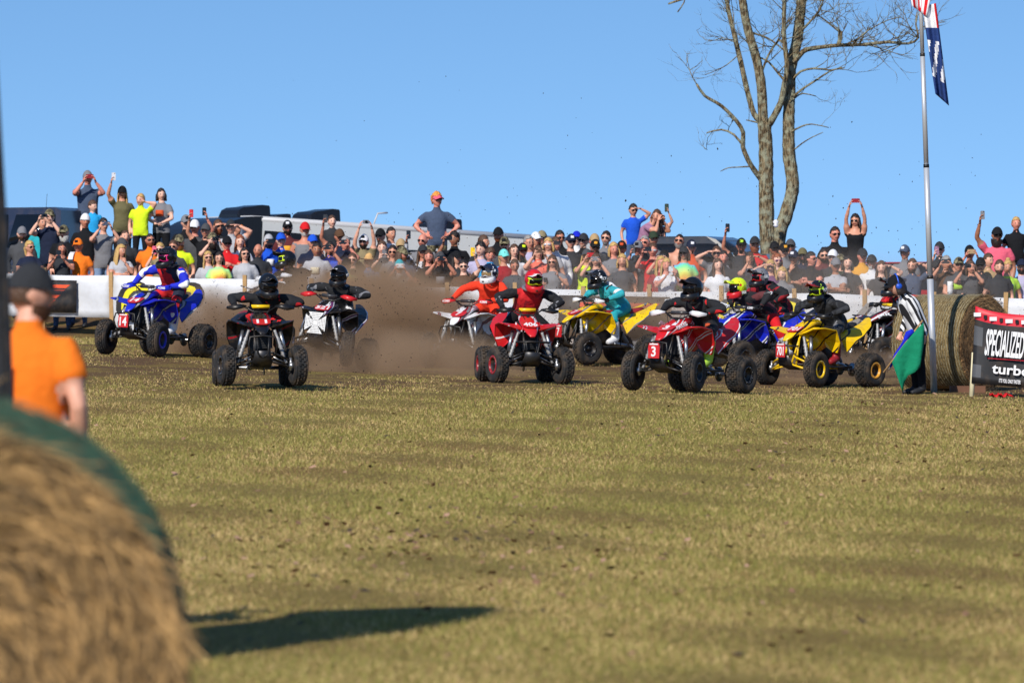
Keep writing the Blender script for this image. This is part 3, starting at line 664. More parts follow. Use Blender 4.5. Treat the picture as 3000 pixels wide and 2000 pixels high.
POSES = {  # wrist right, wrist left for a 1.75 m person facing -Y (right hand is at -X); pole right, pole left; curl; hand direction right, left; palm normals
 'stand': dict(r=(-.25, -.04, .86), l=(.25, -.04, .86)),
 'cross': dict(r=(.13, -.235, 1.15), l=(-.12, -.265, 1.20), pr=(-1, -.1, -.5), pl=(1, -.1, -.5), dr=(1, .1, .1), dl=(-1, .1, 0.05)),
 'hips': dict(r=(-.20, -.06, 1.0), l=(.20, -.06, 1.0), pr=(-1, .25, 0), pl=(1, .25, 0), dr=(.6, -.5, -.4), dl=(-.6, -.5, -.4)),
 'phone2': dict(r=(-.115, -.32, 1.555), l=(.115, -.32, 1.555), pr=(-.8, -.1, -1), pl=(.8, -.1, -1), dr=(.35, -.1, 1), dl=(-.35, -.1, 1), nr=(1, -.1, 0), nl=(-1, -.1, 0), curl=.55, phone=((0, -.355, 1.655), 'land')),
 'phone2low': dict(r=(-.10, -.34, 1.40), l=(.10, -.34, 1.40), pr=(-.8, -.1, -1), pl=(.8, -.1, -1), dr=(.35, -.1, 1), dl=(-.35, -.1, 1), nr=(1, -.1, 0), nl=(-1, -.1, 0), curl=.55, phone=((0, -.36, 1.52), 'port')),
 'overhead': dict(r=(-.12, -.20, 1.90), l=(.12, -.20, 1.90), pr=(-1, -.2, .1), pl=(1, -.2, .1), dr=(.3, -.1, 1), dl=(-.3, -.1, 1), nr=(1, 0, 0), nl=(-1, 0, 0), curl=.5, phone=((0, -.235, 2.005), 'land')),
 'phoneR': dict(r=(-.10, -.33, 1.50), l=(.25, -.04, .86), pr=(-.6, -.2, -1), dr=(.15, -.1, 1), nr=(1, -.2, 0), curl=.6, phone=((-.055, -.365, 1.61), 'port')),
 'phoneRl': dict(r=(-.13, -.33, 1.54), l=(.25, -.04, .86), pr=(-.6, -.2, -1), dr=(.2, -.1, 1), nr=(1, -.2, 0), curl=.6, phone=((-.03, -.365, 1.645), 'land')),
 'phoneRup': dict(r=(-.26, -.24, 1.84), l=(.25, -.04, .86), pr=(-1, -.1, -.3), dr=(.1, -.1, 1), nr=(1, -.2, 0), curl=.6, phone=((-.215, -.27, 1.96), 'port')),
 'phoneLup': dict(r=(-.25, -.04, .86), l=(.26, -.24, 1.80), pl=(1, -.1, -.3), dl=(-.1, -.1, 1), nl=(-1, -.2, 0), curl=.6, phone=((.215, -.27, 1.92), 'port')),
 'phonelow': dict(r=(-.12, -.32, 1.20), l=(.16, -.27, 1.36), pr=(-.7, .1, -1), pl=(.9, .1, -1), dr=(.5, -.5, .5), dl=(-.2, -.2, 1), nr=(.6, -.3, .6), nl=(-1, 0, 0), curl=.7, phone=((-.05, -.40, 1.27), 'flat')),
 'browR': dict(r=(-.155, -.135, 1.665), l=(.25, -.04, .86), pr=(-1, -.2, .1), dr=(1, -.25, .12), nr=(0, 0, -1), curl=.12),
 'browL': dict(r=(-.25, -.04, .86), l=(.155, -.135, 1.665), pl=(1, -.2, .1), dl=(-1, -.25, .12), nl=(0, 0, -1), curl=.12),
 'browLphone': dict(r=(-.10, -.32, 1.56), l=(.15, -.12, 1.675), pr=(-.6, -.2, -1), pl=(1, -.2, .1), dr=(.15, -.1, 1), nr=(1, -.2, 0), dl=(-1, -.2, .12), nl=(0, 0, -1), curl=.4, phone=((-.055, -.355, 1.67), 'port')),
 'face2': dict(r=(-.09, -.13, 1.60), l=(.09, -.13, 1.60), pr=(-.7, -.5, -1), pl=(.7, -.5, -1), dr=(.3, -.2, 1), dl=(-.3, -.2, 1), nr=(1, 0, 0), nl=(-1, 0, 0), curl=.5),
 'drinkR': dict(r=(-.13, -.33, 1.16), l=(.25, -.04, .86), pr=(-.8, .2, -.8), dr=(.45, -.8, .2), nr=(1, .5, 0), curl=.9, can=(-.075, -.42, 1.19)),
 'drinkL': dict(r=(-.25, -.04, .86), l=(.13, -.33, 1.12), pl=(.8, .2, -.8), dl=(-.45, -.8, .2), nl=(-1, .5, 0), curl=.9, can=(.075, -.42, 1.15)),
 'chinR': dict(r=(-.05, -.24, 1.40), l=(-.02, -.24, 1.16), pr=(-.6, -.1, -1), pl=(.8, -.1, -.8), dr=(.2, .4, 1), nr=(.3, 1, 0), dl=(-1, -.1, 0), curl=.7),
 'chinL': dict(r=(.02, -.24, 1.16), l=(.05, -.24, 1.40), pr=(-.8, -.1, -.8), pl=(.6, -.1, -1), dl=(-.2, .4, 1), nl=(-.3, 1, 0), dr=(1, -.1, 0), curl=.7),
 'earL': dict(r=(-.25, -.04, .86), l=(.13, -.07, 1.58), pl=(1, -.2, 0), dl=(-.7, 0, .5), nl=(-.5, 0, -.8), curl=.8),
 'fistL': dict(r=(-.25, -.04, .86), l=(.10, -.26, 1.22), pl=(.8, .1, -.8), dl=(-1, -.2, .2), nl=(0, 1, 0), curl=1.1),
 'clasp': dict(r=(-.05, -.22, 1.0), l=(.06, -.24, 1.02), pr=(-1, .1, -.4), pl=(1, .1, -.4), dr=(.8, -.3, -.3), dl=(-.8, -.3, -.3)),
 'lean': dict(r=(-.30, -.25, 1.0), l=(.30, -.25, 1.0), dr=(.2, -1, -.1), dl=(-.2, -1, -.1), nr=(0, 0, -1), nl=(0, 0, -1)),
}
PHONES = []
def phone(M, size, color, label, name='phone', camera=False):
    w, h = size; t = 0.010; m = MB(); c = 0.012
    poly = [(-w / 2 + c, -h / 2), (w / 2 - c, -h / 2), (w / 2, -h / 2 + c), (w / 2, h / 2 - c), (w / 2 - c, h / 2), (-w / 2 + c, h / 2), (-w / 2, h / 2 - c), (-w / 2, -h / 2 + c)]
    m.prism(poly, (0, 0, -t / 2), (1, 0, 0), (0, 1, 0), (0, 0, t if not camera else 0.035))
    o = m.build(name, plastic(color) if color != 'black' else mat('phone_black', (20, 20, 24), rough=0.15, var=0), None, M)
    l = MB(); lz = t / 2 if not camera else 0.03
    r0 = 0.009 if not camera else 0.024; cx, cy = (w / 2 - 0.018, h / 2 - 0.018) if not camera else (0, 0)
    l.tube([(cx, cy, lz - 0.001), (cx, cy, lz + (0.003 if not camera else 0.03))], r0, n=10)
    l.build('lens', GLASSY, o); tag(o, label, 'camera' if camera else 'phone', 'phones and cameras held up by the crowd'); return o
def person(H=1.75, pose='stand', loc=(0, 0, 0), yaw=0.0, hyaw=0.0, hpitch=0.0, hroll=0.0, build=0.0, female=False, kid=False, sk=0, hair=('short', 'darkhair'), cap=None, glasses=None, beard=None, top=('grey', 0.55), bottom='denim', shoe='charcoal',
           label='', phonecol=None, phonelabel='', bend=0.0, group='spectators behind the barrier', cancol=None, tank=False, shorts=False, voxel=0.0245, topmat=None, camera=False, hemv=-0.12):
    k = H / 1.75; hs = k ** 0.35 * (1.02 if female else 1.06) if kid or H < 1.5 else k ** 0.6 * (1.04 if female else 1.08)
    root = empty('person', loc, yaw)
    if label: tag(root, label, 'person', group)
    else: root['category'] = 'person'; root['group'] = group
    po = POSES[pose]; B = Matrix.Rotation(-bend, 3, 'X')
    pelv = Vector((0, 0, .93))
    def up(p, f=1.0):
        p = Vector(p); q = p - pelv; return (pelv + Matrix.Rotation(bend * f, 3, 'X') @ q) * k
    shx = 0.158 if female else 0.174
    J = dict(pel=pelv * k, chest=up((0, 0.005, 1.29), .8), neck=up((0, 0.012, 1.475)), head=up((0, -0.012, 1.625)), shL=up((shx + .02 * build, 0.01, 1.378)), shR=up((-shx - .02 * build, 0.01, 1.378)))
    for S, sx in (('L', 1), ('R', -1)):
        w = up(po['l' if S == 'L' else 'r']) ; pl = po.get('pl' if S == 'L' else 'pr', (sx * 0.5, 0.8, -.1))
        e, w2 = ik(J['sh' + S], w, 0.30 * k, 0.27 * k, pl); J['el' + S] = e; J['wr' + S] = w2
        J['hip' + S] = Vector((sx * .095, 0, .90)) * k; J['kn' + S] = Vector((sx * .115, -.015, .49)) * k; J['an' + S] = Vector((sx * .13, .02, .07)) * k; J['toe' + S] = Vector((sx * .155, -.13, .035)) * k
    Mh = Matrix.Translation(J['head']) @ Matrix.Rotation(bend * 0.3, 4, 'X') @ Matrix.Rotation(hyaw, 4, 'Z') @ Matrix.Rotation(hpitch, 4, 'X') @ Matrix.Rotation(hroll, 4, 'Y')
    hands = []
    for S, sd in (('L', 1), ('R', -1)):
        s = S.lower(); d = po.get('d' + s); d = Vector(d) if d else (J['wr' + S] - J['el' + S]).normalized(); n = Vector(po.get('n' + s, (-sd * 0.9, -0.2, 0)))
        hands.append((J['wr' + S], d, n, sd, po.get('curl', 0.35) if d is not None else .35, k * (0.92 if female else 1.0)))
    skm = skin(sk); tm = topmat or (skm if top[0] == 'skin' else cloth(top[0]))
    hcol = hair[1] if hair else 'brownhair'
    mats = [skm, tm, cloth(bottom), mat('shoe_' + shoe, PAL[shoe], rough=0.6), EYEW, IRIS, LIPS, hairm(hcol), skm]
    queue_body(J, mats, k=k, fat=build, female=female, sleeve=top[1], pants=(0.9 if shorts else 2.0), headM=Mh, hscale=hs, handspec=hands, parent=root, loose=1.06, neckline=(-1.1 if tank else -0.35), voxel=voxel, hem=hemv)
    Hm = Mh @ Matrix.Scale(hs, 4)
    hatted = cap is not None and cap[0] != 'visor'
    if hair: add_hair(root, Hm, hair[0], hair[1], seed=int(loc[0] * 97 + 1000))
    if cap:
        if cap[0] == 'straw': add_straw_hat(root, Hm)
        else: add_cap(root, Hm, cap[1], cap[2] if len(cap) > 2 and cap[2] else cap[1], back=(cap[0] == 'back'), logo=cap[3] if len(cap) > 3 else None, visor_only=(cap[0] == 'visor'))
    if glasses == 'clear': add_spectacles(root, Hm)
    elif glasses: add_glasses(root, Hm, glasses)
    if beard: add_beard(root, Hm, beard[0], beard[1] if len(beard) > 1 else 0.0, beard[2] if len(beard) > 2 else False)
    W = Matrix.Translation(loc) @ Matrix.Rotation(yaw, 4, 'Z')
    if phonecol and 'phone' in po:
        p, ori = po['phone']; p = up(p)
        X, Y = ((1, 0, 0), (0, 0, 1))
        if ori == 'flat': Y = (0, -.7, .7)
        M = W @ frame(p, X, Y)
        phone(M, ((0.155, 0.078) if ori == 'land' else (0.078, 0.155)) if not camera else (0.115, 0.07), phonecol, phonelabel, 'camera' if camera else 'phone', camera)
    if cancol and 'can' in po:
        p = W @ up(po['can']); mb = MB(); mb.tube([(0, 0, -.06), (0, 0, -.055), (0, 0, .045), (0, 0, .055), (0, 0, .06)], [.026, .031, .031, .026, .026], n=12)
        o = mb.build('drink_can', plastic(cancol)); o.location = p; tag(o, cancol + ' drink can held by ' + phonelabel, 'can')
    return root
# ---------------------------------------------------------------- racing quads and their riders
def lathe_y(m, prof, n, mi=0):
    rings = [[Vector((r * math.cos(2 * math.pi * k / n), y, r * math.sin(2 * math.pi * k / n))) for k in range(n)] for r, y in prof]
    m.loft(rings, mi, False)
def tyre_mesh(ro, ri, w, rows, nk, seed):
    m = MB(); rs = random.Random(seed); n = 32
    half = [(ri - .012, -w * .36), (ri, -w * .43), (ri + .025, -w * .50), ((ro + ri) / 2 + .01, -w * .53), (ro - .035, -w * .49), (ro - .018, -w * .38), (ro - .014, -w * .15)]
    lathe_y(m, half + [(r, -y) for r, y in half[::-1]], n)
    for row in range(rows):
        t = (row + .5) / rows * 2 - 1; y = t * w * .46; rr = ro - .010 - (.022 if abs(t) > .72 else 0.004 * abs(t))
        for k in range(nk):
            a = 2 * math.pi * (k + (.5 if row % 2 else 0)) / nk + rs.uniform(-.02, .02)
            c = Vector((rr * math.cos(a), y, rr * math.sin(a))); rot = Matrix.Rotation(-a, 3, 'Y') @ Matrix.Rotation(-t * .55, 3, 'Z')
            m.box(c, (.028, w / rows * .72, 2 * math.pi * ro / nk * .62), rot=rot)
    return m.mesh('wheel', [RUBBER])
TY_F = tyre_mesh(.268, .135, .175, 5, 26, 1); TY_R = tyre_mesh(.255, .125, .26, 6, 24, 2)
def rim_mesh(ri, w):
    m = MB(); lathe_y(m, [(ri - .03, w * .30), (ri - .032, w * .46), (ri - .004, w * .47), (ri + .004, w * .42), (ri - .004, w * .36)], 28, 0)
    for k in range(8):
        a = 2 * math.pi * k / 8; m.ellipsoid((math.cos(a) * (ri - .018), w * .47, math.sin(a) * (ri - .018)), (.006, .004, .006), 1, 6, 4)
    return m
def dish_mesh(ri, w):
    m = MB(); lathe_y(m, [(ri - .028, w * .34), (ri - .05, w * .20), (ri - .075, w * .16), (.035, w * .22), (.03, w * .30), (.004, w * .32)], 24); lathe_y(m, [(ri, -w * .38), (ri - .02, -w * .2), (.03, -w * .1), (.004, -w * .1)], 20)
    return m.mesh('hub', [mat('wheel_black', (18, 18, 20), rough=.45, dust=.3)])
DISH_F = dish_mesh(.135, .175); DISH_R = dish_mesh(.125, .26); RIMS = {}
def wheel(root, rear, side, x, y, z, rimcol, steer=0.0, spin=0.0):
    M = Matrix.Translation((x, y, z)) @ Matrix.Rotation(steer, 4, 'Z') @ (Matrix.Rotation(math.pi, 4, 'Z') if side < 0 else Matrix.Identity(4)) @ Matrix.Rotation(spin, 4, 'Y')
    o = link('wheel', TY_R if rear else TY_F, root, M)
    key = (rear, rimcol)
    if key not in RIMS: RIMS[key] = rim_mesh(.125 if rear else .135, .26 if rear else .175).mesh('rim', [plastic(rimcol), STEEL])
    link('rim', RIMS[key], o); link('hub', DISH_R if rear else DISH_F, o); return o
def graphics_mat(name, cols, sc=3.2):
    m = bpy.data.materials.new(name); m.use_nodes = True; t = m.node_tree; b = t.nodes['Principled BSDF']; b.inputs['Roughness'].default_value = 0.3
    tcn = t.nodes.new('ShaderNodeTexCoord'); mpn = t.nodes.new('ShaderNodeMapping'); mpn.inputs['Rotation'].default_value = (.3, .5, .4); mpn.inputs['Scale'].default_value = (1, 2.5, 2)
    n = t.nodes.new('ShaderNodeTexWave'); n.wave_profile = 'TRI'; n.inputs['Scale'].default_value = sc * .34; n.inputs['Distortion'].default_value = 2.2; n.inputs['Detail'].default_value = 1.0; n.inputs['Detail Scale'].default_value = 1.6
    cr = t.nodes.new('ShaderNodeValToRGB'); cr.color_ramp.interpolation = 'CONSTANT'; e = cr.color_ramp.elements
    e[0].position = 0; e[0].color = lin(PAL[cols[0]]) + (1,); e[1].position = .74; e[1].color = lin(PAL[cols[1]]) + (1,)
    if len(cols) > 2: x = e.new(.88); x.color = lin(PAL[cols[2]]) + (1,)
    if len(cols) > 3: x = e.new(.12); x.color = lin(PAL[cols[0]]) + (1,); e[0].color = lin(PAL[cols[3]]) + (1,)
    t.links.new(tcn.outputs['Object'], mpn.inputs[0]); t.links.new(mpn.outputs[0], n.inputs['Vector']); t.links.new(n.outputs['Fac'], cr.inputs[0])
    n2 = t.nodes.new('ShaderNodeTexNoise'); n2.inputs['Scale'].default_value = 11; n2.inputs['Detail'].default_value = 6; t.links.new(tcn.outputs['Object'], n2.inputs['Vector'])
    rp = t.nodes.new('ShaderNodeMapRange'); rp.inputs[1].default_value = .5; rp.inputs[2].default_value = .8; rp.inputs[4].default_value = .35; t.links.new(n2.outputs['Fac'], rp.inputs[0])
    mx = t.nodes.new('ShaderNodeMix'); mx.data_type = 'RGBA'; mx.inputs['B'].default_value = lin((120, 98, 74)) + (1,); t.links.new(rp.outputs[0], mx.inputs['Factor']); t.links.new(cr.outputs[0], mx.inputs['A'])
    t.links.new(mx.outputs['Result'], b.inputs['Base Color']); return m
def sec(x, zc, hw, hh, n=12): return [Vector((x, hw * math.copysign(abs(math.cos(a)) ** .7, math.cos(a)), zc + hh * math.copysign(abs(math.sin(a)) ** .8, math.sin(a)))) for a in [2 * math.pi * k / n for k in range(n)]]
def mir(g): return [[(p[0], -p[1], p[2]) for p in r] for r in g]
FF = [[(.62, .11, .77), (.62, .26, .81), (.66, .41, .86)], [(.46, .13, .83), (.42, .28, .855), (.42, .43, .87)], [(.27, .15, .85), (.20, .30, .85), (.16, .44, .84)], [(.15, .18, .72), (.09, .31, .68), (.06, .43, .66)], [(.13, .22, .60), (.06, .30, .52), (.04, .38, .51)]]
RF = [[(-.16, .16, .80), (-.20, .24, .70), (-.26, .30, .52)], [(-.34, .16, .83), (-.37, .28, .77), (-.40, .37, .66)], [(-.55, .16, .87), (-.57, .30, .86), (-.59, .40, .80)], [(-.75, .14, .94), (-.77, .25, .94), (-.78, .33, .91)], [(-.95, .08, 1.02), (-.95, .14, 1.03), (-.94, .19, 1.01)]]
def quad(label, M, c, rimF, rimR, num, steer=0.0, plate=None, guard='black', guardtxt=None, seatc='black', hoodnum=None, decal=None, frame_c='black', cross=False, bumper='loop', pad='charcoal'):
    root = empty('quad_bike', mw=M); tag(root, label, 'quad bike', 'racing quads')
    body = graphics_mat('graphics', c); pl = plastic(c[0]) if c[0] != 'black' else DARKP
    for side in (1, -1):
        wheel(root, False, side, .64, side * .475, .268, rimF, steer, rnd.random() * 6); wheel(root, True, side, -.63, side * .45, .255, rimR, 0, rnd.random() * 6)
        for zl, zo, xo, nm in ((.33, .24, .15, 'lower_arm'), (.45, .33, .11, 'upper_arm')):
            m = MB(); 
            for s in (-1, 1): m.tube([(.62 + s * xo, side * .11, zl), (.64, side * .39, zo)], .0135, n=8)
            m.tube([(.62, side * .26, (zl + zo) / 2 + .002), (.645, side * .27, (zl + zo) / 2 + .002)], .012, n=6)
            m.build(nm, plastic(frame_c) if frame_c != 'black' else BLACKM, root)
        m = MB(); m.tube([(.645, side * .385, .20), (.64, side * .385, .37)], .024, n=8); m.tube([(.64, side * .36, .268), (.64, side * .43, .268)], .05, n=12); m.tube([(.55, side * .38, .27), (.60, side * .12, .40)], .009, n=6)
        m.build('spindle', STEEL, root)
        m = MB(); a = Vector((.58, side * .17, .74)); b = Vector((.64, side * .325, .30)); N = 19
        m.tube([a.lerp(b, i / (N - 1)) for i in range(N)], [(.033 if i % 2 else .022) if 3 < i < 15 else .020 for i in range(N)], n=10)
        sh = m.build('shock', mat('spring', (150, 150, 150), rough=.45, metal=.2, var=.15, dust=.35), root)
        m = MB(); m.tube([(.50, side * .24, .76), (.57, side * .31, .46)], .026, n=10); m.build('reservoir', STEEL, sh)
        m = MB(); m.sheet(FF if side > 0 else mir(FF), .012, smooth=False); ff = m.build('front_fender', body, root)
        m = MB(); m.tube([FF[0][2] if side > 0 else (FF[0][2][0], -FF[0][2][1], FF[0][2][2])] + [(p[2][0], side * p[2][1], p[2][2]) for p in FF[1:]], .010, n=6); m.build('fender_edge', pl, ff)
        m = MB(); m.sheet(RF if side > 0 else mir(RF), .012, smooth=False); m.build('rear_fender', body, root)
        m = MB(); g = [[(.56, .12, .80), (.55, .17, .66), (.50, .16, .54)], [(.36, .17, .88), (.34, .23, .68), (.30, .20, .50)], [(.10, .14, .88), (.06, .20, .72), (.06, .19, .60)]]
        m.sheet(g if side > 0 else mir(g), .01); m.build('shroud', body, root)
        m = MB(); m.tube([(.34, side * .18, .32), (.34, side * .37, .30), (-.30, side * .37, .30), (-.36, side * .20, .34)], .016, n=8)
        for k in range(5): m.tube([(.26 - .12 * k, side * .20, .315), (.26 - .12 * k, side * .365, .30)], .006, n=5)
        m.build('nerf_bar', BLACKM, root)
        m = MB(); m.tube([(-.02, side * .18, .35), (-.02, side * .33, .35)], .02, n=8); m.box((-.02, side * .28, .37), (.10, .10, .02)); m.build('foot_peg', STEEL, root)
    m = MB(); m.loft([sec(.82, .68, .035, .014), sec(.74, .73, .075, .028), sec(.60, .80, .115, .04), (sec(.42, .88, .135, .05)), sec(.26, .94, .13, .055), sec(.12, .95, .10, .05), sec(.02, .91, .09, .04)]); hood = m.build('hood', body, root)
    m = MB(); m.loft([sec(.20, .84, .10, .05), sec(-.02, .86, .10, .045), sec(-.22, .84, .12, .055), sec(-.45, .85, .14, .06), sec(-.62, .89, .13, .05), sec(-.74, .93, .09, .03)]); m.build('seat', mat('seat_' + seatc, PAL[seatc], rough=.7, dust=.2), root)
    m = MB(); m.loft([sec(.40, .50, .10, .10), sec(.28, .50, .14, .19), sec(-.02, .52, .15, .22), (sec(-.20, .54, .13, .20)), sec(-.30, .55, .09, .12)])
    for k in range(6): m.box((.18, 0, .56 + .022 * k), (.20, .30, .006))
    m.build('engine', mat('engine', (48, 48, 50), rough=.45, metal=.5, var=.4, vscale=25, dust=.3), root)
    m = MB(); m.box((.43, 0, .62), (.04, .30, .24)); 
    for k in range(7): m.box((.455, 0, .53 + .03 * k), (.01, .28, .008))
    m.build('radiator', mat('radiator', (40, 40, 42), rough=.5, metal=.4), root)
    m = MB()
    for s in (-1, 1):
        m.tube([(.66, s * .10, .30), (.30, s * .13, .26), (-.25, s * .13, .28), (-.30, s * .11, .55)], .017, n=8); m.tube([(.74, s * .08, .34), (.58, s * .10, .74), (.36, s * .05, .84), (-.20, s * .08, .78), (-.78, s * .10, .86)], .015, n=8); m.tube([(.66, s * .10, .30), (.60, s * .10, .72)], .015, n=8)
    m.build('frame', plastic(frame_c) if frame_c != 'black' else BLACKM, root)
    m = MB(); m.sheet([[(.84, -.10, .46), (.84, .10, .46)], [(.78, -.13, .32), (.78, .13, .32)], [(.55, -.13, .25), (.55, .13, .25)], [(-.2, -.13, .245), (-.2, .13, .245)]], .008); m.build('skid_plate', mat('skid', (60, 60, 62), rough=.4, metal=.6, dust=.3), root)
    m = MB()
    for s in (-1, 1): m.tube([(-.14, s * .10, .36), (-.42, s * .09, .32), (-.63, s * .08, .255)], [.035, .032, .04], n=8)
    m.tube([(-.63, -.42, .255), (-.63, .42, .255)], .024, n=10); m.build('swingarm', STEEL, root)
    m = MB(); m.tube([(-.63, .10, .255), (-.63, .115, .255)], .10, n=20); m.build('sprocket', STEEL, root); m = MB(); m.tube([(-.63, -.12, .255), (-.63, -.13, .255)], .09, n=20); m.build('brake_disc', STEEL, root)
    m = MB(); m.tube([(.30, -.12, .60), (.20, -.22, .52), (-.20, -.20, .62), (-.42, -.19, .70)], .022, n=8); m.tube([(-.40, -.19, .69), (-.46, -.19, .71), (-.86, -.19, .80), (-.90, -.19, .81)], [.03, .052, .052, .035], n=12); m.build('exhaust', STEEL, root)
    m = MB(); m.tube([(-.25, 0, .66), (-.48, 0, .36)], .04, n=10); m.build('rear_shock', mat('spring', (150, 150, 150), rough=.45, metal=.2, var=.15, dust=.35), root)
    m = MB(); m.tube([(-.70, .12, .84), (-.94, .11, .86), (-.96, 0, .86), (-.94, -.11, .86), (-.70, -.12, .84)], .013, n=8); m.build('grab_bar', BLACKM, root)
    # front bumper and number plate
    m = MB()
    if bumper == 'loop':
        m.tube([(.70, .10, .36), (.84, .17, .42), (.88, .19, .54), (.86, .17, .64), (.85, 0, .66), (.86, -.17, .64), (.88, -.19, .54), (.84, -.17, .42), (.70, -.10, .36)], .0125, n=8)
        m.tube([(.85, .08, .655), (.86, .07, .42), (.80, .0, .37), (.86, -.07, .42), (.85, -.08, .655)], .009, n=6)
    else:
        m.tube([(.66, .13, .60), (.84, .24, .60), (.86, 0, .61), (.84, -.24, .60), (.66, -.13, .60)], .014, n=8); m.tube([(.85, .10, .60), (.80, .07, .40), (.80, -.07, .40), (.85, -.10, .60)], .011, n=6)
    bp = m.build('bumper', BLACKM, root)
    red = plastic('red')
    if plate:
        if not cross:
            m = MB(); w, h = .17, .20; m.prism([(-w / 2, -h / 2), (w / 2, -h / 2), (w / 2 * 1.06, h / 2 * .4), (w / 2 * .9, h / 2), (-w / 2 * .9, h / 2), (-w / 2 * 1.06, h / 2 * .4)], (.895, 0, .535), (0, 1, 0), (0, 0, 1), (.01, 0, 0))
            po = m.build('number_plate', red, root); text(plate, po, frame((.9085, 0, .525), (0, 1, 0), (0, 0, 1)), .125 if len(plate) > 1 else .07, .135, WHITEP, 'digits')
            m = MB(); m.box((.907, 0, .622), (.005, .13, .016)); m.build('plate_band', WHITEP, po)
        else:
            wh = mat('cross_white', (226, 226, 224), rough=.5, var=.05, dust=.1); m = MB()
            for k in range(4):
                a = k * math.pi / 2; ca, sa = math.cos(a), math.sin(a); poly = [(.03, -.03), (.16, -.12), (.16, .12), (.03, .03)]
                m.prism([(x * ca - y * sa, x * sa + y * ca) for x, y in poly], (.885, 0, .60), (0, 1, 0), (0, 0, 1), (.012, 0, 0))
            m.box((.891, 0, .60), (.012, .07, .07)); po = m.build('cross_plate', wh, root); d = MB()
            for k in range(4):
                a = k * math.pi / 2
                for i in range(5):
                    for j in range(-3, 4):
                        r_ = .045 + .024 * i
                        if abs(j) * .021 < .03 + (r_ - .03) * .62: d.tube([(.896, 0 + r_ * math.cos(a) - j * .021 * math.sin(a), .60 + r_ * math.sin(a) + j * .021 * math.cos(a)), (.8985, r_ * math.cos(a) - j * .021 * math.sin(a), .60 + r_ * math.sin(a) + j * .021 * math.cos(a))], .006, n=6)
            dd = d.build('perforations', DARKP, po); dd['kind'] = 'stuff'
    if hoodnum:
        n_ = Vector((.36, 0, .93)).normalized(); u_ = Vector((0, 1, 0)); 
        o0 = Vector((.60, 0, .846)); fr = frame(o0, (0, 1, 0), (-.93, 0, .40)); m = MB()
        m.prism([(-.115, -.05), (-.06, -.10), (.06, -.10), (.115, -.05), (.12, .09), (-.12, .09)], (0, 0, 0), (1, 0, 0), (0, 1, 0), (0, 0, .006)); po = m.build('hood_plate', red, root, fr)
        text(hoodnum, po, frame((0, .005, .0085), (1, 0, 0), (0, 1, 0)), .06 * len(hoodnum) + .02, .125, WHITEP, 'digits', .004)
    if decal:
        for s in (1, -1): text(decal, hood, frame((.43, s * .137, .885), (-s, 0, .28), (-.25 * s * 0, s * -.5, 1)), .26, .06, WHITEP if c[0] != 'white' else plastic('red'), 'lettering', .004)
    # handlebar, levers, guards
    m = MB(); m.tube([(.20, .40, 1.04), (.27, .22, 1.06), (.33, .09, .985), (.34, -.09, .985), (.27, -.22, 1.06), (.20, -.40, 1.04)], .012, n=8); m.tube([(.34, 0, .98), (.42, 0, .82)], .022, n=8); m.tube([(.285, .17, 1.055), (.285, -.17, 1.055)], .009, n=6)
    for s in (1, -1): m.tube([(.24, s * .25, 1.06), (.32, s * .26, 1.05), (.30, s * .40, 1.03)], .006, n=5); m.tube([(.30, s * .10, 1.0), (.40, s * .13, 1.06), (.46, s * .06, .92)], .005, n=5)
    hb = m.build('handlebar', BLACKM, root)
    m = MB(); m.tube([(.285, .12, 1.057), (.285, -.12, 1.057)], .026, n=8); m.build('crossbar_pad', plastic(pad), hb)
    for s in (1, -1):
        m = MB(); m.tube([(.27, s * .27, 1.06), (.20, s * .41, 1.04)], .018, n=8); m.build('grip', RUBBER, hb)
        g = [[(.33, s * .19, 1.07), (.34, s * .19, 1.05)], [(.38, s * .27, 1.09), (.39, s * .27, 1.025)], [(.38, s * .36, 1.08), (.39, s * .36, 1.005)], [(.31, s * .45, 1.055), (.32, s * .45, 1.025)]]
        m = MB(); m.sheet(g, .012); gd = m.build('hand_guard', plastic(guard) if guard != 'black' else DARKP, hb)
        if guardtxt: text(guardtxt, gd, frame((.392, s * .33, 1.05), (0, 1, 0), (0, 0, 1)), .13, .035, WHITEP if guard != 'white' else DARKP, 'lettering', .004)
    return root
def jersey(base, acc, amt=.60, sc=6):
    return graphics_like('jersey', base, acc, amt, sc)
def graphics_like(name, base, acc, amt, sc):
    m = bpy.data.materials.new(name); m.use_nodes = True; t = m.node_tree; b = t.nodes['Principled BSDF']; b.inputs['Roughness'].default_value = 0.85
    tcn = t.nodes.new('ShaderNodeTexCoord'); n = t.nodes.new('ShaderNodeTexNoise'); n.inputs['Scale'].default_value = sc; n.inputs['Detail'].default_value = 1.5; n.inputs['Distortion'].default_value = .6
    cr = t.nodes.new('ShaderNodeValToRGB'); cr.color_ramp.interpolation = 'CONSTANT'; e = cr.color_ramp.elements; e[0].position = 0; e[0].color = lin(PAL[base]) + (1,); e[1].position = amt; e[1].color = lin(PAL[acc]) + (1,)
    t.links.new(tcn.outputs['Object'], n.inputs['Vector']); t.links.new(n.outputs['Fac'], cr.inputs[0]); t.links.new(cr.outputs[0], b.inputs['Base Color'])
    n3 = t.nodes.new('ShaderNodeTexNoise'); n3.inputs['Scale'].default_value = 13; bp = t.nodes.new('ShaderNodeBump'); bp.inputs['Strength'].default_value = .7; bp.inputs['Distance'].default_value = .03
    t.links.new(tcn.outputs['Object'], n3.inputs['Vector']); t.links.new(n3.outputs['Fac'], bp.inputs['Height']); t.links.new(bp.outputs[0], b.inputs['Normal']); return m
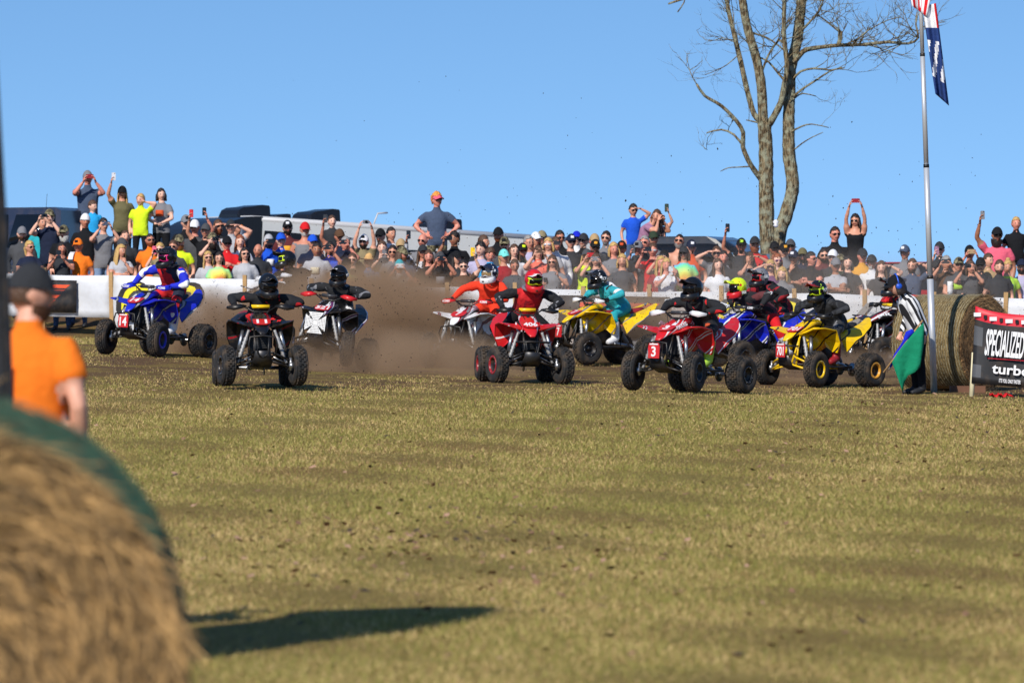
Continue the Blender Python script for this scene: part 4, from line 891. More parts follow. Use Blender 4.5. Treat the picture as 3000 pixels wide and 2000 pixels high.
def helmet(root, Mh, shellc, acc, visorc, gog, lens='black', txt=None, chin=None):
    """motocross helmet on a head frame (face -Y)"""
    m = MB(); nu, nv = 28, 18; V = []; Fc = []
    for i in range(nv + 1):
        th = math.pi * i / nv
        for j in range(nu):
            ph = 2 * math.pi * j / nu; x, y, z = math.sin(th) * math.sin(ph), -math.sin(th) * math.cos(ph), math.cos(th)
            yy = y * (.150 if y < 0 else .160); zz = z * .150 if z > 0 else z * .165; k = 1 - .12 * max(0, -z); V.append((x * .132 * k, yy + .008, zz + .012))
    for i in range(nv):
        for j in range(nu):
            a = [i * nu + j, (i + 1) * nu + j, (i + 1) * nu + (j + 1) % nu, i * nu + (j + 1) % nu]; c = np.mean([V[q] for q in a], 0)
            if c[2] < -.115: continue
            if c[1] < -.055 and -.075 < c[2] < .058 and abs(c[0]) < .108: continue
            Fc.append(tuple(a))
    m.add(V, Fc); sm = graphics_like('helmet_shell', shellc, acc, .60, 9); sm.node_tree.nodes['Principled BSDF'].inputs['Roughness'].default_value = .25
    h = m.build('helmet', sm, root, Mh)
    m = MB(); pts = [(-.118, -.03, -.085), (-.112, -.10, -.095), (-.07, -.165, -.105), (0, -.190, -.108), (.07, -.165, -.105), (.112, -.10, -.095), (.118, -.03, -.085)]
    rings = [[Vector(p) + Vector((0, 0, math.sin(a) * .048)) + (Vector(p) - Vector((0, 0, p[2]))).normalized() * math.cos(a) * .016 for a in [2 * math.pi * q / 8 for q in range(8)]] for p in pts]
    m.loft(rings); m.build('chin_bar', plastic(chin or shellc), h)
    m = MB(); g = []
    for i in range(9):
        t = i / 8 * 2 - 1; row = []
        for j in range(4):
            s = j / 3; row.append((t * (.112 - .030 * s), -.095 - .145 * s + .055 * t * t * (1 - s * .4), .095 + .030 * s - .030 * t * t + (.02 if abs(t) < .3 else 0)))
        g.append(row)
    m.sheet(g, .006); vs = m.build('visor', plastic(visorc), h)
    m = MB(); g = [[(math.sin(R(a)) * .116, -math.cos(R(a)) * .132, z) for z in (.052, .03, -.02, -.052 + .02 * math.exp(-(a / 14) ** 2))] for a in range(-64, 65, 8)]
    m.sheet(g, .012); go = m.build('goggles', plastic(gog), h)
    m = MB(); g = [[(math.sin(R(a)) * .120, -math.cos(R(a)) * .1395, z) for z in (.036, .015, -.012, -.032 + .02 * math.exp(-(a / 14) ** 2))] for a in range(-48, 49, 8)]
    m.sheet(g, .006); m.build('lens', GLASSY if lens == 'black' else mat('lens_' + lens, PAL[lens], rough=.08, metal=.4, var=0), go)
    m = MB(); m.tube([(0, -.204, -.115), (0, -.209, -.105)], .02, n=8, flat=.6); m.build('chin_vent', DARKP, h)
    if txt:
        for s in (1, -1): text(txt, h, frame((s * .1335, .02, .02), (0, s, 0), (0, 0, 1)), .10, .05, WHITEP, 'lettering', .004)
        text(txt, vs, frame((0, -.19, .136), (1, 0, 0), (0, .95, .12)), .08, .045, WHITEP, 'lettering', .004)
    return h
def rider(label, M, top, bottom, hel, sleeves=None, glove='black', boot='black', lean=0.0, fwd=0.0, up=0.0, hyaw=0.0, hpitch=0.0, hroll=0.0, brace=None, txt=None, pack=None, sleeve_txt=None, foot=None, stand=0.0, number=None, tuck=0.0):
    root = empty('person', mw=M); tag(root, label, 'person', 'quad riders')
    px = -.34 + .1 * stand; J = {}
    J['pel'] = Vector((px, lean * .45, .94 + up * .6 + .12 * stand)); ch = Vector((px + .22 + fwd, lean * .85, 1.18 + up + .1 * stand - tuck * .5)); J['chest'] = ch
    J['neck'] = Vector((px + .38 + fwd * 1.3, lean, 1.29 + up + .1 * stand - tuck)); J['head'] = J['neck'] + Vector((.075, lean * .12, .125))
    for S, s in (('L', 1), ('R', -1)):
        J['sh' + S] = ch.lerp(J['neck'], .55) + Vector((-.01, s * .185, -.005)); wr = Vector((.175, s * .335, 1.075)); e, w = ik(J['sh' + S], wr, .30, .28, (-.2, s * 1.0, -.05)); J['el' + S] = e; J['wr' + S] = w
        J['hip' + S] = J['pel'] + Vector((0, s * .10, -.02)); an = Vector((-.06, s * .27, .42)) if not (foot and foot[0] == S) else Vector(foot[1]); kn, an = ik(J['hip' + S], an, .43, .41, (1, s * .55, .35)); J['kn' + S] = kn; J['an' + S] = an; J['toe' + S] = an + Vector((.15, s * .03, -.04))
    Mh = Matrix.Translation(J['head']) @ Matrix.Rotation(R(90), 4, 'Z') @ Matrix.Rotation(hyaw, 4, 'Z') @ Matrix.Rotation(hpitch, 4, 'X') @ Matrix.Rotation(hroll, 4, 'Y')
    hands = [(J['wr' + S] - (J['wr' + S] - J['el' + S]).normalized() * .01, (Vector((.21, s * .33, 1.075)) - J['wr' + S] + Vector((.06, 0, .0))), (0, 0, -1), s, .95, 1.08) for S, s in (('L', 1), ('R', -1))]
    gm = cloth(glove); mats = [skin(0), top, bottom, mat('boot_' + boot, PAL[boot], rough=.5, dust=.2), EYEW, IRIS, LIPS, hairm('darkhair'), gm, sleeves or top]
    queue_body(J, mats, k=1.03, fat=.22, sleeve=1.9, pants=2.0, hem=-.02, headM=Mh, hscale=1.0, handspec=hands, parent=root, loose=1.13, boots=True, gloves=True, neckline=.5, voxel=.019, hairless_head=True, sleeve_slot=9)
    helmet(root, Mh, *hel[:4], lens=hel[4] if len(hel) > 4 else 'black', txt=txt, chin=hel[5] if len(hel) > 5 else None)
    if number: text(number, root, Mh @ frame((-.125, .02, -.07), (0, -1, 0), (0, 0, 1)), .09, .045, WHITEP, 'lettering', .004); text(number, root, Mh @ frame((.125, .02, -.07), (0, 1, 0), (0, 0, 1)), .09, .045, WHITEP, 'lettering', .004)
    if brace:
        m = MB(); c = J['neck']; m.tube([c + Vector((math.cos(a) * .13 + .01, math.sin(a) * .125, .035 * math.cos(a) * -1 + .01)) for a in [2 * math.pi * k / 16 for k in range(17)]], .03, n=8, flat=.8); m.build('neck_brace', plastic(brace), root)
    if pack:
        m = MB(); d = (J['neck'] - J['pel']).normalized(); b = Vector((-d.z, 0, d.x)); q = J['pel'].lerp(J['neck'], .62) + b * .13
        m.loft([[q + d * t + Vector((0, math.cos(a) * w, 0)) + b * math.sin(a) * dp for a in [2 * math.pi * k / 12 for k in range(12)]] for t, w, dp in ((-.20, .07, .03), (-.15, .11, .05), (.0, .12, .06), (.12, .10, .05), (.17, .05, .02))]); bk = m.build('hydration_pack', cloth(pack), root)
        m = MB()
        for s in (-1, 1): m.tube([q + d * .12 + Vector((0, s * .09, 0)), J['neck'] + Vector((-.02, s * .11, -.01)), ch + Vector((.13, s * .10, .04)), J['pel'].lerp(ch, .5) + Vector((.12, s * .13, 0))], .016, n=6, flat=.5)
        m.build('strap', cloth('charcoal'), bk)
    if sleeve_txt:
        for S, s in (('L', 1), ('R', -1)):
            a, b = J['sh' + S], J['el' + S]; d = (b - a).normalized(); o = a.lerp(b, .55) + Vector((0, s * .078, .02)); x = d if s < 0 else d
            text(sleeve_txt, root, frame(o, d, Vector((0, 0, 1)) if abs(d.z) < .8 else Vector((1, 0, 0))), .20, .05, WHITEP, 'lettering', .05)
    return root
def place(px, d, th, pitch=0.0, roll=0.0, lift=0.0, front=True):
    """matrix of a quad whose front axle stands at photo column px, distance d, nose turned th degrees to the left of straight at us"""
    f = Vector((-math.sin(R(th)), -math.cos(R(th)), 0)); q = P(px, 1000, d); q.z = 0; c = q - f * (.64 if front else 0); l = Vector((-f.y, f.x, 0))
    zf = GZ(*(c + f * .64).xy); zr = GZ(*(c - f * .64).xy); zl = GZ(*(c + l * .5).xy); zr2 = GZ(*(c - l * .5).xy)
    X = (f * 1.28 + Vector((0, 0, zf - zr))).normalized(); Y = (l + Vector((0, 0, zl - zr2))).normalized(); Z = X.cross(Y).normalized(); Y = Z.cross(X)
    M = Matrix(((X.x, Y.x, Z.x, c.x), (X.y, Y.y, Z.y, c.y), (X.z, Y.z, Z.z, (zf + zr) / 2 + lift + .005), (0, 0, 0, 1)))
    return M @ Matrix.Translation((-.63, 0, .25)) @ Matrix.Rotation(-R(pitch), 4, 'Y') @ Matrix.Rotation(R(roll), 4, 'X') @ Matrix.Translation((.63, 0, -.25))
BJ = lambda a, b, amt=.58: jersey(a, b, .5 + (amt - .5) * .5)
def race():
    k = cloth('black')
    # blue 14
    M = place(385, 86.5, 30, pitch=0); quad('blue and white racing quad with blue rims and red plates 14', M, ['royal', 'navy', 'lightgrey', 'royal'], 'royal', 'black', 14, steer=R(8), plate='14', hoodnum='14', guard='royal', guardtxt='ACERBIS')
    rider('rider in red, white and blue gear with black helmet on blue quad 14', M, jersey('red', 'navy', .56, 4), jersey('red', 'navy', .53, 4), ('black', 'charcoal', 'black', 'hotpink', 'black', 'black'), sleeves=jersey('white', 'royal', .50, 3), glove='royal', boot='white', lean=.24, fwd=.02, up=.06, hyaw=R(-18), hpitch=R(8), brace='black', stand=.4)
    # black 11
    M = place(766, 75.5, -6, pitch=2.5, roll=1); quad('black racing quad with red tail and red plate 11, front wheels off the ground', M, ['black', 'charcoal', 'crimson'], 'black', 'black', 11, steer=R(11), hoodnum='11', guard='black', bumper='loop', pad='yellow')
    rider('rider in black and red gear with plain black helmet on quad 11', M, jersey('black', 'red', .63, 7), jersey('black', 'red', .58), ('black', 'black', 'black', 'charcoal'), lean=.10, fwd=.06, tuck=.07, hyaw=R(10), hpitch=R(14), brace='black')
    # 521 with cross
    M = place(925, 86.3, 14, pitch=4, roll=-2); quad('white and black quad 521 with perforated white cross plate in the dust', M, ['black', 'white', 'purple'], 'black', 'black', 521, steer=R(12), plate='x', cross=True, hoodnum='521', guard='red', seatc='grey')
    rider('rider in black jacket with red-trimmed hand guards on the cross-plate quad', M, BJ('black', 'grey', .66), jersey('charcoal', 'white', .62), ('black', 'black', 'black', 'charcoal', 'black', 'black'), lean=.06, up=-.04, hyaw=R(-4), hpitch=R(14), txt='18', stand=.1)
    # dark quad behind, nose up
    M = place(735, 95.5, 46, pitch=13, roll=8); quad('dark quad with white hand guards rearing beside the barrier', M, ['charcoal', 'black', 'white'], 'black', 'black', 9, steer=R(10), guard='white')
    rider('rider in black jacket with neon green goggles beside the barrier', M, k, BJ('black', 'charcoal'), ('black', 'black', 'black', 'neon', 'black', 'black'), lean=.04, up=.0, hyaw=R(-30), hpitch=R(8), sleeve_txt='FLT')
    # white quad, orange rider
    M = place(1335, 89.6, 26, pitch=1); quad('white racing quad with red hand guards half hidden in dust', M, ['white', 'crimson', 'grey'], 'black', 'black', 2, steer=R(5), guard='red', guardtxt='ACERBIS', hoodnum='7')
    rider('rider in bright orange-red gear and navy star helmet in the dust', M, cloth('flame', (232, 62, 36)), cloth('flame', (232, 62, 36)), ('navy', 'white', 'navy', 'white', 'tan', 'white'), lean=.26, up=.03, fwd=-.04, hyaw=R(-6), hpitch=R(6), stand=.6)
    # red 406
    M = place(1552, 81.5, -9, pitch=0); quad('red and white racing quad numbered 406 with red wheel centres', M, ['red', 'red', 'white'], 'crimson', 'crimson', 406, steer=R(15), hoodnum='406', guard='black', bumper='bar', pad='yellow')
    rider('rider in red vest and black sleeves with red helmet on quad 406', M, BJ('red', 'crimson', .6), k, ('red', 'black', 'white', 'neon', 'black', 'red'), sleeves=BJ('black', 'grey', .72), lean=.10, up=.06, hyaw=R(6), hpitch=R(12), brace='grey', stand=.1)
    # yellow 7, teal rider
    M = place(1672, 93.5, 56, pitch=1); quad('yellow racing quad with red tail and red plate 7', M, ['yellow', 'yellow', 'grey', 'yellow'], 'black', 'black', 7, steer=R(2), plate='7', hoodnum='7', guard='white', seatc='crimson')
    rider('rider in turquoise and white gear with black patterned helmet on yellow quad 7', M, jersey('teal', 'white', .62, 4), cloth('teal'), ('black', 'white', 'black', 'black', 'black', 'black'), boot='white', lean=.0, up=.0, fwd=.02, hyaw=R(4), hpitch=R(6), txt='FLY', pack='white', tuck=.02)
    # red 3
    M = place(1942, 76, 33, pitch=1); quad('red and white racing quad with black wheels and red plate 3', M, ['red', 'white', 'red'], 'black', 'black', 3, steer=R(10), plate='3', hoodnum='3', guard='white', decal='MAXXIS')
    rider('rider in black gear with red sleeve bands and plain black helmet on quad 3', M, jersey('black', 'red', .62, 7), BJ('black', 'rust', .68), ('black', 'black', 'black', 'black', 'black', 'black'), boot='limegreen', lean=.10, up=-.03, fwd=.03, hyaw=R(-2), hpitch=R(6), sleeve_txt='ENDURO')
    # blue quad, yellow helmet
    M = place(2112, 88.5, 50, pitch=2); quad('blue and white racing quad between red quad 3 and yellow quad 701', M, ['royal', 'white', 'navy'], 'black', 'black', 5, steer=R(6), guard='black', guardtxt='ACERBIS')
    rider('rider with bright yellow helmet 002 and red trousers on blue quad', M, BJ('black', 'maroon', .60), cloth('red'), ('neon', 'red', 'neon', 'black', 'black', 'red'), boot='white', lean=-.06, up=.0, fwd=.12, hyaw=R(-2), hpitch=R(10), sleeve_txt='ENDURO', stand=.4, tuck=.10, number='002', foot=('L', (-.42, .46, .42)))
    # quad behind it
    M = place(2155, 92.0, 52, pitch=2); quad('dark blue racing quad hidden behind the yellow helmet rider', M, ['black', 'royal', 'white'], 'black', 'black', 6, steer=R(2), guard='black')
    rider('rider with grey and red helmet and black jacket behind the yellow helmet', M, BJ('black', 'crimson', .6), BJ('black', 'red', .55), ('grey', 'black', 'charcoal', 'red', 'black', 'black'), lean=.0, up=.04, fwd=.05, hyaw=R(4), hpitch=R(4), txt='OSC', pack='black', stand=.2)
    # yellow 701
    M = place(2318, 84.0, 43, pitch=0); quad('yellow racing quad with yellow-ringed wheels and red plate 701', M, ['yellow', 'yellow', 'black', 'yellow'], 'yellow', 'gold', 701, steer=R(8), plate='701', hoodnum='701', guard='black', bumper='bar', frame_c='yellow')
    rider('rider in black gear with red-peaked black helmet on yellow quad 701', M, BJ('black', 'charcoal', .6), BJ('charcoal', 'grey', .66), ('black', 'limegreen', 'crimson', 'neon', 'black', 'black'), boot='crimson', lean=.02, up=.0, fwd=.0, hyaw=R(6), hpitch=R(8), txt='FLY', pack='black', tuck=-.0)
    # red and black quad at the bale
    M = place(2535, 89.5, 58, pitch=5); quad('red and black racing quad nosing out beside the right-hand hay bale', M, ['black', 'crimson', 'white'], 'black', 'black', 1, steer=R(2), guard='black', decal='MR', pad='yellow')
    rider('rider with black and white peaked helmet and red sleeves beside the hay bale', M, BJ('black', 'red', .5), BJ('black', 'red', .6), ('black', 'white', 'charcoal', 'black', 'black', 'black'), lean=-.03, up=-.04, fwd=.06, hyaw=R(2), hpitch=R(4), txt='OSC', pack='black', stand=.0, tuck=.03)
    flush_bodies()
race()
# ---------------------------------------------------------------- the crowd behind the barrier
CROWD = []
def C(px, py, pose='stand', top='grey', cap=None, hair='short darkhair', gl=None, beard=None, **kw):
    kw.update(px=px, py=py, pose=pose, top=top, cap=cap, hair=hair, gl=gl, beard=beard); CROWD.append(kw)
b_ = 'black'
# left end, by the dark pickup
C(64, 663, top='darkgrey', cap='grey', hair='short brownhair', beard='brownhair', note='by the pickup door', long=1)
C(87, 705, 'clasp', top='navy', hair='pony blonde', gl=b_, f=1, hy=35, note='hands clasped')
C(124, 634, top='teal', hair='short brownhair', hy=20, note='half hidden beside the pickup window', off=5.6)
C(145, 612, 'phone2', top='navy', cap='camo', hair='short darkhair', ph='black', hy=20, camera=1, off=4.6)
C(188, 659, top='black', cap='camo black', hair='short whitehair', gl=b_, beard='whitehair .05', note='with bushy white beard', fat=.5)
C(250, 625, top='black', cap='back white', hair='short darkhair', note='in a backwards white cap', fat=.35, hy=15)
C(303, 639, 'phone2', top='grey', hair='short darkhair', gl=b_, ph='slate', yaw=12)
C(230, 698, top='orange', cap='orange black', hair='short brownhair', fat=.5, sk=2, note='white towel on shoulder', towel=1)
C(182, 710, 'phone2low', top='charcoal', hair='mid darkhair', f=1, ph='black', note='dark hair tied back')
C(367, 674, top='charcoal', hair='buzz brownhair', hy=25, note='with cropped brown hair', fat=.2)
C(358, 697, top='black', cap='darkgrey', hair='short darkhair', hy=30, fat=.4, note='looking right past a blonde woman')
C(354, 716, 'chinL', top='lightgrey', hair='long blonde', f=1, hy=40, note='long blonde hair, drinking')
# standing high on the pickup bed
C(257, 499, 'phone2', top='slate', cap='grey', hair='buzz brownhair', H=1.86, fat=.55, ph='crimson', el=1, note='on the pickup bed', off=7.8, yaw=10)
C(271, 589, top='cyan', hair='short brownhair', H=1.36, kid=1, el=1, hy=45, note='boy on the pickup bed', off=7.0)
C(358, 544, 'phoneRup', top='olive', cap='black', hair='long blonde', H=1.66, f=1, fat=.5, ph='white', el=1, bottom='black', note='blonde, on pickup bed', off=7.6)
C(412, 569, 'earL', top='neon', hair='short blonde', H=1.50, kid=1, el=1, bottom='black', note='boy on the pickup tailgate', off=7.4)
C(473, 552, 'clasp', top='grey', hair='mid darkhair', H=1.62, f=1, fat=.35, el=1, bottom='black', note='standing on the pickup tailgate', off=7.9, print='rust')
# between pickup and camper
C(545, 629, top='black', cap='grey black', hair='buzz brownhair', gl=b_, note='white chest badge', print='white', hy=15, fat=.3)
C(571, 643, 'phoneLup', top='darkgrey', cap='white', hair='short brownhair', gl=b_, ph='black')
C(603, 654, 'phoneRup', top='black', cap='darkgrey', hair='short darkhair', ph='red', fat=.2, arm=-.04)
C(639, 643, 'browL', top='charcoal', hair='short brownhair', beard='redhair .02', gl=b_)
C(677, 643, 'browL', top='lightgrey', cap='charcoal', hair='short darkhair')
C(622, 681, 'phone2', top='black', cap='camo', hair='short darkhair', beard='darkhair .04', ph='black', camera=1)
C(665, 691, 'fistL', top='red', cap='black', hair='buzz darkhair', gl=b_, note='fist held at chest')
C(440, 684, top='orange', hair='buzz darkhair', gl=b_, beard='redhair', sk=2, fat=.3, hy=20, note='trimmed red beard, no cap')
C(469, 711, 'phoneR', top='khaki', hair='mid blonde', f=1, gl=b_, ph='pink', hy=-10)
C(508, 704, top='darkgrey', hair='pony brownhair', f=1, gl=b_, note='hair pulled back, behind the black helmet')
C(526, 687, top='neon', cap='camo', hair='short darkhair', gl=b_, beard='redhair .03')
C(610, 736, top='lightgrey', hair='long blonde', f=1, gl=b_, hy=10, note='long blonde hair at barrier', long=1)
C(642, 738, top='aqua', hair='mid darkhair', f=1, gl='clear', note='glasses and dark hair', tie=1)
C(703, 688, top='white', hair='long redhair', f=1, sk=3, note='pale face, long reddish hair')
C(717, 725, top='lightgrey', hair='mid darkhair', f=1, gl=b_, fat=.3, note='long sleeves, dark hair at barrier', long=1)
C(756, 714, top='charcoal', hair='bald brownhair', sk=2, note='bald man with grey mustache')
C(787, 686, 'phoneRl', top='blue', cap='lightgrey', hair='short darkhair', beard='darkhair', ph='black', fat=.35, print='white')
C(843, 645, top='maroon', cap='black white', hair='short darkhair', gl=b_, beard='darkhair', print='gold', note='yellow chest print')
C(893, 650, top='grey', cap='red', hair='short greyhair', beard='whitehair', sk=2, tank=1, note='white beard')
C(823, 682, top='blue', cap='blue', hair='short brownhair', note='behind the maroon shirt')
C(915, 687, top='navy', cap='blue', hair='short brownhair', note='behind the white-bearded man')
C(928, 712, top='lightgrey', hair='short darkhair', sk=4, fat=.65, hy=10, note='heavyset, faded print on chest', print='cream')
# in front of the camper
C(973, 634, top='charcoal', hair='short brownhair', H=1.25, kid=1, el=1, note='boy raised above the crowd', off=4.6, long=1)
C(995, 670, 'phoneRup', top='navy', cap='brown', hair='short darkhair', gl=b_, ph='charcoal', sk=2, hy=25)
C(1012, 693, 'phone2', top='navy', hair='short greyhair', gl=b_, ph='black', sk=5, hy=20, note='grey hair')
C(967, 709, 'phone2', top='blue', hair='short darkhair', ph='black', beard='darkhair .0 1', note='dark goatee', sk=2)
C(1065, 686, 'overhead', top='khaki', cap='white black', hair='short darkhair', gl=b_, beard='darkhair', ph='grey', camera=1, long=0)
C(1115, 669, top='charcoal', cap='black', hair='short darkhair', gl=b_, beard='brownhair .0 1', note='goatee, beside the camper wall')
C(1146, 665, top='white', hair='pony darkhair', f=1, hy=25, note='dark ponytail')
C(1174, 699, top='darkgrey', cap='tan', hair='short darkhair', gl=b_, note='tan cap')
C(1120, 706, 'phone2low', top='darkgrey', hair='short brownhair', kid=1, ph='grey', note='young, brown hair')
C(1151, 718, top='grey', hair='pony darkhair', f=1, gl=b_, note='woman with dark hair and shades')
C(1178, 722, top='slate', cap='camo', hair='mid brownhair', gl=b_, beard='redhair', hy=60, fat=.3, note='in profile')
C(1170, 761, 'phone2', top='lightgrey', cap='teal', hair='short brownhair', kid=1, ph='white')
C(1080, 742, top='cyan', cap='straw', hair='short brownhair', kid=1, note='boy in a wide straw hat', tie=1)
C(1015, 756, top='gold', cap='black', hair='short darkhair', kid=1, note='child in tie-dye', tie=1)
C(1033, 742, top='darkgreen', hair='pony brownhair', f=1, gl=b_, note='woman beside child in black cap')
C(1280, 565, 'hips', top='slate', cap='visor pink', hair='curly orangehair', gl=b_, H=1.84, el=1, bottom='camo', shorts=1, note='bleached hair', off=5.2, hy=25)
C(1238, 684, top='grey', hair='bald brownhair', gl=b_, sk=5, fat=.6, note='bald and heavyset')
C(1239, 716, 'phoneRup', top='darkgrey', cap='charcoal', hair='long brownhair', f=1, ph='black', long=1, note='checked', plaid=1, arm=-.2)
C(1256, 733, top='black', hair='long brownhair', f=1, note='long brown hair', hy=-10)
C(1331, 680, 'phoneRl', top='black', hair='curly darkhair', sk=4, fat=.7, ph='black', note='big curly dark hair')
C(1337, 734, top='charcoal', cap='black', hair='long darkhair', f=1, hy=35, note='dark hair under cap')
C(1289, 737, 'phone2', top='black', cap='darkgrey', hair='short darkhair', fat=.5, ph='black', print='grey', sk=2)
C(1358, 761, 'phoneLup', top='brown', hair='pony darkhair', f=1, gl=b_, ph='yellow', arm=-.22)
C(1408, 711, top='lilac', hair='curly darkhair', sk=3, note='young man with thick fringe')
C(1417, 689, top='charcoal', hair='short brownhair', hy=55, note='in profile by the camper')
C(1460, 665, top='black', cap='black', hair='buzz brownhair', beard='redhair', fat=.3, note='tall with red beard')
C(1479, 693, top='darkgrey', cap='camo black', hair='short darkhair', gl=b_, beard='darkhair .0 1', note='thick goatee')
C(1436, 728, top='cyan', hair='curly brownhair', sk=5, fat=.5, note='blue and white jersey', print='white', hp=10)
C(1476, 729, top='crimson', cap='aqua', hair='pony blonde', f=1, hy=25, sk=1, note='smiling')
# middle
C(1506, 715, top='white', hair='wavy brownhair', f=1, sk=3, note='smiling, wavy brown hair', gl='clear')
C(1531, 712, top='khaki', cap='black neon', hair='short darkhair', gl='crimson', note='green cap badge')
C(1549, 690, top='lilac', hair='short greyhair', gl='clear', hy=30, note='grey hair and glasses')
C(1569, 678, top='pink', cap='white', hair='long blonde', f=1, hy=30, note='blonde under a white cap')
C(1588, 675, top='lightgrey', cap='khaki', hair='short brownhair', gl=b_, note='faded cap')
C(1607, 696, top='lightgrey', hair='mid blonde', f=1, gl='white', note='round mirrored glasses')
C(1640, 675, top='black', hair='short darkhair', gl=b_, hy=20, note='short dark hair, back row')
C(1628, 694, 'phoneRl', top='white', hair='short brownhair', fat=.5, sk=5, ph='charcoal', hy=25, long=1, note='raglan sleeves', arm=0)
C(1577, 719, 'phone2', top='coral', hair='mid brownhair', f=1, fat=.6, ph='brown', note='heavyset woman')
C(1619, 747, 'phonelow', top='grey', hair='wavy brownhair', f=1, gl=b_, ph='darkgrey', note='wavy hair, phone held low')
C(1508, 759, 'clasp', top='darkgrey', hair='short brownhair', f=1, gl='clear', hp=12, note='older woman looking down')
C(1672, 685, top='charcoal', cap='navy white', hair='short brownhair', gl=b_, note='navy and white cap')
C(1689, 677, top='white', cap='royal', hair='short darkhair', note='royal blue cap')
C(1709, 683, top='black', cap='charcoal', hair='short brownhair', gl=b_, fat=.3, sk=3, note='grinning')
C(1741, 684, top='darkgrey', cap='tan', hair='short darkhair', note='behind the black and gold cap')
C(1743, 701, top='charcoal', cap='black gold', hair='short darkhair', gl=b_, beard='darkhair .03')
C(1775, 677, top='grey', hair='short darkhair', gl=b_, beard='greyhair .0 1', note='tall and smiling, grey goatee')
C(1718, 728, 'phone2', top='neon', cap='darkgrey', hair='long blonde', f=1, ph='red')
C(1746, 742, 'phone2', top='slate', hair='mid brownhair', f=1, gl=b_, ph='grey', note='brown hair and shades')
# on and around the dark pickup in the middle
C(1855, 599, 'browL', top='blue', hair='short darkhair', H=1.40, kid=1, el=1, gl=b_, note='boy up on the dark truck', off=7.4)
C(1882, 626, 'face2', top='mauve', hair='long brownhair', H=1.70, f=1, el=1, bottom='denim', note='leaning over the dark truck', off=6.9, yaw=55, bend=28, hy=-45)
C(1917, 628, 'clasp', top='charcoal', hair='short redhair', H=1.22, kid=1, el=1, note='boy kneeling on the dark truck', off=6.9)
C(1932, 627, 'phoneLup', top='black', hair='mid darkhair', H=1.28, f=1, el=1, ph='darkgreen', note='on the dark truck', off=7.3, arm=-.25)
C(1798, 709, top='grey', hair='mid blonde', f=1, hy=10, note='woman with blonde hair behind barrier')
C(1821, 705, top='charcoal', cap='black rust', hair='short brownhair', note='orange edged cap')
C(1823, 744, top='darkgrey', hair='mid blonde', f=1, sk=1, note='blonde fringe')
C(1870, 705, 'phoneR', top='charcoal', cap='grey black', hair='short darkhair', fat=.6, ph='darkgrey', print='grey')
C(1889, 691, top='charcoal', hair='short greyhair', gl=b_, sk=5, note='grey haired behind the truck crowd')
C(1914, 677, top='grey', cap='darkgreen', hair='short darkhair', note='dark green cap')
C(1913, 712, 'phoneRl', top='red', hair='short brownhair', gl='white', ph='black', sk=5)
C(1945, 732, 'phone2', top='khaki', cap='black', hair='short darkhair', ph='charcoal')
C(1937, 750, top='crimson', hair='wavy blonde', f=1, note='wavy blonde hair')
C(1952, 756, 'phone2low', top='white', hair='long blonde', f=1, ph='white', note='long blonde hair')
C(1990, 685, top='skin', hair='buzz darkhair', gl=b_, beard='greyhair .01', sk=1, fat=.25, note='bare-chested with grey beard')
C(2004, 720, top='neon', cap='charcoal', hair='mid brownhair', f=1, gl=b_, note='bright rainbow tie-dye', tie=1, fat=.3)
C(2025, 702, top='rust', cap='navy white', hair='short brownhair', fat=.4, note='navy and white cap')
# right of the middle
C(2100, 722, 'browR', top='grey', hair='short brownhair', gl=b_)
C(2119, 735, top='charcoal', hair='short darkhair', note='half hidden behind raised hand', hy=10)
C(2104, 757, top='white', hair='wavy brownhair', f=1, sk=3, note='long brown curls', hy=10)
C(2172, 697, 'phoneRup', top='charcoal', cap='black limegreen', hair='short brownhair', beard='darkhair .01 1', ph='black')
C(2211, 692, top='red', cap='charcoal', hair='short brownhair', beard='redhair .03', fat=.7, note='heavyset, full beard')
C(2195, 738, 'browLphone', top='navy', hair='mid darkhair', f=1, ph='brown', note='shading eyes and filming')
C(2270, 707, top='charcoal', cap='black', hair='short darkhair', sk=4, hy=15, note='in front of the tree trunk')
C(2296, 712, top='grey', cap='black gold', hair='short darkhair', gl=b_, note='gold badge on cap')
C(2316, 700, top='darkgrey', cap='darkgrey', hair='short greyhair', gl=b_, note='just right of the tree')
C(2276, 743, top='khaki', hair='mid redhair', f=1, gl='purple', sk=3, note='mirrored purple glasses')
C(2257, 761, 'browR', top='purple', hair='long blonde', f=1, gl=b_, note='long straight blonde hair')
C(2292, 783, top='grey', hair='mid blonde', kid=1, hp=10, hy=-20, note='fair haired child')
C(2325, 732, 'chinR', top='black', cap='navy white', hair='short darkhair', gl=b_, sk=1)
C(2351, 726, top='navy', cap='olive', hair='short darkhair', gl=b_, beard='darkhair .01', note='olive cap and dark beard')
C(2376, 738, 'cross', top='black', hair='short darkhair', gl=b_, hy=50, fat=.3, note='looking right')
C(2446, 664, 'stand', top='black', hair='short darkhair', gl=b_, sk=5, fat=.6, note='large man standing above the crowd', off=4.9, print='white')
C(2506, 626, 'overhead', top='black', hair='long darkhair', gl=b_, f=1, H=1.68, el=1, bottom='black', tank=1, ph='crimson', note='tank top, filming overhead', off=5.1, sk=1)
C(2415, 728, top='maroon', hair='short darkhair', gl=b_, beard='darkhair .01', fat=.4, note='dark beard')
C(2439, 731, top='charcoal', cap='white', hair='short brownhair', hy=-15, note='white cap')
C(2448, 755, 'cross', top='lightgrey', cap='grey', hair='short darkhair', sk=4, note='grey cap')
C(2463, 745, top='darkgreen', cap='camo', hair='mid brownhair', note='patterned cap')
C(2484, 751, top='charcoal', hair='mid darkhair', f=1, sk=3, note='pale girl beside yellow shirt')
C(2526, 727, top='gold', cap='charcoal', hair='short brownhair', fat=.4, sk=5, note='mustard shirt')
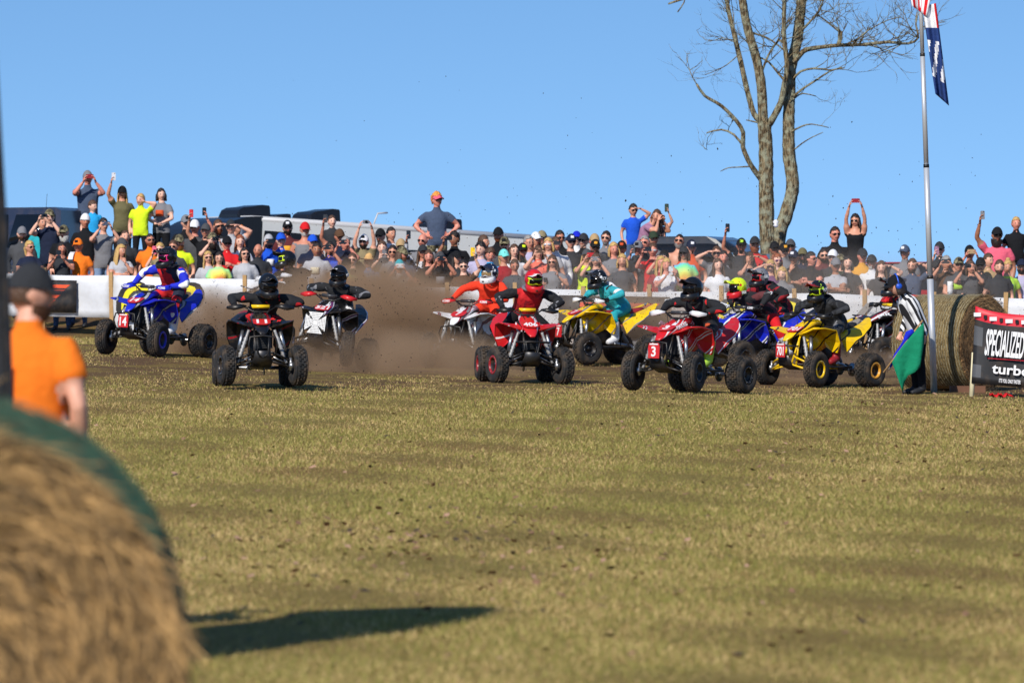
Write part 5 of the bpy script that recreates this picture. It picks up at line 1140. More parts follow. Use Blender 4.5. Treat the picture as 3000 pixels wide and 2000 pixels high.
C(2554, 746, 'drinkL', top='white', cap='charcoal', hair='short greyhair', gl=b_, beard='whitehair .0 1', fat=.4, can='limegreen', print='grey')
C(2582, 764, 'browL', top='charcoal', hair='long brownhair', f=1, note='long brown hair')
C(2651, 717, top='grey', cap='slate white', hair='short brownhair', fat=.35, note='blue cap with white front')
C(2672, 758, 'browL', top='slate', hair='short brownhair', gl='clear', beard='brownhair .01')
C(2752, 708, 'phoneR', top='charcoal', cap='charcoal', hair='short brownhair', gl=b_, ph='mauve', sk=3)
C(2772, 750, 'phone2', top='brown', hair='short greyhair', ph='charcoal', note='grey hair', hy=30, fat=.2)
C(2808, 753, 'clasp', top='darkgrey', cap='camo black', hair='short greyhair', gl=b_, fat=.6, print='limegreen', note='lime green print, holding paper', paper=1)
C(2841, 718, 'phone2', top='black', cap='black', hair='short darkhair', ph='tan')
C(2845, 763, 'phone2', top='darkgrey', hair='mid brownhair', f=1, ph='black', camera=1)
C(2873, 754, top='charcoal', cap='black', hair='short darkhair', gl=b_, hp=5, note='hands down at the barrier')
C(2895, 743, top='tan', hair='short brownhair', hy=40, note='brown hair, looking right')
C(2921, 664, 'phoneRup', top='pink', cap='black', hair='short darkhair', gl=b_, beard='darkhair .06', fat=.5, ph='grey', note='long black beard', off=5.0, sk=4)
C(2977, 637, 'stand', top='black', hair='short blonde', H=1.52, kid=1, el=1, bottom='grey', note='slim boy standing above the crowd', off=5.4)
C(2927, 762, top='charcoal', hair='short brownhair', beard='brownhair', note='short beard beside lime shirt')
C(2951, 762, top='limegreen', hair='bun blonde', f=1, hp=10, note='hair in a bun, looking down', print='cyan')
C(2993, 759, top='lilac', cap='navy', hair='short darkhair', beard='darkhair .01', note='far right end of the barrier')
GARB = {'overhead': 'shirt'}
PHR = {'stand': '', 'cross': 'with arms crossed', 'hips': 'with hands on hips', 'phone2': 'filming with both hands', 'phone2low': 'holding a phone at chin', 'overhead': 'filming overhead', 'phoneR': 'filming at eye level', 'phoneRl': 'filming one-handed', 'phoneRup': 'holding a phone up high',
       'phoneLup': 'raising a phone', 'phonelow': '', 'browR': 'shading the eyes', 'browL': 'shading the eyes', 'browLphone': '', 'face2': 'hands cupped round face', 'drinkR': 'with a can', 'drinkL': 'holding a green can', 'chinR': 'hand at chin', 'chinL': '', 'earL': 'hand at ear', 'fistL': '', 'clasp': '', 'lean': ''}
NICE = dict(darkgrey='dark grey', lightgrey='light grey', darkgreen='dark green', limegreen='lime green', neon='neon yellow', gold='mustard', slate='slate blue', royal='royal blue', cyan='bright blue', skin='bare skin', charcoal='charcoal', aqua='pale aqua', lilac='pale lilac')
def nice(c): return NICE.get(c, c)
def tie_mat(name, cols):
    m = bpy.data.materials.new(name); m.use_nodes = True; t = m.node_tree; b = t.nodes['Principled BSDF']; b.inputs['Roughness'].default_value = 0.9
    tcn = t.nodes.new('ShaderNodeTexCoord'); mpn = t.nodes.new('ShaderNodeMapping'); mpn.inputs['Location'].default_value = (-0.02, 0.15, -1.02)
    wv = t.nodes.new('ShaderNodeTexWave'); wv.wave_type = 'RINGS'; wv.rings_direction = 'SPHERICAL'; wv.wave_profile = 'SAW'; wv.inputs['Scale'].default_value = 0.75; wv.inputs['Distortion'].default_value = 1.2; wv.inputs['Detail Scale'].default_value = 6
    cr = t.nodes.new('ShaderNodeValToRGB'); e = cr.color_ramp.elements
    e[0].position = 0; e[0].color = lin(cols[0]) + (1,); e[1].position = 1; e[1].color = lin(cols[-1]) + (1,)
    for i, c in enumerate(cols[1:-1]): el = e.new((i + 1) / (len(cols) - 1)); el.color = lin(c) + (1,)
    t.links.new(tcn.outputs['Object'], mpn.inputs[0]); t.links.new(mpn.outputs[0], wv.inputs[0]); t.links.new(wv.outputs['Fac'], cr.inputs[0]); t.links.new(cr.outputs[0], b.inputs['Base Color']); return m
def plaid_mat(name, a, bcol, sc=14):
    m = bpy.data.materials.new(name); m.use_nodes = True; t = m.node_tree; b = t.nodes['Principled BSDF']; b.inputs['Roughness'].default_value = 0.9
    tcn = t.nodes.new('ShaderNodeTexCoord'); ck = t.nodes.new('ShaderNodeTexChecker'); ck.inputs['Scale'].default_value = sc; ck.inputs['Color1'].default_value = lin(a) + (1,); ck.inputs['Color2'].default_value = lin(bcol) + (1,)
    t.links.new(tcn.outputs['Object'], ck.inputs[0]); t.links.new(ck.outputs[0], b.inputs['Base Color']); return m
def camo_mat():
    m = bpy.data.materials.new('camo'); m.use_nodes = True; t = m.node_tree; b = t.nodes['Principled BSDF']; b.inputs['Roughness'].default_value = 0.9
    tcn = t.nodes.new('ShaderNodeTexCoord'); n = t.nodes.new('ShaderNodeTexNoise'); n.inputs['Scale'].default_value = 22; n.inputs['Detail'].default_value = 1
    cr = t.nodes.new('ShaderNodeValToRGB'); cr.color_ramp.interpolation = 'CONSTANT'; e = cr.color_ramp.elements; e[0].color = lin((64, 56, 42)) + (1,); e[1].position = 0.44; e[1].color = lin((104, 98, 70)) + (1,)
    x = e.new(0.56); x.color = lin((140, 130, 98)) + (1,)
    t.links.new(tcn.outputs['Object'], n.inputs['Vector']); t.links.new(n.outputs['Fac'], cr.inputs[0]); t.links.new(cr.outputs[0], b.inputs['Base Color']); return m
MATS[('camo', None, 0.9, 0.0)] = camo_mat()
SUPPORTS = []
def place_crowd():
    rs = random.Random(5)
    # distance behind the barrier from how far a head stands above its top edge
    for c in CROWD:
        yf = 801 + (c['px'] - 300) * 0.0242; rel = yf - c['py']; k = (c['px'] - 1500) / F
        off = c.get('off')
        if off is None: off = 0.55 + max(0, rel - 78) / 92 * 4.6
        c['o'] = off
    for it in range(60):                                      # keep bodies apart in depth
        for i, a in enumerate(CROWD):
            for b in CROWD[i + 1:]:
                dx = abs(a['px'] - b['px']) / 158.0; need = 0.40 if dx < 0.40 else (0.24 if dx < 0.5 else 0)
                if need and abs(a['o'] - b['o']) < need:
                    back, fr = (a, b) if (a['py'], a['px']) < (b['py'], b['px']) else (b, a)
                    if back['o'] < fr['o'] and abs(a['py'] - b['py']) < 6: back, fr = fr, back
                    sh = (need - (back['o'] - fr['o'])) / 2
                    if 'off' not in back: back['o'] = min(back['o'] + sh * .6, 6.6)
                    if 'off' not in fr: fr['o'] = max(0.5, fr['o'] - sh * .4)
    seen = {}
    for c in CROWD:
        k = (c['px'] - 1500) / F; d = (101.3 + c['o']) / (1 + 0.387 * k); p = P(c['px'], c['py'], d); g = GZ(p.x, d)
        cap = c['cap'].split() if c['cap'] else None
        if cap and cap[0] not in ('back', 'visor', 'straw'): cap = ['cap'] + cap
        hat = 0.028 if cap and cap[0] != 'visor' else 0.012
        if cap and cap[0] == 'straw': hat = 0.05
        htop = p.z - g - hat
        if c.get('el'): H = c['H']; z0 = p.z - hat - H * math.cos(R(c.get('bend', 0)) * 0.9); SUPPORTS.append((p.x, d, g, z0))
        else: H = htop; z0 = g; 
        if not c.get('el') and (H < 1.1 or H > 2.02): print('HEIGHT', c['px'], c['py'], round(H, 2), round(c['o'], 2)); H = min(max(H, 1.1), 2.02)
        hair = c['hair'].split(); beard = c['beard'].split() if c['beard'] else None
        if beard: beard = [beard[0]] + [float(v) for v in beard[1:]]
        if cap and cap[0] != 'visor' and hair[0] in ('short', 'curly'): hair[0] = 'buzz' if hair[0] == 'short' else 'short'
        cl = (cap[0], *( [None] * 0), *cap[1:]) if cap else None
        if cl and cl[0] == 'straw': pass
        elif cl:
            c1 = cl[1]; c2 = cl[2] if len(cl) > 2 else None
            cl = (cl[0], c1, None, c2) if c2 and cl[0] == 'cap' else (cl[0], c1, c2)
        garment = 'tank top' if c.get('tank') else 'long-sleeved shirt' if c.get('long') else 'tie-dye shirt' if c.get('tie') else 'tee'
        who = 'woman' if c.get('f') else 'person'
        bits = 'person in ' + nice(c['top']) + ' ' + garment if c['top'] != 'skin' else 'person without a shirt'
        if c['cap'] and not c.get('note', '').count('cap') and cap[0] == 'cap': bits += ' and ' + nice(cap[1]) + ' cap'
        elif not c['cap'] and not c.get('note', '').count('hair') and not c.get('note', '').count('bald'): bits += ', ' + {'darkhair': 'dark', 'brownhair': 'brown', 'greyhair': 'grey', 'whitehair': 'white', 'redhair': 'red', 'orangehair': 'orange', 'blonde': 'blonde'}[hair[1]] + ' hair'
        if c.get('gl') and c['gl'] != 'clear' and 'glasses' not in c.get('note', ''): bits += ', shades'
        ph = PHR[c['pose']]
        if ph and ph.split()[0] not in c.get('note', ''): bits += ', ' + ph
        if c.get('note'): bits += ', ' + c['note']
        seen.setdefault(bits, []).append(c['px'])
        tm = None
        if c.get('tie'): tm = tie_mat('tie_dye', [(240, 90, 200), (250, 170, 70), (240, 240, 110), (120, 230, 160), (90, 180, 240)] if c['top'] != 'cyan' else [(150, 150, 250), (60, 190, 250), (40, 150, 230), (120, 200, 250)])
        if c.get('plaid'): tm = plaid_mat('plaid', (200, 200, 204), (50, 50, 56))
        jig = lambda s: rs.uniform(-s, s)
        yaw = R(c.get('yaw', jig(14))); 
        r = person(H=H, pose=c['pose'], loc=(p.x, d, z0), yaw=yaw, hyaw=R(c.get('hy', jig(22))) - yaw * 0.5, hpitch=R(c.get('hp', jig(5))), hroll=R(jig(5)), build=c.get('fat', 0.12 + 0.2 * rs.random()), female=bool(c.get('f')), kid=bool(c.get('kid')), sk=c.get('sk', rs.choice([0, 0, 1, 1, 3, 2, 5])), hair=hair, cap=cl, glasses=c['gl'],
               beard=beard, top=(c['top'], 0.06 if c.get('tank') else 1.95 if c.get('long') else 0.03 if c['top'] == 'skin' else 0.56), bottom=c.get('bottom', rs.choice(['denim', 'denim', 'paledenim', 'charcoal', 'black', 'khaki'])), label=bits, phonecol=c.get('ph'), cancol=c.get('can'),
               phonelabel=('sideways ' if False else '') + (nice(c['ph']) + (' camera' if c.get('camera') else ' phone') + ' held by ' + bits.split(',')[0].replace('person', 'the spectator')) if c.get('ph') else 'the spectator in the white tee', bend=R(c.get('bend', 0)), tank=bool(c.get('tank')), shorts=bool(c.get('shorts')), topmat=tm, camera=bool(c.get('camera')))
        kk = H / 1.75
        if c.get('print'):
            mb = MB(); fat = c.get('fat', .2); g_ = [[(-.085 * kk + .17 * kk * i / 4, -(.128 + .045 * fat + 0.012 - .02 * abs(i - 2) ** 2 / 4) * kk * 1.08, (1.30 - .13 * j / 2) * kk) for j in range(3)] for i in range(5)]
            mb.sheet(g_, 0.006); mb.build('chest_print', cloth(c['print']), r)
        if c.get('towel'):
            mb = MB(); g_ = [[(-.17 + .10 * i / 3, y, z) for (y, z) in ((.10, 1.25), (.09, 1.44), (0, 1.505), (-.12, 1.44), (-.19, 1.3), (-.22, 1.05))] for i in range(4)]
            mb.sheet(g_, 0.012); o = mb.build('towel', cloth('white')); o.matrix_world = Matrix.Translation((p.x, d, z0)) @ Matrix.Rotation(yaw, 4, 'Z') @ Matrix.Scale(kk, 4); tag(o, 'white towel over the shoulder of the spectator in orange', 'towel')
        if c.get('paper'):
            mb = MB(); mb.sheet([[(-.28 + .02 * i, -.30 - .01 * j, 1.0 + .16 * i / 3 + .0 * j) if 0 else (-.22 + .09 * j, -.34, .98 + .08 * i) for j in range(2)] for i in range(4)], 0.002); o = mb.build('paper_sheet', WHITEP); o.matrix_world = Matrix.Translation((p.x, d, z0)); tag(o, 'white sheet of paper held by spectator with lime green print', 'paper')
    for b, l in seen.items():
        if len(l) > 1: print('SAME', b, l)
        if len(b.split()) > 16: print('LONG', len(b.split()), b)
place_crowd()
flush_bodies()
# ---------------------------------------------------------------- vehicles behind the crowd
CARGLASS = mat('car_glass', (16, 20, 26), rough=.05, var=0)
def along_fence(px, off):
    k = (px - 1500) / F; d = (101.3 + off) / (1 + .387 * k); return Vector((k * d, d, GZ(k * d, d)))
def vwheel(root, x, y, r=.38, w=.25, z=None):
    m = MB(); lathe_y(m, [(r * .58, -w / 2), (r * .9, -w / 2), (r, -w * .35), (r, w * .35), (r * .9, w / 2), (r * .58, w / 2)], 24)
    o = m.build('wheel', RUBBER, root, Matrix.Translation((x, y, r if z is None else z))); m = MB(); lathe_y(m, [(r * .6, -w * .42), (r * .5, -w * .25), (.02, -w * .3)], 16); lathe_y(m, [(.02, w * .3), (r * .5, w * .25), (r * .6, w * .42)], 16); m.build('rim', STEEL, o)
def pickup(label, org, ang, color, floor_h, cab_len=2.3, bed_len=2.3, roof_h=1.95, hood_len=1.2, mirror=1):
    """x forward; origin under the joint of cab and bed"""
    root = empty('pickup_truck', mw=Matrix.Translation(org) @ Matrix.Rotation(ang, 4, 'Z')); tag(root, label, 'pickup truck')
    pm = mat('paint_' + color, PAL[color], rough=.22, var=.05, coat=.6, dust=.15); W = .95
    m = MB(); prof = [(0, .45), (cab_len + hood_len, .42), (cab_len + hood_len + .02, .95), (cab_len + .1, 1.08), (0, 1.08)]; m.prism(prof, (0, -W, 0), (1, 0, 0), (0, 0, 1), (0, 2 * W, 0)); b = m.build('body', pm, root)
    r = roof_h; rings = []
    for y, ins in ((-W + .04, 0), (-W + .16, 1), (W - .16, 1), (W - .04, 0)):
        z = r if ins else 1.1; rings.append([Vector((p[0], y, p[1])) for p in ([(0.02, z - .03 if ins else 1.1), (.15, z), (cab_len - .65, z), (cab_len - .5, z - .03 if ins else 1.1)] if ins else [(0.0, 1.09), (.1, 1.1), (cab_len - .1, 1.1), (cab_len + .05, 1.09)])])
    m = MB(); poly = [(.0, 1.085), (.04, r - .06), (.18, r), (cab_len - .75, r), (cab_len - .55, r - .06), (cab_len + .05, 1.085)]
    A = [Vector((x, -W + .03 + (.12 if z > 1.2 else 0), z)) for x, z in poly]; B = [Vector((x, W - .03 - (.12 if z > 1.2 else 0), z)) for x, z in poly]; n = len(poly)
    m.add(A + B, [tuple(range(n)), tuple(range(2 * n - 1, n - 1, -1))] + [(i, i + n, (i + 1) % n + n, (i + 1) % n) for i in range(n)], 0, False); m.build('cab', pm, root)
    for s in (-1, 1):
        for x0, x1 in ((.12, cab_len * .42), (cab_len * .46, cab_len - .45)):
            m = MB(); y0, y1 = s * (W - .028), s * (W - .125); m.sheet([[(x0, y0, 1.14), (x0 + .03, y1, r - .14)], [(x1 + .12, y0, 1.14), (x1 - .05, y1, r - .14)]], .01); m.build('side_window', CARGLASS, root)
        m = MB(); m.box((cab_len - .2, s * (W + .12), 1.2), (.1, .2, .22)); m.build('mirror', pm, root)
        for x in (-bed_len * .62, cab_len + .35): vwheel(root, x, s * (W - .14))
        m = MB(); m.box((-bed_len / 2, s * (W - .04), .78), (bed_len - .02, .08, .62)); m.build('bed_side', pm, root)
        m = MB(); m.box((cab_len + hood_len + .02, s * (W - .22), .78), (.06, .3, .2)); m.build('headlight', mat('headlight', (220, 222, 226), rough=.15, var=0), root)
        m = MB(); m.box((cab_len * .38, s * (W + .012), 1.02), (.16, .02, .03)); m.build('door_handle', STEEL, root)
    m = MB(); m.sheet([[(cab_len + .06, -W + .12, 1.12), (cab_len + .06, W - .12, 1.12)], [(cab_len - .51, -W + .25, r - .09), (cab_len - .51, W - .25, r - .09)]], .01); m.build('windshield', CARGLASS, root)
    m = MB(); m.box((-bed_len / 2, 0, floor_h - .05), (bed_len - .02, 2 * W - .16, .1)); m.build('bed_floor', DARKP, root)
    m = MB(); m.box((-bed_len, 0, .78), (.06, 2 * W - .02, .6)); m.build('tailgate', pm, root)
    return root
u_f = FENCE_DIR[0]; AF = math.atan2(u_f.y, u_f.x)
o = along_fence(236, 7.5); zfl = 3.09; pickup('dark navy pickup with a family standing in its bed', o, AF + math.pi, 'navy', zfl - o.z, cab_len=2.5, bed_len=2.35, roof_h=1.93)
o = along_fence(1925, 7.1); pickup('charcoal pickup with people leaning over its cab', o, AF, 'charcoal', 2.95 - o.z, cab_len=2.0, bed_len=1.7, roof_h=1.62, hood_len=1.0)
def antenna():
    p = P(135, 605, 110); m = MB(); m.tube([(0, 0, -.05), (.02, 0, .25)], .004, n=5); o = m.build('antenna', DARKP); o.location = p; tag(o, 'thin whip antenna on the dark navy pickup roof', 'antenna')
antenna()
def cooler(x, y, g, z0, label, col):
    r = empty('cooler', (x, y, g)); tag(r, label, 'cooler'); h = z0 - g; m = MB(); m.box((0, 0, (h - .07) / 2), (.62, .42, h - .07), taper=1.04); m.build('cooler_body', plastic(col), r); m = MB(); m.box((0, 0, h - .035), (.66, .46, .07)); m.build('lid', plastic('white'), r)
for i, (x, y, g, z0) in enumerate(SUPPORTS):
    px = 1500 + x / y * F
    if 0.12 < z0 - g < .9 and not (180 < px < 520 or 1830 < px < 1960):
        cooler(x, y, g, z0, 'cooler under the feet of the ' + {973: 'boy raised above the crowd', 1280: 'man in the pink visor', 2506: 'woman filming overhead', 2977: 'slim boy in black'}.get(min((973, 1280, 2506, 2977), key=lambda q: abs(q - px)), 'spectator'), ['blue', 'red', 'green', 'charcoal'][i % 4])
def camper():
    A = P(770, 637, 118.5); B = P(1740, 703, 123.5); gA = GZ(A.x, A.y); d = (B - A); L = d.length; X = d.normalized(); Y = Vector((-X.y, X.x, 0)).normalized()
    M = frame(A, X, Y); root = empty('camper_trailer', mw=M); tag(root, 'long white camper trailer with black swooshes and roof air conditioners', 'camper trailer')   # x to the tail, y away, z up; roof edge at z = 0
    wh = mat('camper_white', (228, 228, 224), rough=.4, var=.05); gr = mat('camper_grey', (186, 186, 188), rough=.4, var=.05); bk = mat('camper_black', (22, 22, 26), rough=.25, var=.05)
    H = 3.0; W = 2.4
    m = MB(); m.box((L / 2, W / 2, -H / 2 - .02), (L, W, H)); m.build('wall', wh, root)
    m = MB(); n = 9; m.loft([[Vector((x, W / 2 + W / 2 * 1.02 * math.copysign(abs(math.cos(a)) ** .5, math.cos(a)), z0 + h * math.copysign(abs(math.sin(a)) ** .5, math.sin(a)))) for a in [2 * math.pi * k / 16 for k in range(16)]] for x, z0, h in ((-.02, -.05, .10), (L + .02, -.05, .10))]); m.build('roof_edge', gr, root)
    # black front cap, curved down to the left
    secs = []
    for i in range(9):
        t = i / 8; x = -1.32 * t; zt = .02 - .55 * t ** 2.2; secs.append([Vector((x, W / 2 - W / 2 * (1 - .25 * t * t), zt)), Vector((x, W / 2 + W / 2 * (1 - .25 * t * t), zt)), Vector((x, W / 2 + W / 2 * (1 - .25 * t * t), -2.0 + .5 * t)), Vector((x, W / 2 - W / 2 * (1 - .25 * t * t), -2.0 + .5 * t))])
    m = MB(); m.loft(secs, smooth=False); cap = m.build('front_cap', bk, root)
    m = MB(); m.sheet([[(-.55, -.03, -.25), (-.42, -.03, -.25)], [(-.62, -.03, -.9), (-.46, -.03, -.9)], [(-.60, -.03, -1.6), (-.40, -.03, -1.6)]], .02); m.build('trim_strip', STEEL, cap)
    m = MB(); m.ellipsoid((-.52, .0, -.22), (.05, .03, .04)); m.build('marker_light', mat('amber', (220, 120, 40), rough=.3), cap)
    # swooshes and window bands on the near wall
    for poly, nm in (([(.05, -.27), (2.3, -.30), (1.7, -.40), (.5, -.85), (.02, -1.5), (.02, -.5)], 'swoosh'), ([(2.2, -.50), (L * .55, -.46), (L * .55, -.60), (2.2, -.72)], 'window_band'), ([(3.0, -.86), (3.4, -.86), (2.9, -2.2), (2.6, -2.2)], 'stripe'), ([(6.9, -.8), (7.15, -.8), (7.15, -2.3), (6.9, -2.3)], 'stripe'), ([(10.2, -.75), (10.5, -.75), (10.5, -2.3), (10.2, -2.3)], 'stripe'), ([(3.4, -.95), (4.3, -.95), (5.6, -1.6), (5.0, -1.6)], 'stripe')):
        m = MB(); m.prism(poly, (0, -.012, 0), (1, 0, 0), (0, 0, 1), (0, -.012, 0)); m.build(nm, bk, root)
    def ac(p0, p1, h, nm='air_conditioner'):
        x0 = (P(p0, 640, 121).x - A.x) / X.x; x1 = (P(p1, 640, 123).x - A.x) / X.x; m = MB(); w = .38
        secs = [[Vector((x0 + (x1 - x0) * t, W / 2 + w * c, .02 if q < 0 else .04 + h * z)) for c, q in ((-1, -1), (1, -1), (.9, 1), (-.9, 1))] for t, z in ((0, .15), (.06, .5), (.2, .72), (.5, .84), (.75, 1.0), (.97, .98), (1, .85))]
        m.loft(secs, smooth=False); m.build(nm, bk, root)
    ac(775, 877, .27); ac(882, 935, .12, 'roof_vent'); ac(978, 1072, .29); ac(1325, 1420, .26)
    m = MB(); m.tube([(3.4, .9, .05), (3.5, .9, .30), (3.75, .9, .33)], .02, n=6); m.build('tv_antenna', gr, root)
    for x in (L * .62, L * .72):
        vwheel(root, x, .15, .38, .25, -H - .33)
    m = MB(); m.box((L / 2, W / 2, -H - .1), (L * .9, 1.6, .16)); m.build('chassis', BLACKM, root)
camper()
def far_car(px, off, col, label, dz=0.0):
    p = along_fence(px, off); root = empty('parked_car', mw=Matrix.Translation((p.x, p.y, p.z + dz)) @ Matrix.Rotation(AF + rnd.uniform(-.1, .1), 4, 'Z')); tag(root, label, 'car'); pm = mat('paint_' + col, PAL[col], rough=.2, var=.04, coat=.7)
    m = MB(); m.loft([[Vector((x, y * w, z)) for y, z in ((-.88, .3), (.88, .3), (.9, .6), (.82, zt), (-.82, zt), (-.9, .6))] for x, w, zt in ((-2.2, .85, .75), (-2.0, 1, .95), (-.9, 1, .98), (1.0, 1, .95), (2.0, .97, .82), (2.2, .8, .6))], smooth=False); m.build('body', pm, root)
    m = MB(); m.loft([[Vector((x, y, z)) for y, z in ((-.80, .95), (.80, .95), (.62, zt), (-.62, zt))] for x, zt in ((-1.9, .98), (-1.1, 1.45), (.2, 1.48), (1.1, .98))], smooth=False); m.build('cabin', CARGLASS, root)
    m = MB(); m.box((-.45, 0, 1.475), (1.3, 1.2, .03)); m.build('roof', pm, root)
    for x in (-1.35, 1.35):
        for s in (-1, 1): vwheel(root, x, s * .78, .32, .2)
far_car(2385, 8.2, 'blue', 'blue car parked behind the crowd, right of the tree', -.25)
far_car(2725, 8.0, 'crimson', 'red car parked behind the crowd near the flagpole', -.25)
far_car(2140, 8.6, 'maroon', 'maroon car parked behind the crowd, left of the tree', -.3)

# ---------------------------------------------------------------- bare tree
def bark_mat():
    m = bpy.data.materials.new('bark'); m.use_nodes = True; t = m.node_tree; b = t.nodes['Principled BSDF']; b.inputs['Roughness'].default_value = .95; b.inputs['Specular IOR Level'].default_value = .1
    tcn = t.nodes.new('ShaderNodeTexCoord'); mp_ = t.nodes.new('ShaderNodeMapping'); mp_.inputs['Scale'].default_value = (1, 1, .22)
    n = t.nodes.new('ShaderNodeTexNoise'); n.inputs['Scale'].default_value = 30; n.inputs['Detail'].default_value = 6; n.inputs['Distortion'].default_value = .5
    cr = t.nodes.new('ShaderNodeValToRGB'); e = cr.color_ramp.elements; e[0].position = .36; e[0].color = lin((58, 46, 36)) + (1,); e[1].position = .62; e[1].color = lin((150, 134, 104)) + (1,); x = e.new(.5); x.color = lin((112, 98, 74)) + (1,)
    n2 = t.nodes.new('ShaderNodeTexNoise'); n2.inputs['Scale'].default_value = 9; n2.inputs['Detail'].default_value = 5; r2 = t.nodes.new('ShaderNodeMapRange'); r2.inputs[1].default_value = .46; r2.inputs[2].default_value = .62; r2.inputs[4].default_value = .75
    mx = t.nodes.new('ShaderNodeMix'); mx.data_type = 'RGBA'; mx.inputs['B'].default_value = lin((158, 160, 136)) + (1,)
    t.links.new(tcn.outputs['Object'], mp_.inputs[0]); t.links.new(mp_.outputs[0], n.inputs['Vector']); t.links.new(n.outputs['Fac'], cr.inputs[0]); t.links.new(tcn.outputs['Object'], n2.inputs['Vector']); t.links.new(n2.outputs['Fac'], r2.inputs[0]); t.links.new(r2.outputs[0], mx.inputs['Factor']); t.links.new(cr.outputs[0], mx.inputs['A']); t.links.new(mx.outputs['Result'], b.inputs['Base Color'])
    bp = t.nodes.new('ShaderNodeBump'); bp.inputs['Strength'].default_value = 1.0; bp.inputs['Distance'].default_value = .05; t.links.new(n.outputs['Fac'], bp.inputs['Height']); t.links.new(bp.outputs[0], b.inputs['Normal']); return m
def smooth_path(pts, rad, seg):
    out = []; ro = []
    for i in range(len(pts) - 1):
        p0, p1, p2, p3 = pts[max(0, i - 1)], pts[i], pts[i + 1], pts[min(len(pts) - 1, i + 2)]; n = max(2, int((p2 - p1).length / seg))
        for k in range(n):
            t = k / n; out.append(.5 * ((2 * p1) + (p2 - p0) * t + (2 * p0 - 5 * p1 + 4 * p2 - p3) * t * t + (3 * p1 - p0 - 3 * p2 + p3) * t ** 3)); ro.append(rad[i] * (1 - t) + rad[i + 1] * t)
    return out + [pts[-1]], ro + [rad[-1]]
def tree():
    D = 108.6; sc = D / F; rs = random.Random(21); bm_ = bark_mat()
    base = P(2262, 800, D); root = empty('bare_tree', (base.x, base.y, GZ(base.x, base.y))); tag(root, 'tall bare twin-trunked tree rising behind the crowd', 'tree')
    org = Vector(root.location)
    def path(px, r0, r1, bow=0.0, seg=.10, n=14, rough=.10, mb=None):
        pts = [P(x, y, D + (bow * i)) - org for i, (x, y) in enumerate(px)]; rr = [(r0 + (r1 - r0) * i / (len(px) - 1)) * sc for i in range(len(px))]
        pts, rr = smooth_path(pts, rr, seg); rings = []; prev = Vector((1, 0, 0)); ph = rs.random() * 9
        for i, p in enumerate(pts):
            t = (pts[min(i + 1, len(pts) - 1)] - pts[max(0, i - 1)]).normalized(); u = (prev - t * prev.dot(t)).normalized(); w = t.cross(u); prev = u
            rings.append([p + (u * math.cos(a) + w * math.sin(a)) * rr[i] * (1 + rough * math.sin(7 * a + ph + .6 * math.sin(i * .35)) * .5 + rs.uniform(-rough, rough) * .6) for a in [2 * math.pi * k / n for k in range(n)]])
        mb.loft(rings); return pts, rr
    gA = 1000 - (GZ(base.x, base.y) - .3 - CZ) / sc
    m = MB(); path([(2254, gA), (2250, 760), (2249, 700), (2245, 630), (2244, 533), (2243, 436), (2238, 360)], 25, 19, seg=.07, n=22, mb=m); path([(2238, 372), (2235, 335), (2230, 252), (2215, 170), (2191, 87), (2179, 29), (2168, -60)], 15, 11, -.03, seg=.07, n=18, mb=m); m.build('trunk', bm_, root)
    m = MB(); path([(2272, gA), (2278, 720), (2302, 630), (2322, 548), (2312, 460), (2310, 388), (2312, 291), (2316, 204), (2331, 136), (2341, 73), (2353, -50)], 21, 14, .02, seg=.07, n=20, mb=m); m.build('trunk', bm_, root)
    limbs = [([(2250, 368), (2268, 340), (2288, 300), (2300, 242), (2306, 190), (2296, 97), (2300, -40)], 11, 6, -.05), ([(2226, 350), (2210, 335), (2191, 271), (2171, 184), (2150, 97), (2133, 24), (2122, -50)], 9, 6, .06),
      ([(2236, 533), (2218, 510), (2200, 485), (2176, 431), (2177, 388), (2157, 354), (2113, 310), (2065, 281), (2041, 247)], 9, 3.5, -.08), ([(2178, 428), (2150, 395), (2113, 380), (2070, 390)], 4, 2, .05), ([(2196, 488), (2160, 490), (2133, 492), (2111, 502)], 2.2, 1.2, .04),
      ([(2326, 185), (2345, 160), (2365, 145), (2409, 138), (2457, 133), (2530, 131), (2603, 124), (2661, 128), (2690, 111), (2683, 73), (2686, 40)], 8, 2, .07), ([(2324, 232), (2345, 210), (2385, 201), (2430, 206), (2474, 199)], 4, 1.8, -.06), ([(2324, 284), (2350, 262), (2390, 236), (2430, 210), (2466, 198)], 4, 1.8, .08),
      ([(2318, 386), (2350, 370), (2380, 364), (2428, 374)], 3, 1.2, .06), ([(2320, 444), (2350, 420), (2380, 402), (2411, 388)], 2.4, 1, -.05), ([(2346, 92), (2375, 62), (2400, 30), (2420, -20)], 4, 2, .05), ([(2457, 133), (2462, 112), (2464, 92)], 7, 5, -.02), ([(2464, 98), (2430, 70), (2400, 48), (2380, 50)], 3, 1.4, .05),
      ([(2500, 128), (2540, 92), (2600, 60), (2640, 50)], 2.4, 1, -.05), ([(1958, 12), (2000, -2), (2060, -22), (2150, -40)], 3, 4, .03), ([(1985, 36), (2004, 8), (2012, -30)], 2, 1.6, .03), ([(2226, 228), (2250, 165), (2280, 120), (2297, 130)], 3.5, 3, -.05), ([(2196, 95), (2230, 105), (2262, 120), (2300, 150)], 3, 2.4, .05), ([(2310, 250), (2280, 215), (2250, 180), (2222, 168)], 4, 2.2, .06), ([(2312, 300), (2330, 286), (2352, 274), (2390, 282)], 3, 1.4, .05), ([(2162, 128), (2120, 112), (2095, 118), (2074, 120)], 1.6, .9, .05), ([(2165, 160), (2130, 190), (2100, 206), (2065, 220)], 1.8, .9, -.05), ([(2230, 362), (2205, 356), (2186, 352)], 3, 1.4, 0)]
    tips = []
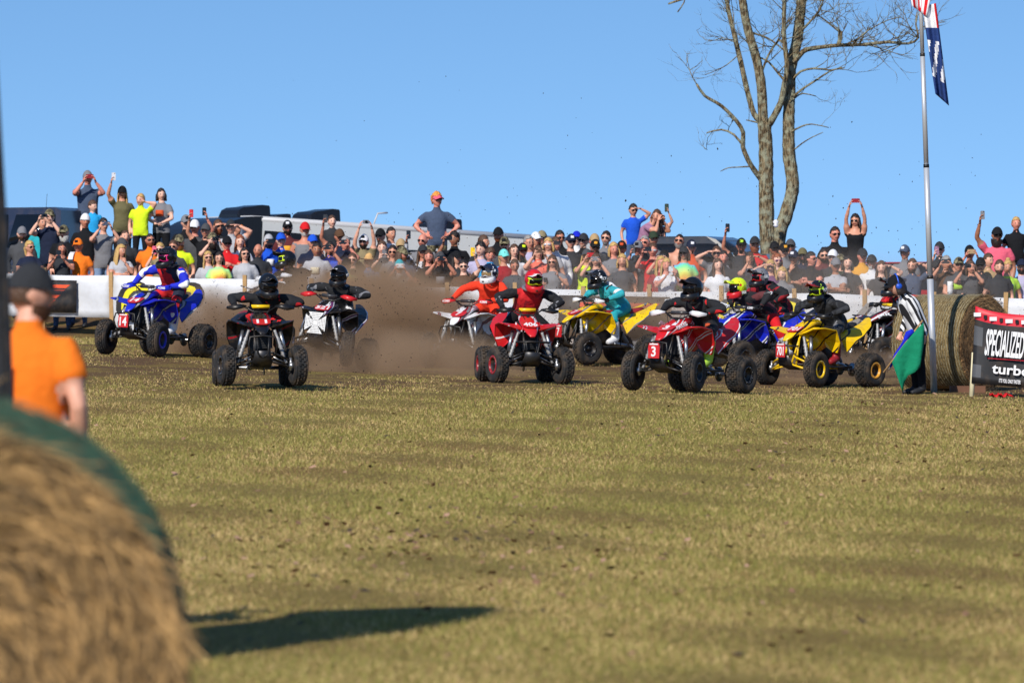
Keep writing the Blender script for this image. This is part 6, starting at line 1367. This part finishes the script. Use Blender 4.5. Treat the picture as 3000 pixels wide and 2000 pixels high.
    for px, r0, r1, bow in limbs:
        m = MB(); pts, rr = path(px, r0, r1, bow, seg=.12, n=10, rough=.13, mb=m); m.build('limb', bm_, root); tips.append((pts, rr))
    # twigs
    tw = MB()
    def twig(p, d, L, r, lev):
        pts = [p]; q = p.copy(); dd = d.copy()
        for i in range(4):
            dd = (dd + Vector((rs.uniform(-.35, .35), rs.uniform(-.35, .35), rs.uniform(-.2, .35)))).normalized(); q = q + dd * L / 4; pts.append(q.copy())
        tw.tube(pts, [r, r * .85, r * .7, r * .5, r * .3], n=4)
        if lev > 0:
            for i in range(rs.randint(2, 4)):
                k = rs.randint(1, 4); twig(pts[k], (dd + Vector((rs.uniform(-1, 1), rs.uniform(-.8, .8), rs.uniform(-.5, .7)))).normalized(), L * rs.uniform(.4, .7), r * .65, lev - 1)
    for (pts, rr), cnt in zip(tips, [7, 9, 1, 2, 0, 26, 3, 3, 1, 0, 10, 4, 8, 8, 6, 4, 6, 6, 4, 2, 3, 4, 1]):
        for i in range(cnt):
            k = rs.randint(len(pts) // 3, len(pts) - 1); t = (pts[k] - pts[k - 1]).normalized(); d = (t * .5 + Vector((rs.uniform(-1, 1), rs.uniform(-.7, .7), rs.uniform(-.5, .9)))).normalized(); twig(pts[k], d, rs.uniform(.35, 1.0), max(.004, min(rr[k] * .5, .011)), 2)
    o = tw.build('twigs', bm_, root); o['kind'] = 'stuff'
    m = MB(); m.ellipsoid((2273 - 2262, 0, 0), (0, 0, 0)) if 0 else m.tube([(0, 0, -.06), (0, 0, -.02), (0, 0, .0), (0, 0, .05), (0, 0, .09)], [.02, .055, .03, .06, .02], n=10)
    o = m.build('floodlight', plastic('white')); o.location = P(2273, 657, 108.2); tag(o, 'small white lamp fixed in the fork between the tree trunks', 'lamp')
tree()

# ---------------------------------------------------------------- flagpole and flags
def sheet_obj(name, grid, th, mats, pick, parent=None, smooth=True):
    m = MB(); m.sheet(grid, th, 0, smooth=smooth); nr, nc = len(grid), len(grid[0]); nq = (nr - 1) * (nc - 1)
    mi = []
    for i in range(nr - 1):
        for j in range(nc - 1): k = pick((i + .5) / (nr - 1), (j + .5) / (nc - 1)); mi += [k, k]
    m.m = mi + [mi[0]] * (len(m.f) - len(mi)); return m.build(name, mats, parent)
def flagpole():
    d = 81.0; A = P(2737, 1152, d); B = P(2694, -90, d); A.z = GZ(A.x, A.y) - .05; root = empty('flagpole', A); tag(root, 'tall silver flagpole leaning left beside the hay bale', 'flagpole'); al = mat('aluminium', (205, 207, 210), rough=.38, metal=.45, var=.06)
    v = B - A; cuts = [0, .28, .54, .80, 1]
    for i in range(4):
        m = MB(); m.tube([v * cuts[i], v * (cuts[i + 1] + .004)], .047 - .006 * i, n=16); m.build('pole_section', al, root)
        if i: m = MB(); m.tube([v * (cuts[i] - .004), v * (cuts[i] + .004)], .054 - .006 * i, n=16); m.build('joint_ring', BLACKM, root)
    W = cloth('white'); Rd = cloth('red'); N = cloth('flag_blue', (38, 62, 118))
    def grid(px, fold, nr, nc, amp):
        g = []
        for i in range(nr):
            t = i / (nr - 1); row = []
            for j in range(nc):
                s = j / (nc - 1); (x0, y0), (x1, y1), (x2, y2), (x3, y3) = px; a = (x0 + (x3 - x0) * t, y0 + (y3 - y0) * t); b = (x1 + (x2 - x1) * t, y1 + (y2 - y1) * t)
                q = P(a[0] + (b[0] - a[0]) * s, a[1] + (b[1] - a[1]) * s, d - .02 - amp * (1 + math.sin(fold * s * math.pi * 2 + t * 1.2)) * (.3 + .7 * t)); row.append(q)
            g.append(row)
        return g
    o = sheet_obj('flag', grid([(2655, -70), (2738, -60), (2716, 50), (2672, 18)], 1.2, 10, 21, .05), .004, [W, Rd], lambda t, s: int(s * 6 + .5) % 2); tag(o, 'red and white striped flag at the pole top', 'flag')
    o = sheet_obj('flag', grid([(2702, 20), (2742, 10), (2780, 310), (2740, 275)], 1.4, 30, 14, .09), .004, [W, N, Rd], lambda t, s: (2 if s > .85 and t < .35 else 0) if t < .24 else (1 if t < .38 else (0 if (s + t * 1.6) % .62 < .24 and t < .80 else 1))); tag(o, 'blue and white flag hanging folded below the striped flag', 'flag')
flagpole()

# ---------------------------------------------------------------- hay bales
def hay_mat(name, a, b_c, scale=(1, 1, 1)):
    m = bpy.data.materials.new(name); m.use_nodes = True; t = m.node_tree; b = t.nodes['Principled BSDF']; b.inputs['Roughness'].default_value = .95; b.inputs['Specular IOR Level'].default_value = .1
    tcn = t.nodes.new('ShaderNodeTexCoord'); n = t.nodes.new('ShaderNodeTexNoise'); n.inputs['Scale'].default_value = 28; n.inputs['Detail'].default_value = 7; n1 = t.nodes.new('ShaderNodeTexNoise'); n1.inputs['Scale'].default_value = 3.5; n1.inputs['Detail'].default_value = 4
    ad = t.nodes.new('ShaderNodeMath'); ad.operation = 'ADD'; hf = t.nodes.new('ShaderNodeMath'); hf.operation = 'MULTIPLY'; hf.inputs[1].default_value = .5
    cr = t.nodes.new('ShaderNodeValToRGB'); e = cr.color_ramp.elements; e[0].position = .38; e[0].color = lin(a) + (1,); e[1].position = .64; e[1].color = lin(b_c) + (1,)
    mp_ = t.nodes.new('ShaderNodeMapping'); mp_.inputs['Scale'].default_value = scale
    t.links.new(tcn.outputs['Object'], mp_.inputs[0]); t.links.new(mp_.outputs[0], n.inputs['Vector']); t.links.new(tcn.outputs['Object'], n1.inputs['Vector']); t.links.new(n.outputs['Fac'], ad.inputs[0]); t.links.new(n1.outputs['Fac'], ad.inputs[1]); t.links.new(ad.outputs[0], hf.inputs[0]); t.links.new(hf.outputs[0], cr.inputs[0]); t.links.new(cr.outputs[0], b.inputs['Base Color'])
    bp = t.nodes.new('ShaderNodeBump'); bp.inputs['Strength'].default_value = 1.0; bp.inputs['Distance'].default_value = .04; t.links.new(n.outputs['Fac'], bp.inputs['Height']); t.links.new(bp.outputs[0], b.inputs['Normal']); return m
def bale(label, c, axis, r, L, side_cols, face_cols, strand_side, strand_face, net, seed):
    axis = Vector(axis).normalized(); up = Vector((0, 0, 1)); w = axis.cross(up).normalized(); u = w.cross(axis); M = Matrix(((axis.x, w.x, u.x, c[0]), (axis.y, w.y, u.y, c[1]), (axis.z, w.z, u.z, c[2]), (0, 0, 0, 1)))
    root = empty('hay_bale', mw=M); tag(root, label, 'hay bale', 'round hay bales'); rs = random.Random(seed); n = 64
    nz = [rs.uniform(-1, 1) for _ in range(n)]
    def ring(x, rr, j=.006): return [Vector((x + rs.uniform(-j, j), rr * math.cos(2 * math.pi * k / n) * (1 + .008 * nz[k]), rr * math.sin(2 * math.pi * k / n) * (1 + .008 * nz[k] - (.03 if math.sin(2 * math.pi * k / n) < -.93 else 0)))) for k in range(n)]
    m = MB(); m.loft([ring(x, r * (1 - .018 * abs(x / L * 2) ** 4)) for x in [L * (i / 14 - .5) for i in range(15)]], cap=False); m.build('wrap', hay_mat('hay_side', *side_cols, scale=(3, .5, .5)), root)
    for s in (-1, 1):
        m = MB(); rings = [ring(s * (L / 2 + .02 * math.sin(i * 2.0) - (.03 if i == 0 else 0)), r * k, .012) for i, k in enumerate((.985, .9, .78, .64, .5, .36, .22, .1, .02))]
        if s < 0: rings = [q[::-1] for q in rings]
        m.loft(rings, cap=False); m.build('end_face', hay_mat('hay_face', *face_cols), root)
    def strands(cnt, where, mats, name):
        m = MB()
        for i in range(cnt):
            if where == 'side':
                a = rs.uniform(0, 2 * math.pi); x = rs.uniform(-L / 2, L / 2); p = Vector((x, math.cos(a) * r * 1.002, math.sin(a) * r * 1.002)); t = Vector((rs.uniform(-.35, .35), -math.sin(a), math.cos(a))).normalized(); nn = Vector((0, math.cos(a), math.sin(a)))
            else:
                a = rs.uniform(0, 2 * math.pi); q = math.sqrt(rs.random()) * r * 1.0; s = 1 if rs.random() < (.9 if where == 'face+' else .1) else -1; p = Vector((s * (L / 2 + .012), math.cos(a) * q, math.sin(a) * q)); th = a + math.pi / 2 + rs.uniform(-.7, .7); t = Vector((rs.uniform(-.1, .5) * s, math.cos(th), math.sin(th))).normalized(); nn = Vector((s, 0, 0))
            Ls = rs.uniform(.05, .18); b = nn.cross(t).normalized() * rs.uniform(.0009, .0026); mid = p + t * Ls * .5 + nn * rs.uniform(.004, .02); e = p + t * Ls - nn * .004
            m.add([p - b, p + b, mid + b, mid - b, e], [(0, 1, 2, 3), (3, 2, 4)], rs.randint(0, len(mats) - 1))
        o = m.build(name, mats, root); o['kind'] = 'stuff'
    smat = [mat('straw_a', face_cols[1], rough=.9), mat('straw_b', tuple(int(v * .72) for v in face_cols[1]), rough=.9), mat('straw_c', tuple(int(v * .45) for v in face_cols[1]), rough=.9)]
    strands(strand_side, 'side', [mat('straw_s1', side_cols[1], rough=.9), mat('straw_s2', tuple(int(v * .7) for v in side_cols[1]), rough=.9)], 'side_straw'); strands(strand_face, net['face'], smat, 'face_straw')
    m = MB(); k = net['n']
    for i in range(k):
        x = L * ((i + .5) / k - .5); m.tube([Vector((x + .006 * math.sin(q * 7), math.cos(2 * math.pi * q / 48) * r * 1.006, math.sin(2 * math.pi * q / 48) * r * 1.006)) for q in range(49)], net['r'], n=4)
    o = m.build('net_wrap', mat('net', net['col'], rough=.8, var=.1), root); o['kind'] = 'stuff'
    return root
cR = P(2788, 1011, 82.6); cR.z = GZ(cR.x, cR.y) + .69
bale('round hay bale wrapped in pale net beside the flagpole', cR, (.79, -.62, 0), .70, 1.16, ((82, 68, 44), (164, 142, 98)), ((104, 76, 52), (196, 156, 108)), 5200, 5200, dict(n=26, r=.0022, col=(206, 200, 170), face='face+'), 3)
fF = Vector((-1.650, 16.34, .79)); fB = Vector((-1.745, 17.73, .872)); cF = (fF + fB) / 2
bale('large round hay bale with green net wrap in the near foreground', cF, (fF - fB), .72, 1.40, ((64, 84, 62), (116, 122, 88)), ((110, 78, 46), (210, 168, 108)), 3500, 11000, dict(n=11, r=.0024, col=(48, 106, 86), face='face+'), 4)
def log_under():
    p = P(2830, 1140, 81.6); m = MB(); m.box((0, 0, .05), (.5, .14, .10)); o = m.build('wood_block', mat('old_wood', (112, 78, 58), rough=.9, var=.3)); o.location = (p.x, p.y - .25, GZ(p.x, p.y - .25)); o.rotation_euler = (0, 0, .1); tag(o, 'short weathered wooden block wedged under the hay bale', 'block')
log_under()

# ---------------------------------------------------------------- sponsor banner at the right
def side_banner():
    d0 = 79.0; root = empty('sponsor_banner', P(2850, 1150, d0)); tag(root, 'black and red bicycle sponsor banner staked in front of the hay bale', 'banner'); org = Vector(root.location)
    T = lambda t: (896 + 30 * (1 - math.exp(-t * 5)), 1122 + 30 * t)          # top and bottom photo rows
    blk = mat('banner_black', (30, 30, 32), rough=.5, var=.15, dust=.2); red = mat('banner_red', (206, 28, 48), rough=.5, var=.06); chk = mat('banner_check', (84, 86, 90), rough=.5, var=.1)
    def pt(t, s, out=0.0):
        ty, by = T(t); px = 2858 + 330 * t - (12 * s if t < .01 else 12 * s * (1 - t)); k = .03 * math.sin(t * 13 + s * 2.2) * math.sin(math.pi * min(1, s + .15)) ; return P(px, ty + (by - ty) * s, d0 - .6 * t + k - out) - org
    g = [[pt(i / 26, j / 12) for j in range(13)] for i in range(27)]
    sheet_obj('cloth', g, .005, [blk, chk, red], lambda t, s: 2 if s < .17 else (1 if t < .075 and int(s * 4.2) % 2 else 0), root)
    def write(s, t0, t1, s0, s1, m):
        a, b, c = pt(t0, s1, .05), pt(t1, s1, .05), pt(t0, s0, .05); M = frame((pt((t0 + t1) / 2, (s0 + s1) / 2, .055)), (b - a), (c - a)); text(s, root, M, (b - a).length, (c - a).length, m, 'lettering', .004)
    write('SPECIALIZED', .105, .44, .24, .60, WHITEP); write('turbo', .17, .50, .70, .84, WHITEP); write("IT'S YOU, ONLY FASTER", .235, .42, .90, .965, WHITEP)
    a, b = pt(.13, .645, .05), pt(.60, .63, .05); m = MB(); m.tube([a, b], .014, n=6, flat=.4); m.build('red_line', red, root)
    for i in range(14):
        p = pt(.02 + .07 * i, .10, .03); m = MB(); m.box(p, (.045 if i % 2 else .10, .006, .055)); m.build('sponsor_mark', WHITEP if i % 2 == 0 else DARKP, root)
    m = MB(); m.tube([pt(0.012, .6) + Vector((.0, .05, 0)), pt(0.0, 1.0) + Vector((-.0, .03, -.25))], .035, n=10); m.build('stake', mat('cream_pole', (226, 216, 176), rough=.5, var=.08), root)
    g0 = P(2925, 1160, 78.2); g0.z = GZ(g0.x, g0.y); m = MB()
    gr = [[(-.12 + .24 * i / 8, .09 * (j - 2) / 2, .035 + .035 * math.sin(i * 1.7 + j * 1.3) * math.cos(j)) for j in range(5)] for i in range(9)]; m.sheet(gr, .01)
    for k in range(4): m.tube([(.10, -.05 + .03 * k, .05), (.17, -.06 + .04 * k, .03), (.2, -.06 + .045 * k, .015)], [.014, .013, .008], n=6)
    o = m.build('gloves', cloth('red')); o.location = g0; tag(o, 'crumpled red gloves lying on the grass under the sponsor banner', 'gloves')
side_banner()

# ---------------------------------------------------------------- flag marshal
def stripes_mat():
    m = bpy.data.materials.new('referee_stripes'); m.use_nodes = True; t = m.node_tree; b = t.nodes['Principled BSDF']; b.inputs['Roughness'].default_value = .9
    tcn = t.nodes.new('ShaderNodeTexCoord'); sp = t.nodes.new('ShaderNodeSeparateXYZ'); a = t.nodes.new('ShaderNodeMath'); a.operation = 'SUBTRACT'; w = t.nodes.new('ShaderNodeMath'); w.operation = 'MULTIPLY'; w.inputs[1].default_value = 12.5; f = t.nodes.new('ShaderNodeMath'); f.operation = 'FRACT'; g = t.nodes.new('ShaderNodeMath'); g.operation = 'GREATER_THAN'; g.inputs[1].default_value = .5
    mx = t.nodes.new('ShaderNodeMix'); mx.data_type = 'RGBA'; mx.inputs['A'].default_value = lin((232, 232, 232)) + (1,); mx.inputs['B'].default_value = lin((30, 30, 34)) + (1,)
    t.links.new(tcn.outputs['Object'], sp.inputs[0]); cy = t.nodes.new('ShaderNodeMath'); cy.operation = 'MULTIPLY'; cy.inputs[1].default_value = .883; sz = t.nodes.new('ShaderNodeMath'); sz.operation = 'MULTIPLY_ADD'; sz.inputs[1].default_value = .469; sz.inputs[2].default_value = -5.0; t.links.new(sp.outputs['Y'], cy.inputs[0]); t.links.new(sp.outputs['Z'], sz.inputs[0]); a.operation = 'ADD'; t.links.new(cy.outputs[0], a.inputs[0]); t.links.new(sz.outputs[0], a.inputs[1]); t.links.new(a.outputs[0], w.inputs[0]); t.links.new(w.outputs[0], f.inputs[0]); t.links.new(f.outputs[0], g.inputs[0]); t.links.new(g.outputs[0], mx.inputs['Factor']); t.links.new(mx.outputs['Result'], b.inputs['Base Color']); return m
def marshal():
    d = 80.2; p = P(2690, 1151, d); z = GZ(p.x, p.y)
    POSES['marshal'] = dict(r=(-.20, -.20, .95), l=(.22, -.10, .80), dl=(0, -.2, -1), nl=(-1, 0, 0), curl=1.0)
    r = person(H=1.74, pose='marshal', loc=(p.x, p.y, z), yaw=R(-72), hyaw=R(-5), hpitch=R(8), build=.35, sk=0, hair=('mid', 'darkhair'), cap=('cap', 'black', None, None), top=('white', 1.9), bottom='black', shoe='black', label='race marshal in black and white striped shirt and blue ear muffs holding flags', bend=R(28), group='marshals', topmat=stripes_mat(), voxel=.018)
    hd = [c for c in r.children if c.name.startswith('cap')][0]
    for s in (1, -1):
        m = MB(); m.tube([(s * .075, .01, -.01), (s * .10, .01, -.01), (s * .115, .01, -.01)], [.036, .042, .03], n=14); m.build('ear_muff', plastic('blue'), hd)
    m = MB(); m.tube([(math.sin(a) * .108, .01 + .02 * math.cos(a), math.cos(a) * .145 + .01) for a in [R(v) for v in range(-85, 86, 17)]], .010, n=6); m.build('headband', plastic('blue'), hd)
    # flags: green rolled out, blue and white furled
    df = d - .34; A = P(2588, 1091, df); B = P(2703, 938, df)
    f = empty('green_flag', A); tag(f, 'green flag on a wooden stick held low by the marshal', 'flag'); m = MB(); m.tube([(0, 0, 0), B - A], .011, n=8); m.build('stick', mat('wood_stick', PAL['wood'], rough=.7), f)
    L = [(2613, 1060), (2630, 1032), (2650, 1006), (2668, 985), (2688, 962), (2706, 945)]; Rr = [(2645, 1148), (2650, 1120), (2660, 1100), (2680, 1090), (2696, 1075), (2708, 1000)]
    g = []
    for i in range(6):
        for h in ((0, .5) if i < 5 else (0,)):
            a = [L[i][k] + (L[min(5, i + 1)][k] - L[i][k]) * h for k in (0, 1)]; b = [Rr[i][k] + (Rr[min(5, i + 1)][k] - Rr[i][k]) * h for k in (0, 1)]
            g.append([P(a[0] + (b[0] - a[0]) * t, a[1] + (b[1] - a[1]) * t, df - .03 - .05 * math.sin((i + h) * 1.5 + t * 3) * t) - A for t in [q / 8 for q in range(9)]])
    m = MB(); m.sheet(g, .004); m.build('flag_cloth', cloth('green'), f)
    f2 = empty('furled_flag', P(2604, 1082, df + .06)); o2 = Vector(f2.location); tag(f2, 'furled blue and white flag held together with the green one', 'flag'); B2 = P(2690, 955, df + .06); m = MB(); m.tube([(0, 0, 0), B2 - o2], .010, n=8); m.build('stick', mat('white_stick', (220, 216, 206), rough=.6), f2)
    m = MB(); m.tube([P(2608, 1076, df + .04) - o2, P(2625, 1040, df + .04) - o2, P(2648, 1003, df + .03) - o2, P(2662, 978, df) - o2, P(2676, 968, df) - o2], [.012, .028, .024, .05, .03], n=10); m.build('flag_cloth', cloth('royal'), f2)
marshal()

# ---------------------------------------------------------------- near left: man in orange and feather banner
p = P(88, 1000, 28.5); person(H=1.84, pose='stand', loc=(p.x, 28.5, GZ(p.x, 28.5)), yaw=R(163), hyaw=R(-55), hpitch=R(4), build=.6, sk=0, hair=('short', 'brownhair'), cap=('cap', 'charcoal', None, None), beard=('brownhair', .02), top=('orange', .6), bottom='denim', label='man in orange tee and charcoal cap behind the near hay bale', group='bystanders', voxel=.018)['category'] = 'person'
bpy.context.view_layer.update()
def back_print():
    r = [o for o in bpy.data.objects if o.get('group') == 'bystanders'][0]; m = MB(); m.sheet([[(.02 + .16 * i / 4, .192 - .03 * (i / 4) ** 2, 1.36 - .16 * j / 3) for j in range(4)] for i in range(5)], .006); m.build('back_print', cloth('white'), r)
back_print()
def feather():
    d = 25.2; A = P(36, 0, d); A.z = GZ(A.x, d); root = empty('feather_banner', A); tag(root, 'tall dark feather banner on a bowed pole at the near left', 'banner')
    pts = [Vector((0, 0, 0)), Vector((-.01, 0, 1.2)), Vector((-.035, 0, 2.0)), Vector((-.085, 0, 2.9)), Vector((-.13, 0, 3.5)), Vector((-.25, 0, 4.2)), Vector((-.48, 0, 4.95))]
    m = MB(); m.tube(pts, [.018, .017, .015, .012, .010, .008, .006], n=8); m.build('pole', BLACKM, root)
    g = []
    for i in range(19):
        t = i / 18; z = 1.15 + 3.75 * t; x = -.01 - .09 * max(0, (z - 1.2) / 1.7) ** 1.7 if z < 2.9 else -.085 - .30 * ((z - 2.9) / 1.6) ** 1.9; w = 1.05 * min(1, (4.98 - z) / .55 + .1); g.append([(x - w * q / 8, .05 * math.sin(q * .9 + t * 4), z + .05 * q / 8) for q in range(9)])
    sheet_obj('flag_cloth', g, .004, [cloth('charcoal'), cloth('white')], lambda t, s: 1 if (.22 < t < .25 or .38 < t < .40) and .2 < s < .75 else 0, root)
feather()
flush_bodies()

# ---------------------------------------------------------------- dust and flying dirt
def dust(label, c, r, dens, nscale, lo, hi, col=(.56, .39, .25)):
    m = bpy.data.materials.new('dust'); m.use_nodes = True; t = m.node_tree; t.nodes.remove(t.nodes['Principled BSDF']); out = t.nodes['Material Output']
    pv = t.nodes.new('ShaderNodeVolumePrincipled'); pv.inputs['Color'].default_value = col + (1,); pv.inputs['Anisotropy'].default_value = 0.0
    tcn = t.nodes.new('ShaderNodeTexCoord'); ln = t.nodes.new('ShaderNodeVectorMath'); ln.operation = 'LENGTH'; t.links.new(tcn.outputs['Object'], ln.inputs[0])
    f1 = t.nodes.new('ShaderNodeMapRange'); f1.interpolation_type = 'SMOOTHSTEP'; f1.inputs[1].default_value = .98; f1.inputs[2].default_value = .25; t.links.new(ln.outputs['Value'], f1.inputs[0])
    mp_ = t.nodes.new('ShaderNodeMapping'); mp_.inputs['Scale'].default_value = tuple(v * nscale for v in r); n = t.nodes.new('ShaderNodeTexNoise'); n.inputs['Detail'].default_value = 4; n.inputs['Scale'].default_value = 1.0; n.inputs['Distortion'].default_value = .4
    t.links.new(tcn.outputs['Object'], mp_.inputs[0]); t.links.new(mp_.outputs[0], n.inputs['Vector']); rp = t.nodes.new('ShaderNodeMapRange'); rp.inputs[1].default_value = lo; rp.inputs[2].default_value = hi; t.links.new(n.outputs['Fac'], rp.inputs[0])
    mu = t.nodes.new('ShaderNodeMath'); mu.operation = 'MULTIPLY'; t.links.new(f1.outputs[0], mu.inputs[0]); t.links.new(rp.outputs[0], mu.inputs[1]); m2 = t.nodes.new('ShaderNodeMath'); m2.operation = 'MULTIPLY'; m2.inputs[1].default_value = dens; t.links.new(mu.outputs[0], m2.inputs[0]); t.links.new(m2.outputs[0], pv.inputs['Density']); t.links.new(pv.outputs[0], out.inputs['Volume'])
    mb = MB(); mb.ellipsoid((0, 0, 0), (1, 1, 1), 0, 24, 16); o = mb.build('dust_cloud', m); o.location = c; o.scale = r; tag(o, label, 'dust', kind='stuff')
def at(px, py, d): return P(px, py, d)
dust('thick brown dust thrown up between quads 11 and 406', at(1050, 965, 91.3), (2.5, 2.6, 1.32), 8.0, 1.0, .33, .68)
dust('thin brown dust rolling over the grass behind quad 11', at(1130, 1070, 86.4), (3.0, 3.2, .68), 1.7, 1.3, .36, .70)
dust('brown dust kicked up behind quad 14', at(600, 965, 89.5), (1.15, 1.3, .85), 6.0, 1.6, .36, .68)
dust('brown dust around the wheels of the yellow quad 7', at(1830, 975, 95.2), (2.0, 1.5, 1.0), 2.0, 1.3, .36, .70)
dust('low dust behind the wheels of quad 701', at(2480, 1090, 86.5), (2.4, 1.4, .45), 2.2, 1.6, .36, .70)
dust('thin pale dust drifting over the crowd at the barrier', at(2150, 860, 98.3), (6.8, 2.1, 1.05), .34, .7, .30, .75, (.72, .62, .52))
def clods():
    rs = random.Random(99); m = MB()
    def clod(p, s):
        a = rs.uniform(.6, 1.6); vs = [p + Vector((rs.uniform(.6, 1.2) * s, 0, rs.uniform(-.3, .3) * s)), p + Vector((-rs.uniform(.6, 1.2) * s, rs.uniform(-.5, .5) * s, 0)), p + Vector((0, rs.uniform(.6, 1.1) * s, rs.uniform(-.4, .4) * s)), p + Vector((0, -rs.uniform(.6, 1.1) * s, 0)), p + Vector((rs.uniform(-.4, .4) * s, 0, a * s)), p + Vector((rs.uniform(-.4, .4) * s, 0, -a * s))]
        m.add(vs, [(0, 2, 4), (2, 1, 4), (1, 3, 4), (3, 0, 4), (2, 0, 5), (1, 2, 5), (3, 1, 5), (0, 3, 5)], rs.randint(0, 1), False)
    for i in range(420): clod(P(rs.uniform(760, 2960), 1000 - abs(rs.gauss(0, 1)) * 250 - 60, rs.uniform(84, 96)), rs.uniform(.004, .012) * (1.7 if rs.random() < .06 else 1))
    for cx, cy, sx, sy, d, n in ((1080, 900, 210, 90, 88, 520), (620, 960, 90, 60, 88, 320), (1500, 850, 260, 70, 92, 260), (1850, 930, 140, 80, 93, 260), (2300, 860, 300, 60, 90, 220), (2480, 1080, 160, 40, 85, 260), (900, 1050, 160, 60, 84, 260)):
        for i in range(n): clod(P(rs.gauss(cx, sx), min(1090, rs.gauss(cy, sy)), d + rs.uniform(-2, 2)), rs.uniform(.003, .011))
    o = m.build('flying_dirt', [mat('mud', (58, 46, 36), rough=.95), mat('mud_dark', (38, 30, 24), rough=.95)]); tag(o, 'small clods of dirt flying through the air', 'dirt', kind='stuff')
clods()
def ground_clods():
    rs = random.Random(77); m = MB()
    for i in range(2600):
        d = min(99, max(70, rs.gauss(84, 6))); x = rs.uniform(-.5, .5) * .185 * d; s = rs.uniform(.006, .022); p = Vector((x, d, GZ(x, d) + s * .3)); k = [Vector((rs.uniform(.6, 1.2) * s * a, rs.uniform(.6, 1.2) * s * b, rs.uniform(.5, .9) * s * c)) for a, b, c in ((1, 0, 0), (-1, 0, 0), (0, 1, 0), (0, -1, 0), (0, 0, 1))]
        m.add([p + v for v in k], [(0, 2, 4), (2, 1, 4), (1, 3, 4), (3, 0, 4)], rs.randint(0, 1), False)
    o = m.build('loose_soil', [mat('soil', (96, 74, 54), rough=.95), mat('soil_dark', (66, 50, 38), rough=.95)]); tag(o, 'loose clods of brown soil on the worn racing line', 'soil', kind='stuff')
ground_clods()
